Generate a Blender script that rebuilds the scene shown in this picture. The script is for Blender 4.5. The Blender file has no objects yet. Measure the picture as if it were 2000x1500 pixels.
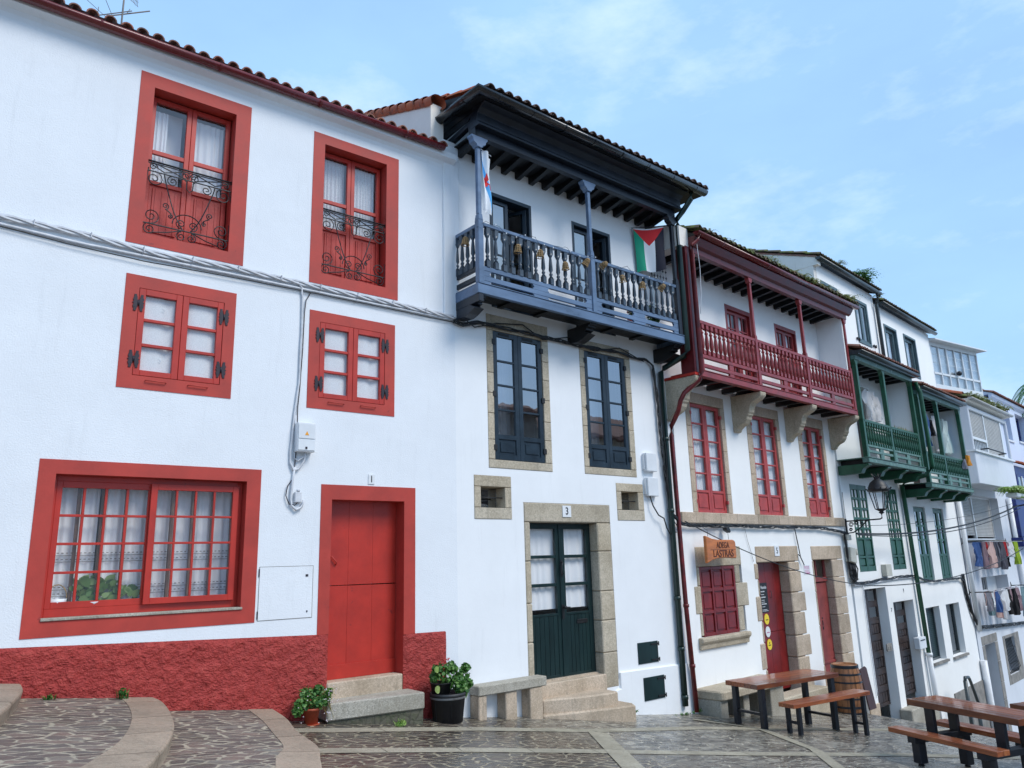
import bpy, bmesh, math, random
from mathutils import Vector, Matrix
from math import sin, cos, pi, radians, sqrt
random.seed(7)
sc = bpy.context.scene
col = sc.collection
K = 1.2          # metres per survey unit: all the lengths below are survey units of the street

# ---------------------------------------------------------------- frames of the facades
ANG = {1: 38.47, 2: 39.92, 3: 43.22, 4: 44.9, 5: 45.2, 6: 45.2, 7: 33.0}
ORG = {1: (-.768, 9.975), 2: (-.768, 9.975), 3: (2.786, 12.949), 4: (7.396, 17.281),
       5: (10.101, 19.977), 6: (13.41, 23.308), 7: (13.45, 23.40)}
def TN(k):
    a = radians(ANG[k]); return (cos(a), sin(a)), (sin(a), -cos(a))
def world(k, u, d, z):
    t, n = TN(k)
    return Vector(((ORG[k][0] + t[0]*u + n[0]*d)*K, (ORG[k][1] + t[1]*u + n[1]*d)*K, z*K))
def gz(u, d):    # height of the sloping street in frame 2
    return -.17 - (.128*u if u > 0 else .122*u) - .03*d - .1*max(0, u-9.5)

# ---------------------------------------------------------------- materials
MATS = {}
def nt(name):
    m = bpy.data.materials.new(name); m.use_nodes = True
    t = m.node_tree; t.nodes.clear()
    out = t.nodes.new('ShaderNodeOutputMaterial'); b = t.nodes.new('ShaderNodeBsdfPrincipled')
    t.links.new(b.outputs[0], out.inputs[0]); MATS[name] = m
    return m, t, b, out
def N(t, kind, **kw):
    n = t.nodes.new('ShaderNode'+kind)
    for k, v in kw.items():
        if k[0] == '_': n.inputs[int(k[1:])].default_value = v
        else: setattr(n, k, v)
    return n
def L(t, a, b): t.links.new(a, b)
def coords(t, scale=(1, 1, 1), rot=(0, 0, 0), kind='Object'):
    tc = N(t, 'TexCoord'); mp = N(t, 'Mapping'); mp.inputs['Scale'].default_value = scale
    mp.inputs['Rotation'].default_value = rot; L(t, tc.outputs[kind], mp.inputs[0]); return mp.outputs[0]
def noise(t, vec, scale, detail=4, rough=.5):
    n = N(t, 'TexNoise'); n.inputs['Scale'].default_value = scale; n.inputs['Detail'].default_value = detail
    n.inputs['Roughness'].default_value = rough; L(t, vec, n.inputs['Vector']); return n.outputs[0]
def ramp(t, fac, stops):
    r = N(t, 'ValToRGB'); e = r.color_ramp.elements
    while len(e) < len(stops): e.new(.5)
    for i, (p, c) in enumerate(stops):
        e[i].position = p; e[i].color = (c, c, c, 1) if isinstance(c, (int, float)) else (*c, 1)
    L(t, fac, r.inputs[0]); return r.outputs[0]
def mix(t, fac, a, b, mode='MIX'):
    m = N(t, 'Mix', data_type='RGBA', blend_type=mode)
    for s, v in ((0, fac), (6, a), (7, b)):
        if isinstance(v, bpy.types.NodeSocket): L(t, v, m.inputs[s])
        elif isinstance(v, (int, float)) and s == 0: m.inputs[0].default_value = v
        else: m.inputs[s].default_value = (v, v, v, 1) if isinstance(v, (int, float)) else (*v, 1)
    return m.outputs[2]
def math_(t, op, a, b=0.0, c=None):
    m = N(t, 'Math', operation=op)
    for i, v in enumerate((a, b, c)):
        if v is None: continue
        if isinstance(v, bpy.types.NodeSocket): L(t, v, m.inputs[i])
        else: m.inputs[i].default_value = v
    return m.outputs[0]
def bump(t, b, h, strength, dist=.01):
    n = N(t, 'Bump'); n.inputs['Strength'].default_value = strength; n.inputs['Distance'].default_value = dist
    L(t, h, n.inputs['Height']); L(t, n.outputs[0], b.inputs['Normal'])
def plain(name, c, rough=.5, var=.12, vs=6, bmp=0, bs=80, bd=.003, metal=0, stretch=(1, 1, 1), coat=0, wear=None, spec=.5):
    m, t, b, o = nt(name)
    v = coords(t, stretch)
    n = noise(t, v, vs, 5, .6)
    c1 = tuple(x*(1-var*1.6) for x in c); c2 = tuple(min(1, x*(1+var)) for x in c)
    cc = ramp(t, n, [(.3, c1), (.7, c2)])
    if wear:
        w = ramp(t, noise(t, v, wear[1], 6, .7), [(wear[2], 0.0), (wear[2]+.05, 1.0)])
        cc = mix(t, w, cc, wear[0])
    L(t, cc, b.inputs['Base Color'])
    r = math_(t, 'MULTIPLY_ADD', n, .18, rough-.09); L(t, r, b.inputs['Roughness'])
    b.inputs['Metallic'].default_value = metal; b.inputs['Coat Weight'].default_value = coat
    b.inputs['Coat Roughness'].default_value = .12
    b.inputs['Specular IOR Level'].default_value = spec
    if bmp: bump(t, b, noise(t, v, bs, 3), bmp, bd)
    return m
def plaster(name, c, bmp=.35, bs=45, stain=.06, bd=.006, low=None):
    m, t, b, o = nt(name)
    v = coords(t); n1 = noise(t, v, .9, 6, .65); vz = coords(t, (3.5, 3.5, .35)); n2 = noise(t, vz, 2, 6, .7)
    base = mix(t, ramp(t, n1, [(.35, 0.0), (.75, 1.0)]), c, tuple(x*(1-stain) for x in c))
    base = mix(t, ramp(t, n2, [(.56, 0.0), (.80, .5)]), base, tuple(x*(1-stain*3) for x in c))
    spots = ramp(t, noise(t, v, 9, 6, .75), [(.70, 0.0), (.745, 1.0)])
    spm = math_(t, 'MULTIPLY', spots, ramp(t, noise(t, v, .7, 2), [(.5, 0.0), (.62, .55)]))
    base = mix(t, spm, base, tuple(x*.62 for x in c))
    L(t, base, b.inputs['Base Color']); b.inputs['Roughness'].default_value = .85
    b.inputs['Specular IOR Level'].default_value = .25
    h = math_(t, 'ADD', noise(t, v, bs, 4, .6), math_(t, 'MULTIPLY', noise(t, v, 5, 3), .8))
    bump(t, b, h, bmp, bd); return m
def granite(name, c, sp=.35):
    m, t, b, o = nt(name)
    v = coords(t); n = noise(t, v, 95, 3, .8); n2 = noise(t, v, 1.7, 6, .65); n3 = noise(t, v, 300, 2)
    base = ramp(t, n, [(.33, tuple(x*(1-sp*1.6) for x in c)), (.5, c), (.66, tuple(min(1, x*(1+sp)) for x in c))])
    base = mix(t, ramp(t, n2, [(.38, 0.0), (.66, .8)]), base, (c[0]*.60, c[1]*.575, c[2]*.52)); base = mix(t, ramp(t, noise(t, coords(t, (4, 4, .8)), 2.2, 6, .7), [(.56, 0.0), (.70, .5)]), base, (.14, .13, .105))
    n4 = noise(t, v, 38, 5, .85); base = mix(t, ramp(t, n4, [(.36, .55), (.50, 0.0)]), base, tuple(x*.45 for x in c)); base = mix(t, ramp(t, n4, [(.52, 0.0), (.66, .5)]), base, tuple(min(.8, x*1.45) for x in c))
    g = N(t, 'NewGeometry'); base = mix(t, .5, base, ramp(t, g.outputs['Random Per Island'], [(0, (.66, .62, .56)), (.4, (.95, .93, .9)), (1, (1.0, .93, .82))]), 'MULTIPLY')
    L(t, base, b.inputs['Base Color']); b.inputs['Roughness'].default_value = .8
    bump(t, b, math_(t, 'ADD', n, math_(t, 'MULTIPLY', noise(t, v, 14, 4), 1.5)), .5, .006); return m
def glass(name, tint=(.85, .9, .95), r0=.08):
    m, t, b, o = nt(name); t.nodes.remove(b)
    tr = N(t, 'BsdfTransparent'); tr.inputs[0].default_value = (*tint, 1)
    gl = N(t, 'BsdfGlossy'); gl.inputs['Roughness'].default_value = .015
    n = noise(t, coords(t), 2.2, 2); bp = N(t, 'Bump'); bp.inputs['Strength'].default_value = .08; bp.inputs['Distance'].default_value = .02
    L(t, n, bp.inputs['Height']); L(t, bp.outputs[0], gl.inputs['Normal'])
    g = N(t, 'NewGeometry'); dt = N(t, 'VectorMath', operation='DOT_PRODUCT'); L(t, g.outputs['Incoming'], dt.inputs[0]); L(t, g.outputs['Normal'], dt.inputs[1])
    f = math_(t, 'MULTIPLY_ADD', math_(t, 'POWER', math_(t, 'SUBTRACT', 1.0, math_(t, 'ABSOLUTE', dt.outputs['Value'])), 4.0), 1-r0, r0)
    mx = N(t, 'MixShader'); L(t, f, mx.inputs[0])
    L(t, tr.outputs[0], mx.inputs[1]); L(t, gl.outputs[0], mx.inputs[2]); L(t, mx.outputs[0], o.inputs[0]); return m
def cloth(name, c, var=.08, trans=.35, lace=0):
    m, t, b, o = nt(name)
    v = coords(t); n = noise(t, v, 3, 4)
    cc = mix(t, n, tuple(x*(1-var) for x in c), c)
    if lace:
        vo = N(t, 'TexVoronoi'); vo.inputs['Scale'].default_value = lace; L(t, v, vo.inputs['Vector'])
        cc = mix(t, ramp(t, vo.outputs[0], [(.3, 0.0), (.5, .45)]), cc, tuple(x*.6 for x in c))
    L(t, cc, b.inputs['Base Color']); b.inputs['Roughness'].default_value = .9
    tl = N(t, 'BsdfTranslucent'); L(t, cc, tl.inputs[0]); mx = N(t, 'MixShader'); mx.inputs[0].default_value = trans
    L(t, b.outputs[0], mx.inputs[1]); L(t, tl.outputs[0], mx.inputs[2]); L(t, mx.outputs[0], o.inputs[0]); return m
def leafmat(name, c1, c2, c3):
    m, t, b, o = nt(name)
    g = N(t, 'NewGeometry'); cc = ramp(t, g.outputs['Random Per Island'], [(0, c1), (.5, c2), (1, c3)])
    L(t, cc, b.inputs['Base Color']); b.inputs['Roughness'].default_value = .5
    tl = N(t, 'BsdfTranslucent'); L(t, cc, tl.inputs[0]); mx = N(t, 'MixShader'); mx.inputs[0].default_value = .3
    L(t, b.outputs[0], mx.inputs[1]); L(t, tl.outputs[0], mx.inputs[2]); L(t, mx.outputs[0], o.inputs[0]); return m
def tilemat(name, a, b_, c, moss=.0):
    m, t, b, o = nt(name)
    g = N(t, 'NewGeometry'); v = coords(t)
    cc = ramp(t, g.outputs['Random Per Island'], [(0, a), (.5, b_), (1, c)])
    cc = mix(t, ramp(t, noise(t, v, 9, 6, .75), [(.48, 0.0), (.66, .8)]), cc, (.07, .06, .05))
    if moss: cc = mix(t, ramp(t, noise(t, v, 4, 6, .7), [(.62-moss*.3, 0.0), (.68-moss*.3, 1.0)]), cc, (.14, .17, .045))
    L(t, cc, b.inputs['Base Color']); b.inputs['Roughness'].default_value = .85
    bump(t, b, noise(t, v, 60, 4), .5, .006); return m

plaster('render_white', (.80, .82, .845), .55, 55, .07, .008)
plaster('smooth_white', (.84, .85, .86), .22, 30, .07, .006)
plaster('warm_white', (.90, .90, .885), .22, 30, .06, .006)
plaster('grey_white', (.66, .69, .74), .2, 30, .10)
plaster('cream_white', (.86, .82, .76), .3, 30, .14)
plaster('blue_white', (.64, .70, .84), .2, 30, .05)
plain('red_paint', (.455, .027, .014), .42, .12, 3, .15, 40, wear=((.24, .02, .018), 7, .66))
plain('surround_red', (.44, .043, .029), .62, .13, 2.2, .25, 50, wear=((.29, .03, .025), 5, .64))
plain('gutter_red', (.14, .010, .012), .28, .15, 4, coat=.3)
plain('wine_eaves', (.12, .010, .012), .34, .2, 5, .1, 40)
plain('wine_wood', (.27, .030, .030), .38, .2, 5, .12, 40, wear=((.30, .11, .09), 26, .70))
plain('wine_door', (.19, .010, .010), .42, .25, 2.5, .12, 40)
plain('faded_wine', (.27, .05, .045), .6, .28, 2.2, .2, 40, wear=((.11, .012, .012), 2.2, .60))
plain('shutter_red', (.43, .055, .05), .5, .15, 4, .1, 40)
plain('skylit_blue_wood', (.115, .175, .275), .30, .22, 4, .2, 30, stretch=(.3, 1, 1))  # blue balcony wood lightened; the front's sky reflection is put into the colour
plain('shaded_blue_wood', (.007, .012, .022), .38, .3, 4, .15, 30)  # same wood with the shade of eaves and side put into its colour
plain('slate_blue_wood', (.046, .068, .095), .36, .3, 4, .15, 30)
plain('shade_joint_black', (.004, .0045, .006), .5, .3, 4, .2, 30)  # near-black for undersides and interiors, their shade put into the colour; also dark joints
plain('window_navy', (.016, .030, .045), .33, .25, 4, .1, 40)
plain('bottle_green_door', (.008, .026, .027), .36, .3, 3, .15, 40, stretch=(1, 1, .2))
plain('green_wood', (.012, .085, .042), .42, .2, 4, .15, 40)
plain('pale_green_wood', (.10, .20, .165), .5, .25, 5, .2, 40, wear=((.30, .38, .36), 9, .60))
plain('pipe_green', (.008, .028, .023), .35, .25, 4)
plain('pipe_wine', (.15, .012, .012), .4, .35, 6, wear=((.35, .10, .07), 10, .66))
plain('teal_frame', (.08, .13, .145), .45, .15, 5)
plain('gutter_black', (.012, .014, .018), .22, .2, 4, coat=.4)
plain('gutter_grey', (.05, .065, .07), .35, .2, 4)
plain('iron', (.012, .012, .014), .5, .3, 20, .2, 120)
plain('hinge_iron', (.02, .012, .022), .5, .3, 20, .2, 120)
plain('black_metal', (.010, .013, .020), .4, .3, 6)
plain('black_rubber', (.008, .008, .009), .55, .3, 8)
plain('white_cable', (.62, .63, .66), .5, .12, 8)
plain('white_plastic', (.72, .74, .76), .4, .06, 3)
plain('beige_plastic', (.52, .50, .42), .5, .1, 5)
plain('white_paint', (.76, .77, .78), .4, .05, 3)
plain('black_paint', (.01, .01, .012), .5, .1, 3)
plain('brown_wood', (.16, .085, .05), .5, .25, 6)
plain('dark_brown_wood', (.045, .028, .024), .45, .3, 5, .2, 40)
plain('grey_stone', (.25, .235, .215), .8, .25, 3, .5, 60, .006)
plain('shutter_slat', (.50, .49, .47), .5, .08, 3)
plain('alu_white', (.74, .76, .77), .35, .05, 3)
plain('wicker', (.40, .26, .12), .7, .3, 30, .5, 150)
plain('terracotta', (.42, .075, .03), .6, .15, 8)
plain('grey_pot', (.022, .023, .026), .55, .25, 5, .1)
plain('pot_band', (.19, .19, .19), .5, .2, 8)
plain('oak', (.30, .125, .05), .5, .3, 4, .25, 40, stretch=(4, 4, .5), wear=((.12, .05, .025), 3, .6))
plain('slate_board', (.055, .022, .022), .6, .25, 4)
plain('sign_wood', (.52, .155, .030), .42, .22, 5, .3, 25, stretch=(.5, 1, 2.5), coat=.2)
plain('sign_carving', (.10, .022, .008), .6, .2, 9)
plain('yellow_sticker', (.85, .62, .02), .4, .04)
plain('pink_paint', (.55, .12, .30), .6, .1)
plain('orange_paint', (.85, .35, .02), .5, .05)
plain('navy_cloth', (.015, .04, .22), .85, .2, 9)
plain('blue_paint', (.012, .028, .17), .45, .25, 4)
plain('wet_stain', (.12, .12, .09), .8, .3)
plain('interior', (.06, .055, .05), .9, .2)
granite('granite_tan', (.54, .475, .375), .22)
granite('granite_grey', (.44, .42, .37), .42)
granite('granite_warm', (.57, .465, .365), .2)
glass('pane_clear', (.95, .97, .98), .14)
glass('pane_mirror', (.45, .5, .56), .45)
glass('pane_soft', (.98, .99, 1), .05)
glass('pane_gallery', (.92, .95, .97), .22)
cloth('curtain_white', (.92, .92, .93), .06, .12)
cloth('curtain_lace', (.92, .92, .93), .06, .12, 55)
cloth('curtain_lace_small', (.93, .93, .94), .06, .12, 110)
tilemat('tile_brown', (.27, .10, .07), (.20, .10, .075), (.33, .12, .075))
tilemat('tile_dark', (.10, .06, .05), (.07, .055, .05), (.13, .07, .055))
tilemat('tile_orange', (.48, .13, .05), (.40, .10, .045), (.55, .17, .07))
tilemat('tile_moss', (.13, .10, .07), (.09, .08, .06), (.17, .11, .07), .35)
leafmat('leaf_green', (.03, .11, .02), (.07, .20, .035), (.16, .30, .07))
leafmat('leaf_house', (.05, .12, .03), (.12, .22, .06), (.24, .34, .12))
leafmat('leaf_dark', (.015, .05, .012), (.03, .09, .02), (.07, .15, .04))
leafmat('leaf_moss', (.10, .15, .05), (.22, .25, .08), (.33, .33, .13))
leafmat('leaf_fern', (.14, .30, .05), (.30, .45, .10), (.40, .50, .16))
leafmat('leaf_dry', (.28, .26, .10), (.45, .33, .10), (.20, .28, .08))
leafmat('petal_white', (.8, .8, .78), (.85, .75, .78), (.8, .8, .8))
leafmat('petal_red', (.6, .03, .05), (.7, .1, .1), (.5, .02, .03))

# rough red plinth
m, t, b, o = nt('plinth_red')
v = coords(t); n = noise(t, v, 13, 5, .65); n2 = noise(t, coords(t, (1, 1, 1.6)), 28, 3)
cc = ramp(t, n, [(.3, (.32, .025, .019)), (.55, (.42, .040, .031)), (.75, (.50, .07, .052))])
wz = ramp(t, noise(t, v, 17, 5, .7), [(.72, 0.0), (.75, 1.0)]); cc = mix(t, math_(t, 'MULTIPLY', wz, ramp(t, noise(t, v, .8, 1), [(.52, 0.0), (.6, .8)])), cc, (.6, .5, .5))
L(t, cc, b.inputs['Base Color']); b.inputs['Roughness'].default_value = .55
bump(t, b, math_(t, 'ADD', math_(t, 'MULTIPLY', noise(t, v, 7, 3, .5), .8), math_(t, 'ADD', n, math_(t, 'MULTIPLY', n2, .35))), 1.0, .06)

# wet paving
def paving(name, tone=1.0, grout=(.50, .43, .30), wetlo=.07, wethi=.30):
    m, t, b, o = nt(name)
    tc = N(t, 'TexCoord'); sep = N(t, 'SeparateXYZ'); L(t, tc.outputs['Object'], sep.inputs[0])
    wn = N(t, 'TexNoise'); wn.inputs['Scale'].default_value = 2.6; L(t, tc.outputs['Object'], wn.inputs['Vector'])
    off = N(t, 'VectorMath', operation='MULTIPLY_ADD'); off.inputs[1].default_value = (.22, .22, 0); L(t, wn.outputs[1], off.inputs[0]); L(t, tc.outputs['Object'], off.inputs[2])
    def cells(sc_, rot, seed):
        mp = N(t, 'Mapping'); mp.inputs['Scale'].default_value = sc_; mp.inputs['Rotation'].default_value = (0, 0, rot); L(t, off.outputs[0], mp.inputs[0])
        e = N(t, 'TexVoronoi', feature='DISTANCE_TO_EDGE', voronoi_dimensions='2D'); e.inputs['Scale'].default_value = 1
        f = N(t, 'TexVoronoi', feature='F1', voronoi_dimensions='2D'); f.inputs['Scale'].default_value = 1
        L(t, mp.outputs[0], e.inputs['Vector']); L(t, mp.outputs[0], f.inputs['Vector'])
        return e.outputs['Distance'], f.outputs['Color']
    e1, c1 = cells((4.4, 9.0, 1), radians(-40), 0)
    e2, c2 = cells((3.6, 12, 1), radians(6), 0)
    right = ramp(t, math_(t, 'MULTIPLY_ADD', sep.outputs[0], .25, .3), [(.42, 0.0), (.62, 1.0)])
    rough_n = noise(t, tc.outputs['Object'], 40, 4, .7)
    jn = noise(t, tc.outputs['Object'], 9, 4, .7)
    e1n = math_(t, 'ADD', math_(t, 'MULTIPLY_ADD', rough_n, .14, math_(t, 'SUBTRACT', e1, .07)), math_(t, 'MULTIPLY_ADD', jn, .34, -.15)); e2n = math_(t, 'MULTIPLY_ADD', rough_n, .12, math_(t, 'SUBTRACT', e2, .06))
    s1 = ramp(t, e1n, [(.06, 0.0), (.12, 1.0)]); s2 = ramp(t, e2n, [(.03, 0.0), (.12, 1.0)])
    s = mix(t, right, s1, s2); cc = mix(t, right, c1, c2)
    sv = N(t, 'SeparateColor'); L(t, cc, sv.inputs[0])
    st = ramp(t, sv.outputs[0], [(0, (.030*tone, .026*tone, .022*tone)), (.35, (.062*tone, .046*tone, .038*tone)), (.6, (.048*tone, .043*tone, .038*tone)), (.85, (.100*tone, .070*tone, .055*tone)), (1, (.095*tone, .088*tone, .074*tone))])
    st = mix(t, 1.0, st, ramp(t, noise(t, coords(t, (3, 14, 1), (0, 0, radians(-40))), 3, 5, .75), [(.3, .45), (.7, 1.7)]), 'MULTIPLY')
    st = mix(t, right, st, ramp(t, sv.outputs[0], [(0, (.045, .040, .032)), (.45, (.14, .125, .10)), (.8, (.25, .225, .18)), (1, (.42, .385, .31))]))  # right-hand stones lightened, the wet reflection put into their colour
    st = mix(t, ramp(t, rough_n, [(.35, 0.0), (.7, .5)]), st, (.10*tone, .085*tone, .075*tone))
    gr = mix(t, noise(t, tc.outputs['Object'], 1.4, 5, .7), tuple(x*.45 for x in grout), grout)
    gr = mix(t, right, gr, mix(t, ramp(t, noise(t, tc.outputs['Object'], 7, 5, .7), [(.42, 0.0), (.58, 1.0)]), (.015, .014, .012), (.60, .54, .42)))
    base = mix(t, s, gr, st)
    moss = ramp(t, noise(t, tc.outputs['Object'], .9, 5, .7), [(.58, 0.0), (.75, .55)])
    base = mix(t, moss, base, (.07, .068, .03))
    L(t, base, b.inputs['Base Color'])
    wet = noise(t, tc.outputs['Object'], 1.1, 4, .6)
    L(t, math_(t, 'ADD', ramp(t, wet, [(.38, wetlo), (.62, wethi)]), math_(t, 'MULTIPLY', rough_n, .12)), b.inputs['Roughness'])
    L(t, ramp(t, math_(t, 'ADD', right, math_(t, 'MULTIPLY_ADD', wet, .8, -.4)), [(.0, .30), (.8, .95)]), b.inputs['Specular IOR Level'])
    h = math_(t, 'ADD', s, math_(t, 'ADD', math_(t, 'MULTIPLY', rough_n, .5), math_(t, 'MULTIPLY', sv.outputs[1], .5)))
    bump(t, b, h, .55, .018)
paving('paving_wet'); paving('paving_terrace', 1.9, (.55, .48, .36), .36, .6)
for KN, k1, k2, k3 in (('kerb_stone', (.34, .27, .195), (.55, .44, .325), (.26, .195, .14)), ('stripe_stone', (.33, .295, .215), (.54, .49, .375), (.26, .225, .16))):
  m, t, b, o = nt(KN)
  v = coords(t); n = noise(t, v, 90, 3, .8); n2 = noise(t, v, 1.8, 6, .7); n3 = noise(t, v, 26, 5, .8)
  cc = ramp(t, n, [(.35, k1), (.65, k2)]); cc = mix(t, ramp(t, n2, [(.4, 0.0), (.7, .8)]), cc, k3); cc = mix(t, ramp(t, n3, [(.38, .5), (.5, 0.0)]), cc, tuple(x*.45 for x in k1))
  g = N(t, 'NewGeometry'); cc = mix(t, .45, cc, ramp(t, g.outputs['Random Per Island'], [(0, .6), (1, 1.0)]), 'MULTIPLY')
  L(t, cc, b.inputs['Base Color']); L(t, ramp(t, n2, [(.3, .30), (.7, .75)]), b.inputs['Roughness'])
  bump(t, b, math_(t, 'ADD', n, math_(t, 'MULTIPLY', noise(t, v, 9, 4), 2)), .55, .01)
# varnished planks (long axis x)
m, t, b, o = nt('varnished_wood')
v = coords(t, (1.2, 9, 9)); n = noise(t, v, 2.2, 6, .65); v2 = coords(t, (1, 1, 1)); n2 = noise(t, v2, 1.6, 3)
cc = ramp(t, n, [(.3, (.10, .022, .008)), (.5, (.25, .065, .018)), (.7, (.36, .12, .035))]); cc = mix(t, ramp(t, n2, [(.4, 0.0), (.7, .5)]), cc, (.13, .03, .012))
g = N(t, 'NewGeometry'); cc = mix(t, .6, cc, ramp(t, g.outputs['Random Per Island'], [(0, (.35, .28, .25)), (.5, (.9, .85, .8)), (1, (1.6, 1.5, 1.3))]), 'MULTIPLY')
kn = N(t, 'TexVoronoi'); kn.inputs['Scale'].default_value = 3.3; L(t, v2, kn.inputs['Vector']); cc = mix(t, ramp(t, kn.outputs[0], [(.03, .9), (.07, 0.0)]), cc, (.03, .008, .004))
L(t, cc, b.inputs['Base Color']); b.inputs['Roughness'].default_value = .42; b.inputs['Coat Weight'].default_value = .7; L(t, ramp(t, n2, [(.35, .06), (.65, .25)]), b.inputs['Coat Roughness'])
bump(t, b, n, .15, .004)
# flags, coloured by their own cloth coordinates
m, t, b, o = nt('flag_triangle')
uv = N(t, 'TexCoord'); s = N(t, 'SeparateXYZ'); L(t, uv.outputs['UV'], s.inputs[0]); U, V_ = s.outputs[0], s.outputs[1]
c = mix(t, math_(t, 'GREATER_THAN', U, .335), (.015, .34, .20), (.85, .86, .88)); c = mix(t, math_(t, 'GREATER_THAN', U, .665), c, (.02, .02, .035))
tri = math_(t, 'LESS_THAN', math_(t, 'ADD', math_(t, 'MULTIPLY', math_(t, 'ABSOLUTE', math_(t, 'SUBTRACT', U, .5)), .74), math_(t, 'SUBTRACT', .97, V_)), .37)
c = mix(t, tri, c, (.72, .03, .035)); c = mix(t, math_(t, 'GREATER_THAN', V_, .972), c, (.75, .75, .77))
L(t, c, b.inputs['Base Color']); b.inputs['Roughness'].default_value = .85
m, t, b, o = nt('flag_band')
uv = N(t, 'TexCoord'); s = N(t, 'SeparateXYZ'); L(t, uv.outputs['UV'], s.inputs[0]); U, V_ = s.outputs[0], s.outputs[1]
dg = math_(t, 'ABSOLUTE', math_(t, 'SUBTRACT', math_(t, 'ADD', math_(t, 'MULTIPLY', U, .85), V_), .93))
c = mix(t, math_(t, 'LESS_THAN', dg, .13), (.84, .86, .88), (.10, .42, .80))
L(t, c, b.inputs['Base Color']); b.inputs['Roughness'].default_value = .85
m, t, b, o = nt('star_red'); b.inputs['Base Color'].default_value = (.7, .03, .03, 1)

# ---------------------------------------------------------------- mesh building
class MB:
    def __init__(s): s.v = []; s.f = []; s.sm = []; s.uv = None
    def face(s, pts, smooth=False):
        i = len(s.v); s.v += [tuple(p) for p in pts]; s.f.append(tuple(range(i, i+len(pts)))); s.sm.append(smooth)
    def box(s, u0, u1, d0, d1, z0, z1):
        i = len(s.v); s.v += [(a, b, c) for a in (u0, u1) for b in (d0, d1) for c in (z0, z1)]
        for q in ((0, 1, 3, 2), (4, 6, 7, 5), (0, 4, 5, 1), (2, 3, 7, 6), (0, 2, 6, 4), (1, 5, 7, 3)):
            s.f.append(tuple(i+k for k in q)); s.sm.append(False)
        return s
    def prism(s, poly, a0, a1, ax='d'):   # poly in the two other axes (u,z), (d,z) or (u,d)
        n = len(poly); i = len(s.v)
        for a in (a0, a1):
            for p in poly:
                s.v.append({'d': (p[0], a, p[1]), 'u': (a, p[0], p[1]), 'z': (p[0], p[1], a)}[ax])
        s.f.append(tuple(range(i, i+n))); s.f.append(tuple(range(i+2*n-1, i+n-1, -1))); s.sm += [False, False]
        for k in range(n):
            s.f.append((i+k, i+(k+1) % n, i+n+(k+1) % n, i+n+k)); s.sm.append(False)
        return s
    def tube(s, pts, r, n=8, cap=True):
        pts = [Vector(p) for p in pts]; i0 = len(s.v); m = len(pts)
        for k, p in enumerate(pts):
            tg = (pts[min(k+1, m-1)]-pts[max(k-1, 0)]); tg = tg.normalized() if tg.length > 1e-9 else Vector((0, 0, 1))
            up = Vector((0, 0, 1)) if abs(tg.z) < .95 else Vector((0, 1, 0))
            a = tg.cross(up).normalized(); b = a.cross(tg)
            rr = r[k] if isinstance(r, (list, tuple)) else r
            for j in range(n):
                w = 2*pi*j/n; s.v.append(tuple(p+(a*cos(w)+b*sin(w))*rr))
        for k in range(m-1):
            for j in range(n):
                s.f.append((i0+k*n+j, i0+k*n+(j+1) % n, i0+(k+1)*n+(j+1) % n, i0+(k+1)*n+j)); s.sm.append(n > 5)
        if cap:
            s.f.append(tuple(i0+j for j in range(n-1, -1, -1))); s.f.append(tuple(i0+(m-1)*n+j for j in range(n))); s.sm += [False]*2
        return s
    def lathe(s, prof, u, d, n=12, cap=True, smooth=True, ph=0):   # prof: (radius, z)
        i0 = len(s.v); m = len(prof)
        for r, z in prof:
            for j in range(n):
                w = 2*pi*j/n+ph; s.v.append((u+r*cos(w), d+r*sin(w), z))
        for k in range(m-1):
            for j in range(n):
                s.f.append((i0+k*n+j, i0+k*n+(j+1) % n, i0+(k+1)*n+(j+1) % n, i0+(k+1)*n+j)); s.sm.append(smooth)
        if cap:
            s.f.append(tuple(i0+j for j in range(n-1, -1, -1))); s.f.append(tuple(i0+(m-1)*n+j for j in range(n))); s.sm += [False]*2
        return s
    def grid(s, fn, nu, nv, smooth=True, uv=False):
        i0 = len(s.v)
        for a in range(nu+1):
            for b in range(nv+1): s.v.append(tuple(fn(a/nu, b/nv)))
        for a in range(nu):
            for b in range(nv):
                s.f.append((i0+a*(nv+1)+b, i0+(a+1)*(nv+1)+b, i0+(a+1)*(nv+1)+b+1, i0+a*(nv+1)+b+1)); s.sm.append(smooth)
        if uv: s.uv = (nu, nv)
        return s
    def add(s, other, du=0, dd=0, dz=0, rot=0, scale=1):
        i0 = len(s.v); c, n = cos(rot), sin(rot)
        s.v += [((x*c-y*n)*scale+du, (x*n+y*c)*scale+dd, z*scale+dz) for x, y, z in other.v]
        s.f += [tuple(i0+k for k in q) for q in other.f]; s.sm += other.sm; return s
    def mesh(s, name, mat, bevel=0):
        me = bpy.data.meshes.new(name)
        me.from_pydata([(x*K, -y*K, z*K) for x, y, z in s.v], [], s.f)
        me.polygons.foreach_set('use_smooth', s.sm)
        if s.uv:
            nu, nv = s.uv; ul = me.uv_layers.new(name='UVMap')
            for lp in me.loops:
                a, b = divmod(lp.vertex_index, nv+1); ul.data[lp.index].uv = (a/nu, b/nv)
        bm = bmesh.new(); bm.from_mesh(me)
        bmesh.ops.recalc_face_normals(bm, faces=bm.faces)
        if bevel:
            es = [e for e in bm.edges if len(e.link_faces) == 2 and e.calc_face_angle(0) > .6]
            bmesh.ops.bevel(bm, geom=es, offset=bevel*K, segments=1, affect='EDGES', profile=.5)
        bm.to_mesh(me); bm.free()
        me.materials.append(MATS[mat]); return me
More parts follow.
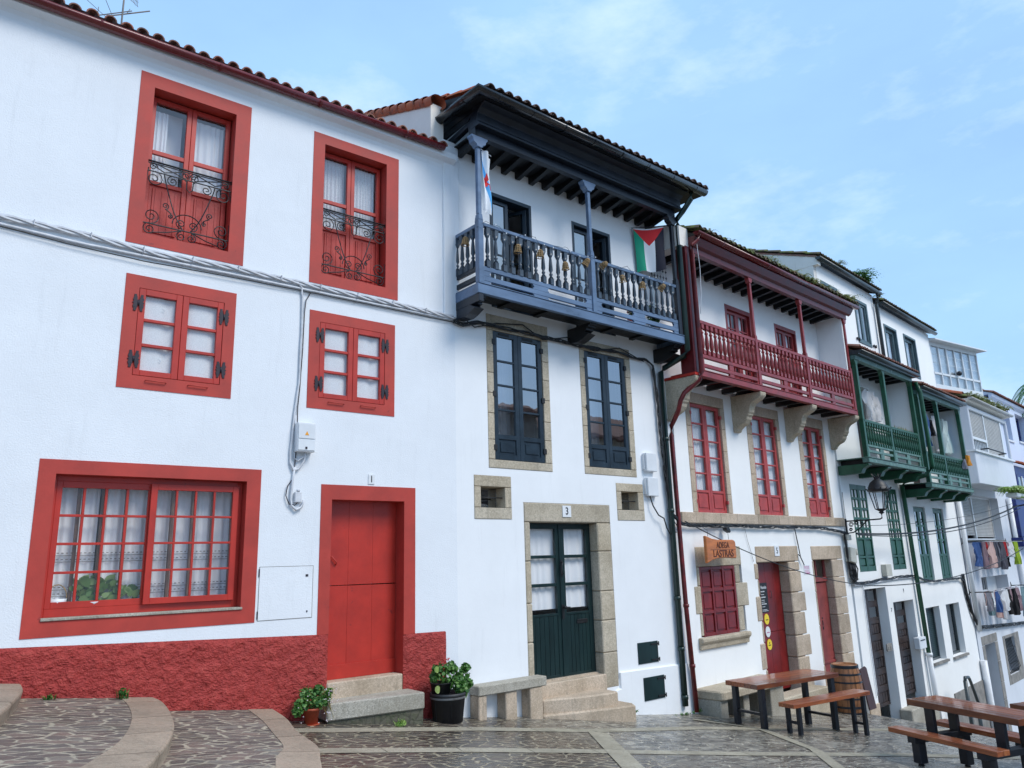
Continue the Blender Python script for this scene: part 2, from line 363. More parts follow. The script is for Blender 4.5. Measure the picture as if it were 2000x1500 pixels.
    def build(s, name, mat, parent=None, loc=None, bevel=0, label=None):
        o = bpy.data.objects.new(name, s.mesh(name, mat, bevel)); col.objects.link(o)
        if parent: o.parent = parent
        if loc: place(o, *loc)
        if label: o['label'] = label
        return o
def split(mb, name, mat, parent, bevel=0):
    '''every connected piece of mb becomes a part of its own'''
    par = list(range(len(mb.v)))
    def fd(x):
        while par[x] != x: par[x] = par[par[x]]; x = par[x]
        return x
    for q in mb.f:
        for k in q[1:]: par[fd(k)] = fd(q[0])
    gr = {}
    for i, q in enumerate(mb.f): gr.setdefault(fd(q[0]), []).append(i)
    out = []
    for fs in gr.values():
        m2 = MB(); idx = {}
        for i in fs:
            m2.f.append(tuple(idx.setdefault(k, len(idx)) for k in mb.f[i])); m2.sm.append(mb.sm[i])
        m2.v = [mb.v[k] for k in idx]; out.append(m2.build(name, mat, parent, bevel=bevel))
    return out
def place(o, k, u, d, z, rot=0):
    o.location = world(k, u, d, z); o.rotation_euler = (0, 0, radians(ANG[k])+rot)
def tag(o, label, cat, group=None):
    o['label'] = label; o['category'] = cat
    if group: o['group'] = group
    return o
def thing(name, label, cat, loc, group=None):
    o = bpy.data.objects.new(name, None); col.objects.link(o); place(o, *loc); o.empty_display_size = .2
    return tag(o, label, cat, group)
def struct(o): o['kind'] = 'structure'; return o
def copy_part(o, parent, loc=None):
    c = o.copy(); col.objects.link(c); c.parent = parent
    if loc is not None: c.location = loc
    return c
def dup(root):
    r = root.copy(); col.objects.link(r)
    for ch in list(root.children):
        c = ch.copy(); col.objects.link(c); c.parent = r
        for g in ch.children:
            d = g.copy(); col.objects.link(d); d.parent = c
    return r
def text_mesh(s, size, depth=.002):
    cu = bpy.data.curves.new('txt', 'FONT'); cu.body = s; cu.size = size*K; cu.extrude = depth*K; cu.align_x = 'CENTER'; cu.align_y = 'CENTER'; cu.offset = size*.012
    ob = bpy.data.objects.new('txt', cu); col.objects.link(ob)
    bpy.context.view_layer.update()
    me = bpy.data.meshes.new_from_object(ob.evaluated_get(bpy.context.evaluated_depsgraph_get()))
    bpy.data.objects.remove(ob); me.transform(Matrix.Rotation(radians(90), 4, 'X')); return me
def text(name, s, size, mat, parent, u, d, z, sx=1, depth=.002):
    me = text_mesh(s, size, depth); me.transform(Matrix.Diagonal((sx, 1, 1, 1))); me.transform(Matrix.Translation((u*K, -d*K, z*K)))
    me.materials.clear(); me.materials.append(MATS[mat]); o = bpy.data.objects.new(name, me); col.objects.link(o); o.parent = parent; return o
def tagroot(o, k, u, d, z): place(o, k, u, d, z); return o

def wall(mb, u0, u1, z0, z1, holes, d=0, rev=.22, back=4.0, ends=True):
    us = sorted({u0, u1, *[h[0] for h in holes], *[h[1] for h in holes]}); zs = sorted({z0, z1, *[h[2] for h in holes], *[h[3] for h in holes]})
    us = [x for x in us if u0 <= x <= u1]; zs = [x for x in zs if z0 <= x <= z1]
    for a, b in zip(us, us[1:]):
        for c, e in zip(zs, zs[1:]):
            mu, mz = (a+b)/2, (c+e)/2
            if any(h[0] < mu < h[1] and h[2] < mz < h[3] for h in holes): continue
            mb.face([(a, d, c), (b, d, c), (b, d, e), (a, d, e)])
    for h0, h1, h2, h3 in [h[:4] for h in holes]:
        h2 = max(h2, z0)
        for q in ([(h0, h2), (h0, h3)], [(h1, h2), (h1, h3)], [(h0, h3), (h1, h3)], [(h0, h2), (h1, h2)]):
            mb.face([(q[0][0], d, q[0][1]), (q[1][0], d, q[1][1]), (q[1][0], d-rev, q[1][1]), (q[0][0], d-rev, q[0][1])])
    if ends:
        for u in (u0, u1): mb.face([(u, d, z0), (u, d, z1), (u, d-back, z1), (u, d-back, z0)])
        mb.face([(u0, d-back, z0), (u1, d-back, z0), (u1, d-back, z1), (u0, d-back, z1)])
        mb.face([(u0, d, z1), (u1, d, z1), (u1, d-back, z1), (u0, d-back, z1)])
    return mb
def ring(mb, o, i, d0, d1):   # o,i = (u0,u1,z0,z1)
    mb.box(o[0], i[0], d0, d1, o[2], o[3]); mb.box(i[1], o[1], d0, d1, o[2], o[3])
    mb.box(i[0], i[1], d0, d1, i[3], o[3])
    if i[2] > o[2]: mb.box(i[0], i[1], d0, d1, o[2], i[2])
    return mb
def curtain(parent, u0, u1, z0, z1, d, mat='curtain_white', folds=9, amp=.012, name='curtain'):
    ph = random.random()*6
    f = lambda a, b: (u0+(u1-u0)*a, d+amp*sin(a*folds*2*pi+ph+1.2*sin(a*9+ph))*(.6+.4*(1-b)), z0+(z1-z0)*b)
    return MB().grid(f, folds*8, 2).build(name, mat, parent)
def leafbars(mb, pn, u0, u1, z0, z1, d0, d1, st, top, bot, rows, cols, mt, kick=0, kpan=True):
    """one glazed leaf: bars into mb, pane rectangle into pn"""
    mb.box(u0, u0+st, d0, d1, z0, z1); mb.box(u1-st, u1, d0, d1, z0, z1)
    a, b = u0+st, u1-st; mb.box(a, b, d0, d1, z1-top, z1); mb.box(a, b, d0, d1, z0, z0+bot)
    g0, g1 = z0+bot, z1-top
    if kick:
        mb.box(a, b, d0, d1, g0+kick, g0+kick+bot*.9); mb.box(a, b, d0+.012, d1-.016, g0, g0+kick)
        if kpan: mb.box(a+.035, b-.035, d1-.012, d1-.004, g0+.035, g0+kick-.035)
        g0 += kick+bot*.9
    e0, e1 = d0+.006, d1-.006
    rr = [i/rows for i in range(1, rows)] if isinstance(rows, int) else list(rows)
    for r in rr: z = g0+(g1-g0)*r; mb.box(a, b, e0, e1, z-mt/2, z+mt/2)
    rr = [0]+rr+[1]
    for c in range(1, cols):
        u = a+(b-a)*c/cols
        for r0, r1 in zip(rr, rr[1:]):
            mb.box(u-mt/2, u+mt/2, e0, e1, g0+(g1-g0)*r0+(mt/2 if r0 else 0), g0+(g1-g0)*r1-(mt/2 if r1 < 1 else 0))
    dm = (d0+d1)/2
    pn.face([(a, dm, g0), (b, dm, g0), (b, dm, g1), (a, dm, g1)]); return g0, g1
def window(parent, u0, u1, z0, z1, d, mat, leaves=2, rows=3, cols=1, st=.06, top=.06, bot=.06, kick=0, mt=.022, frame=.0, th=.045,
           cur='curtain_white', glassm='pane_clear', name='window', cd=.07, folds=5, label=None):
    mb = MB(); pn = MB(); a, b, c, e = u0, u1, z0, z1
    if frame:
        ring(mb, (a, b, c, e), (a+frame, b-frame, c+frame*.6, e-frame), d-th-.02, d-.012); a += frame+.003; b -= frame+.003; c += frame*.6+.003; e -= frame+.003
    w = (b-a)/leaves
    for i in range(leaves):
        g = leafbars(mb, pn, a+w*i+(.002 if i else 0), a+w*(i+1)-.002, c, e, d-th, d, st, top, bot, rows, cols, mt, kick)
    win = mb.build(name, mat, parent, bevel=.003, label=label); pn.build('pane', glassm, win)
    if cur:
        for i in range(leaves): curtain(win, a+w*i+st*.5, a+w*(i+1)-st*.5, g[0], g[1], d-th-cd, cur, folds)
    return win
def blocks(mb, segs, d0, d1, gap=.005):
    for u0, u1, z0, z1 in segs: mb.box(u0+gap/2, u1-gap/2, d0+random.uniform(-.001, .001), d1+random.uniform(-.002, .003), z0+gap/2, z1-gap/2)
def side_stones(u0, u1, z0, z1, n):
    zs = [z0+(z1-z0)*(i+random.uniform(-.12, .12)*(0 < i < n))/n for i in range(n+1)]
    return [(u0, u1, a, b) for a, b in zip(zs, zs[1:])]
def surround(parent, o, i, n=5, mat='granite_tan', d1=.008, dep=.22, name='stone_surround'):
    mb = MB(); s = []
    s += side_stones(o[0], i[0], i[2], i[3], n)+side_stones(i[1], o[1], i[2], i[3], n)
    s.append((o[0], o[1], i[3], o[3]))
    if i[2] > o[2]: s.append((o[0], o[1], o[2], i[2]))
    blocks(mb, s, -dep, d1)
    return mb.build(name, mat, parent, bevel=.006)
def tiles(parent, u0, u1, d_e, z_e, run, slope, mat='tile_brown', sp=.165, r=.062, rl=.33, name='roof', hip=0):
    mb = MB(); n = max(1, round((u1-u0)/sp)); sp = (u1-u0)/n; rows = int(run/rl)
    for i in range(n+1):
        for q in range(rows):
            u = u0+sp*i+random.uniform(-.006, .006); dd = d_e-q*rl; z0 = z_e+q*rl*slope; zz = random.uniform(-.008, .008)
            L0, L1 = rl*1.12, 7; ra, rb = r*1.08, r*.86
            if hip and (u-u0) < (d_e-dd)*hip: continue
            o_, inn = [], []
            for k in range(L1+1):
                w = pi*k/L1
                o_.append((cos(w), sin(w)))
            i0 = len(mb.v)
            for (yy, rr, z_) in ((dd, ra, z0+.012+zz), (dd-L0, rb, z0+L0*slope-.004+zz)):
                for c_, s_ in o_: mb.v.append((u+c_*rr, yy, z_+s_*rr*1.05))
            for c_, s_ in o_: mb.v.append((u+c_*(ra-.014), dd, z0+.012+zz+s_*(ra-.014)*1.05))
            for c_, s_ in o_: mb.v.append((u+c_*(rb-.014), dd-L0, z0+L0*slope+zz+s_*(rb-.014)*1.05))
            m_ = L1+1
            for k in range(L1):
                mb.f += [(i0+k, i0+k+1, i0+m_+k+1, i0+m_+k), (i0+2*m_+k, i0+3*m_+k, i0+3*m_+k+1, i0+2*m_+k+1), (i0+k, i0+2*m_+k, i0+2*m_+k+1, i0+k+1)]; mb.sm += [True, True, False]
            if i < n and q == 0 or i < n:
                ch = []; uu = u+sp/2; i0 = len(mb.v)
                for (yy, z_) in ((dd+.015, z0), (dd-L0, z0+L0*slope)):
                    for k in range(6):
                        w = pi+pi*k/5; mb.v.append((uu+cos(w)*r*.95, yy, z_+.035+sin(w)*r*.5))
                for k in range(5): mb.f.append((i0+k, i0+k+1, i0+7+k, i0+6+k)); mb.sm.append(True)
    return mb.build(name, mat, parent)
def gutter(parent, pts, r, mat, joints=1.0, name='gutter'):
    """half round gutter along pts (u,d,z of the rim)"""
    mb = MB(); P = [Vector(p) for p in pts]; n = 8
    dirs = []
    for a, b in zip(P, P[1:]): dirs.append((b-a).normalized())
    rings = []
    for i, p in enumerate(P):
        t1 = dirs[max(0, i-1)]; t2 = dirs[min(i, len(dirs)-1)]
        s1 = Vector((t1.y, -t1.x, 0)).normalized(); s2 = Vector((t2.y, -t2.x, 0)).normalized(); s = (s1+s2); s = s*(2/s.length_squared)
        rings.append([(p+s*rr*cos(pi+pi*k/n)+Vector((0, 0, rr*sin(pi+pi*k/n)))) for rr in (r, r-.01) for k in range(n+1)])
    i0 = len(mb.v)
    for rg in rings: mb.v += [tuple(x) for x in rg]
    m_ = 2*(n+1)
    for i in range(len(P)-1):
        for k in range(n):
            for off in (0, n+1):
                mb.f.append((i0+i*m_+off+k, i0+i*m_+off+k+1, i0+(i+1)*m_+off+k+1, i0+(i+1)*m_+off+k)); mb.sm.append(True)
        for k in (0, n): mb.f.append((i0+i*m_+k, i0+i*m_+n+1+k, i0+(i+1)*m_+n+1+k, i0+(i+1)*m_+k)); mb.sm.append(False)
    for i in (0, len(P)-1):
        mb.f.append(tuple(i0+i*m_+k for k in range(n+1))); mb.sm.append(False)
    for a, b in zip(P, P[1:]):
        ln = (b-a).length; q = int(ln/joints); tt = (b-a).normalized(); s = Vector((tt.y, -tt.x, 0))
        for j in range(1, q+1):
            c = a+(b-a)*(j-.5)/q if q else a
            pr = [c+s*(r+.006)*cos(pi+pi*k/n)+Vector((0, 0, (r+.006)*sin(pi+pi*k/n))) for k in range(n+1)]
            for k in range(n): mb.face([pr[k]-tt*.012, pr[k+1]-tt*.012, pr[k+1]+tt*.012, pr[k]+tt*.012])
    return mb.build(name, mat, parent)
def baluster(h, w, style=0):
    mb = MB()
    if style == 0:    # slim turned baluster with a waisted lower block
        a = w/2
        mb.box(-a, a, -a, a, 0, h*.17)
        mb.lathe([(a*1.25, h*.17), (a*.55, h*.24), (a*.85, h*.27), (a*.85, h*.30), (a*.5, h*.33), (a*1.0, h*.40), (a*.8, h*.60), (a*.55, h*.74), (a*.8, h*.77), (a*1.35, h*.84)], 0, 0, 8)
        mb.box(-a, a, -a, a, h*.84, h)
    else:
        a = w/2
        mb.box(-a, a, -a, a, 0, h*.14)
        mb.lathe([(a*.9, h*.14), (a*.55, h*.19), (a*.9, h*.22), (a*1.05, h*.36), (a*.95, h*.52), (a*.55, h*.68), (a*.9, h*.72), (a*.9, h*.75), (a*.5, h*.79), (a*.9, h*.86)], 0, 0, 8)
        mb.box(-a, a, -a, a, h*.86, h)
    return mb
def spray(mb, c, rad, n, size, flat=1.0, seed=None, droop=0):
    R = random.Random(seed) if seed is not None else random
    for i in range(n):
        while True:
            p = Vector((R.uniform(-1, 1), R.uniform(-1, 1), R.uniform(-1, 1)))
            if .15 < p.length < 1: break
        p = p*(.75+.25*R.random()); q = Vector((c[0]+p.x*rad[0], c[1]+p.y*rad[1], c[2]+p.z*rad[2]))
        nrm = (p+Vector((R.uniform(-.8, .8), R.uniform(-.8, .8), R.uniform(0, 1.2)))).normalized()
        a = nrm.cross(Vector((R.uniform(-1, 1), R.uniform(-1, 1), R.uniform(-1, 1)))).normalized(); b = nrm.cross(a)
        s = size*R.uniform(.5, 1.25); b = b*flat
        mb.face([q-a*s*.5, q-a*s*.2+b*s*.45, q+a*s*.25+b*s*.38+nrm*s*.08, q+a*s*.6, q+a*s*.25-b*s*.38+nrm*s*.08, q-a*s*.2-b*s*.45])
def grass_tuft(mb, u, d, z, h, n, spread=.05, w=.008):
    for i in range(n):
        a = random.random()*2*pi; l = h*random.uniform(.5, 1.1); s = spread*random.uniform(.3, 1.3); bu = u+random.uniform(-.03, .03); bd = d+random.uniform(-.03, .03)
        px, py = cos(a), sin(a)
        p0 = Vector((bu, bd, z)); p1 = p0+Vector((px*s*.4, py*s*.4, l*.6)); p2 = p0+Vector((px*s*1.3, py*s*1.3, l*.95))
        sd = Vector((-py, px, 0))*w
        mb.face([p0-sd, p0+sd, p1+sd*.8, p1-sd*.8]); mb.face([p1-sd*.8, p1+sd*.8, p2])
def fern(mb, c, n, l, w=.06, R=random, up=.5):
    up *= 1.9
    for i in range(n):
        a = R.random()*2*pi; ll = l*R.uniform(.6, 1.1); px, py = cos(a), sin(a); prev = Vector(c)
        for k in range(1, 9):
            s = k/8; p = Vector((c[0]+px*ll*s, c[1]+py*ll*s, c[2]+up*ll*(s-1.1*s*s)))
            wv = w*(1-s)**.6*1.6+.004; sd = Vector((-py, px, 0))*wv; t_ = (p-prev)*.4
            mb.face([prev, prev+sd+t_, prev+t_*1.6]); mb.face([prev, prev-sd+t_, prev+t_*1.6]); mb.face([prev-sd*.06, prev+sd*.06, p+sd*.06, p-sd*.06]); prev = p
def stroke(parent, name, pts, r, mat, n=6): return MB().tube(pts, r, n).build(name, mat, parent)
# ================================================================ HOUSE 1: white rendered house with red surrounds
h1 = thing('house', 'white rendered house with bright red window surrounds and a rough red plinth', 'house', (1, 0, 0, 0))
UL = ((-4.175, -2.94, 5.088, 7.14), (-4.026, -3.115, 5.223, 6.98)); UR = ((-2.135, -.905, 5.069, 7.117), (-1.983, -1.09, 5.213, 6.983))
ML = ((-4.135, -2.99, 3.517, 4.741), (-3.998, -3.117, 3.657, 4.605)); MR = ((-2.11, -.942, 3.51, 4.72), (-1.972, -1.085, 3.645, 4.588))
BG = ((-4.717, -2.605, 1.13, 2.753), (-4.571, -2.76, 1.296, 2.618)); DR = ((-1.895, -.63, .1, 2.622), (-1.757, -.79, .1, 2.45))
w = MB(); wall(w, -9, 0, -.6, 7.42, [x[0] for x in (UL, UR, ML, MR, BG, DR)], rev=.012)
w.build('wall', 'render_white', h1)
MB().prism([(0, 7.22), (.012, 7.27), (.04, 7.31), (.10, 7.335), (.12, 7.345), (.12, 7.43), (0, 7.43)], -9, -.02, 'u').build('eaves_cove', 'render_white', h1)
MB().box(-.19, .078, -.5, .03, 4.98, 7.62).prism([(-.19, 7.62), (.078, 7.62), (.078, 7.64), (.0, 7.68), (-.19, 7.68)], -.5, .03).build('pier', 'render_white', h1, bevel=.012)
# paint bands
for nm, (o_, i_) in (('UL', UL), ('UR', UR), ('BG', BG), ('DR', DR)):
    mb = MB()
    if nm == 'DR':
        mb.box(o_[0], i_[0], -.26, .006, .945, o_[3]); mb.box(i_[1], o_[1], -.26, .006, .868, o_[3]); mb.box(i_[0], i_[1], -.26, .006, i_[3], o_[3])
        mb.box(o_[0]+.01, i_[0], -.26, -.004, .1, .945); mb.box(i_[1], o_[1]-.01, -.26, -.004, .1, .868)
    else: ring(mb, o_, i_, -.26, .006)
    mb.build('painted_surround', 'surround_red', h1)
# plinth
def rough_panel(u0, u1, zt0, zt1, zb0, zb1):
    nu, nz = int((u1-u0)/.035), 26
    def f(a, b):
        u = u0+(u1-u0)*a; zt = zt0+(zt1-zt0)*a; zb = zb0+(zb1-zb0)*a
        e = min(1, b*nz/2, (1-b)*nz/1.0, a*nu, (1-a)*nu); z = zb+(zt-zb)*b
        d = .010+e*(.010+.009*sin(u*23+sin(z*19)*2)*sin(z*31+u*7)+.008*random.uniform(-1, 1))
        if b >= .999: d = .001
        if a <= 0 or a >= 1: d = -.003
        return (u, d, z)
    return MB().grid(f, nu, nz)
rough_panel(-9, -1.757, 1.23, .945, .3, -.15).build('plinth', 'plinth_red', h1)
rough_panel(-.79, -.175, .872, .862, -.25, -.35).build('plinth', 'plinth_red', h1)
# tall windows with iron rails
def iron_rail(win, u0, u1, zb, zt, d):
    mb = MB(); W_ = u1-u0; H_ = zt-zb; r = .0068
    P = lambda x, y: (u0+W_*x, d, zb+H_*y)
    def ln(*pts, rr=r): mb.tube([P(*p) for p in pts], rr, 5)
    def sp(cx, cy, rad, turns=1.6, a0=0, dr=1):
        n = 22; pts = []; rad *= 1.25
        for i in range(n+1):
            s = i/n; a = a0+dr*turns*2*pi*s; q = rad*(1-.86*s); pts.append((u0+W_*cx+q*cos(a), d, zb+H_*cy+q*sin(a)))
        mb.tube(pts, r*.9, 5)
    mb.tube([(u0-.012, d, zt), (u1+.012, d, zt)], .010, 6); mb.tube([(u0-.012, d, zt-.022), (u1+.012, d, zt-.022)], .006, 6)
    ln((-.01, .86), (1.01, .86), rr=.008); ln((-.01, .13), (1.01, .13), rr=.008)
    for s in (0, 1):
        m = lambda x: 1-x if s else x
        dr = -1 if s else 1
        ln((m(0), .98), (m(.2), .88), (m(.42), .965), rr=r); ln((m(.12), .97), (m(.42), .88))
        sp(m(.07), .925, .035, 1.5, pi if s else 0, dr); sp(m(.46), .925, .035, 1.5, 0 if s else pi, -dr)
        sp(m(.09), .76, .075, 1.7, pi/2, -dr); sp(m(.30), .785, .05, 1.6, pi/2, dr); sp(m(.44), .90, .04, 1.5, -pi/2, dr)
        pts = [(m(.2+.26*t_**1.5), .86-.72*t_+.03*sin(t_*6)) for t_ in [i/12 for i in range(13)]]; ln(*pts)
        ln((m(.0), .70), (m(.02), .9))
        sp(m(.24), .42, .032, 1.5, -pi/2, dr); sp(m(.30), .29, .022, 1.4, pi/2, -dr)
        ln((m(.24), .38), (m(.31), .33), (m(.31), .26))
        sp(m(.09), .24, .07, 1.7, -pi/2, dr); sp(m(.08), .06, .055, 1.7, pi/2, dr)
        sp(m(.43), .22, .045, 1.6, -pi/2, -dr); sp(m(.44), .045, .045, 1.6, pi/2, dr)
        ln((m(.12), .02), (m(.28), .06), (m(.45), .13)); ln((m(0), .13), (m(.0), .36))
    arc = [(.5+.17*cos(pi*i/14), .20+.16*sin(pi*i/14)) for i in range(15)]; ln(*arc)
    ln((.46, .84), (.465, .73), (.5, .69), (.535, .73), (.54, .84))
    mb.box(u0-.02, u0+.002, d-.02, d+.012, zt-.03, zt+.015); mb.box(u1-.002, u1+.02, d-.02, d+.012, zt-.03, zt+.015)
    return mb.build('iron_rail', 'iron', win)
for (o_, i_), cur, fo in ((UL, 'curtain_white', 5), (UR, 'curtain_lace', 7)):
    win = window(h1, i_[0]+.012, i_[1]-.012, i_[2]+.005, i_[3]-.02, -.15, 'red_paint', rows=[.36], st=.052, top=.05, bot=.055, kick=.60, mt=.05, cur=None, cd=.05)
    a, b = i_[0]+.012, i_[1]-.012; mid = (a+b)/2
    for q, (x0, x1) in enumerate(((a+.05, mid-.05), (mid+.05, b-.05))):
        if cur == 'curtain_white' and q == 0:
            curtain(win, x0, x0+.16, i_[2]+.66, i_[3]-.13, -.25, cur, 4, .014); curtain(win, x0, x1, i_[2]+.66, i_[3]-.05, -.38, 'curtain_white', 2, .006)  # full second sheet added behind, standing in for the pane's pale sky reflection
        else: curtain(win, x0, x1, i_[2]+.66, i_[3]-(.10 if cur == 'curtain_white' else .05), -.26, cur, fo, .012)
        g = MB()
        for k in range(1, 5): g.box(x0+(x1-x0)*k/5-.004, x0+(x1-x0)*k/5+.004, -.158, -.148, i_[2]+.1, i_[2]+.62)
        g.build('panel_bead', 'red_paint', win)
    iron_rail(win, i_[0], i_[1], i_[2]+.03, 6.10, -.03)
# small shuttered casements
def strap_hinge(par, u, z):
    mb = MB()
    for s in (-1, 1):
        pts = [(s*.012, .075), (s*.02, .045), (s*.045, .055), (s*.05, .03), (s*.038, .012), (s*.055, 0), (s*.038, -.012), (s*.05, -.03), (s*.045, -.055), (s*.02, -.045), (s*.012, -.075), (s*.006, -.03), (s*.006, .03)]
        mb.prism([(u+x+s*.004, z+y) for x, y in pts], .008, .016)
        mb.box(u+s*.004+s*.028-.012, u+s*.004+s*.028+.012, .008, .015, z-.09, z+.09)
    mb.tube([(u, .016, z-.03), (u, .016, z+.03)], .009, 6)
    return mb.build('hinge', 'hinge_iron', par)
for o_, i_ in (ML, MR):
    ring(MB(), o_, i_, -.26, .006).build('painted_surround', 'surround_red', h1)
    win = window(h1, i_[0]+.004, i_[1]-.004, i_[2]+.004, i_[3]-.004, .006, 'red_paint', rows=3, st=.064, top=.066, bot=.058, mt=.032, th=.045, cur='curtain_lace_small', cd=.012, folds=1, glassm='pane_soft')
    for u, s in ((i_[0], 1), (i_[1], 1)):
        for z in (i_[2]+.17, i_[3]-.17): strap_hinge(win, u, z)
    for u in (i_[0]+.23, i_[1]-.23):
        MB().tube([(u-.10, .006, i_[2]-.045), (u-.10, .03, i_[2]-.045), (u+.10, .03, i_[2]-.048), (u+.10, .006, i_[2]-.048)], .006, 6).build('handle', 'surround_red', win)
    fl = MB()   # embroidered flowers of the lace
    for cu_ in (i_[0]+.25, i_[1]-.25):
        for cz in (i_[3]-.19, i_[2]+.2):
            for k in range(5):
                a = k*2*pi/5+.3; x, y = cu_+.022*cos(a), cz+.022*sin(a)
                fl.face([(x+.012*cos(q*pi/3), -.045, y+.012*sin(q*pi/3)) for q in range(6)])
    split(fl, 'lace_flower', 'white_paint', win) if 0 else fl.build('lace_flower', 'white_paint', win)
# large sliding window
i_ = BG[1]
mb = MB(); ring(mb, (i_[0], i_[1], i_[2], i_[3]), (i_[0]+.035, i_[1]-.05, i_[2]+.075, i_[3]-.055), -.22, -.13); win = mb.build('window', 'red_paint', h1, bevel=.003)
pn = MB(); mb = MB(); leafbars(mb, pn, -4.536, -3.665, 1.372, 2.563, -.17, -.13, .05, .06, .06, 4, 4, .024)
lf = mb.build('sash', 'red_paint', win, bevel=.002)
mb = MB(); leafbars(mb, pn, -3.70, -2.812, 1.372, 2.563, -.125, -.085, .062, .06, .06, 4, 4, .022)
mb.build('sash', 'red_paint', win, bevel=.002); pn.build('pane', 'pane_soft', win)
mb = MB()
for u0, u1 in ((-4.536, -3.68), (-3.66, -2.83)):
    for k in range(5): u = u0+(u1-u0)*k/4; mb.box(u-.014, u+.014, -.255, -.20, 1.372, 2.56)
mb.box(-4.55, -2.8, -.26, -.2, 2.53, 2.6); mb.build('inner_frame', 'brown_wood', win)
for k in range(4):
    a = -4.56+k*.45; curtain(win, a, a+.43, 1.36, 2.56, -.285, 'curtain_white', 4, .016)
mb = MB()
for k, z in enumerate((1.88, 1.82, 1.56, 1.50)):
    for q in range(44):
        u = -4.5+q*.039
        mb.box(u, u+.02, -.268, -.266, z, z+.008)
    mb.box(-4.52, -2.82, -.268, -.266, z-.022, z-.017)
mb.build('lace_border', 'grey_stone', win)
MB().box(-4.571, -2.745, -.13, .022, 1.272, 1.297).build('sill', 'granite_grey', h1, bevel=.004)
# plant and basket standing inside
th = thing('house_plant', 'broad leaved green plant behind the lower left panes of the big window', 'plant', (1, -4.12, -.215, 1.36))
mb = MB()
for k in range(64):
    a = random.random()*2*pi; r_ = random.uniform(.03, .33); z = random.uniform(.02, .30)*(1-r_*.8); c = Vector((r_*cos(a)*1.25, random.uniform(-.03, .03), z)); s = random.uniform(.03, .062); ta = random.uniform(-1.2, 1.2); ti = random.uniform(-.5, .5)
    pts = [(1.3, 0), (.7, .5), (.1, .72), (-.5, .6), (-.8, .15), (-.62, 0), (-.8, -.15), (-.5, -.6), (.1, -.72), (.7, -.5)]
    mb.face([c+Vector((s*(x*cos(ta)-y*sin(ta)), s*y*ti, s*(x*sin(ta)+y*cos(ta)))) for x, y in pts])
    if k % 3 == 0: mb.tube([(c.x*.3, 0, 0), (c.x*.8, 0, c.z*.6), (c.x, c.y, c.z)], .003, 4)
mb.build('foliage', 'leaf_house', th)
mb = MB(); mb.lathe([(.07, 0), (.09, .05), (.095, .06)], 0, 0, 12); mb.build('pot', 'white_plastic', th)
th = thing('basket', 'wicker basket with an arched handle in the bottom left corner of the big window', 'basket', (1, -4.43, -.215, 1.37))
MB().lathe([(.06, 0), (.085, .05), (.09, .09)], 0, 0, 12).build('bowl', 'white_plastic', th)
MB().tube([(.085*cos(pi*i/12), 0, .09+.13*sin(pi*i/12)) for i in range(13)], .006, 6).build('handle', 'wicker', th)
# door
dr = MB()
for k in range(3):
    a, b = -1.757+k*.3223, -1.757+(k+1)*.3223-.0015
    dr.box(a, b, -.24, -.20, .44, 1.462-.002*k); dr.box(a, b, -.24, -.198, 1.470, 2.45)
dr.box(-1.757, -.79, -.199, -.182, .43, .585)
door = dr.build('door', 'red_paint', h1, bevel=.001)
MB().tube([(-1.68, -.196, 1.80), (-1.66, -.17, 1.80), (-1.60, -.165, 1.73), (-1.60, -.19, 1.70)], .008, 6).build('handle', 'surround_red', door)
MB().box(-1.765, -.80, -.26, .012, .15, .428).build('door_sill', 'granite_warm', h1, bevel=.012)
np_ = MB().box(-1.292, -1.207, .0, .010, 2.647, 2.764).build('number_plate', 'white_paint', h1)
text('numeral', '1', .115, 'black_paint', np_, -1.25, .011, 2.705, .8)
mb = MB(); ring(mb, (-2.576, -1.96, 1.14, 1.704), (-2.571, -1.965, 1.145, 1.699), 0, .0035); ht = mb.build('meter_hatch', 'grey_stone', h1)
MB().box(-2.570, -1.966, 0, .004, 1.146, 1.698).build('hatch_door', 'render_white', ht)
MB().lathe([(.015, 0), (.015, .006)], 0, 0, 10).box(-.53, -.515, -.002, .004, -.03, .05).box(-.545, -.53, -.002, .004, -.47, -.40)
mb = MB(); mb.box(-2.05, -2.02, .003, .008, 1.585, 1.61); mb.box(-2.583, -2.572, .0, .01, 1.60, 1.68); mb.box(-2.583, -2.572, .0, .01, 1.16, 1.24); mb.box(-2.03, -2.015, .003, .008, 1.20, 1.22)
split(mb, 'latch', 'hinge_iron', ht)
# roof
tiles(h1, -9, -.27, .17, 7.475, 3.2, .36, 'tile_brown', .165, .060)
gutter(h1, [(-9, .17, 7.385), (-.27, .17, 7.455)], .062, 'gutter_red', 1.1)
# antenna
an = thing('tv_antenna', 'thin metal television antenna on the roof at the top left', 'antenna', (1, -4.25, -1.2, 7.9))
MB().tube([(0, 0, 0), (0, 0, 1.7)], .011, 6).build('mast', 'grey_stone', an)
mb = MB(); mb.tube([(-.33, -.1, .60), (.10, .03, .80)], .007, 5); mb.tube([(-.16, 0, .62), (.31, 0, .92)], .009, 5)
mb.tube([(-.47, .1, .70), (-.06, -.1, .60)], .004, 4); mb.tube([(-.26, .1, .86), (-.05, -.1, .62)], .004, 4); mb.tube([(-.27, 0, .60), (-.27, 0, .70)], .004, 4); mb.tube([(.05, 0, .76), (.08, 0, .84)], .004, 4)
mb.build('boom', 'grey_stone', an)
mb = MB()
for i in range(8): mb.tube([(.04+.017*i, 0, .97-.012*i+.02), (.06+.013*i, .05, 1.22)], .0025, 4)
for i in range(6): mb.tube([(.04+.0*i, 0, 1.0+.04*i), (.17-.004*i, .02, .90+.06*i)], .0025, 4)
mb.build('grid_reflector', 'grey_stone', an)
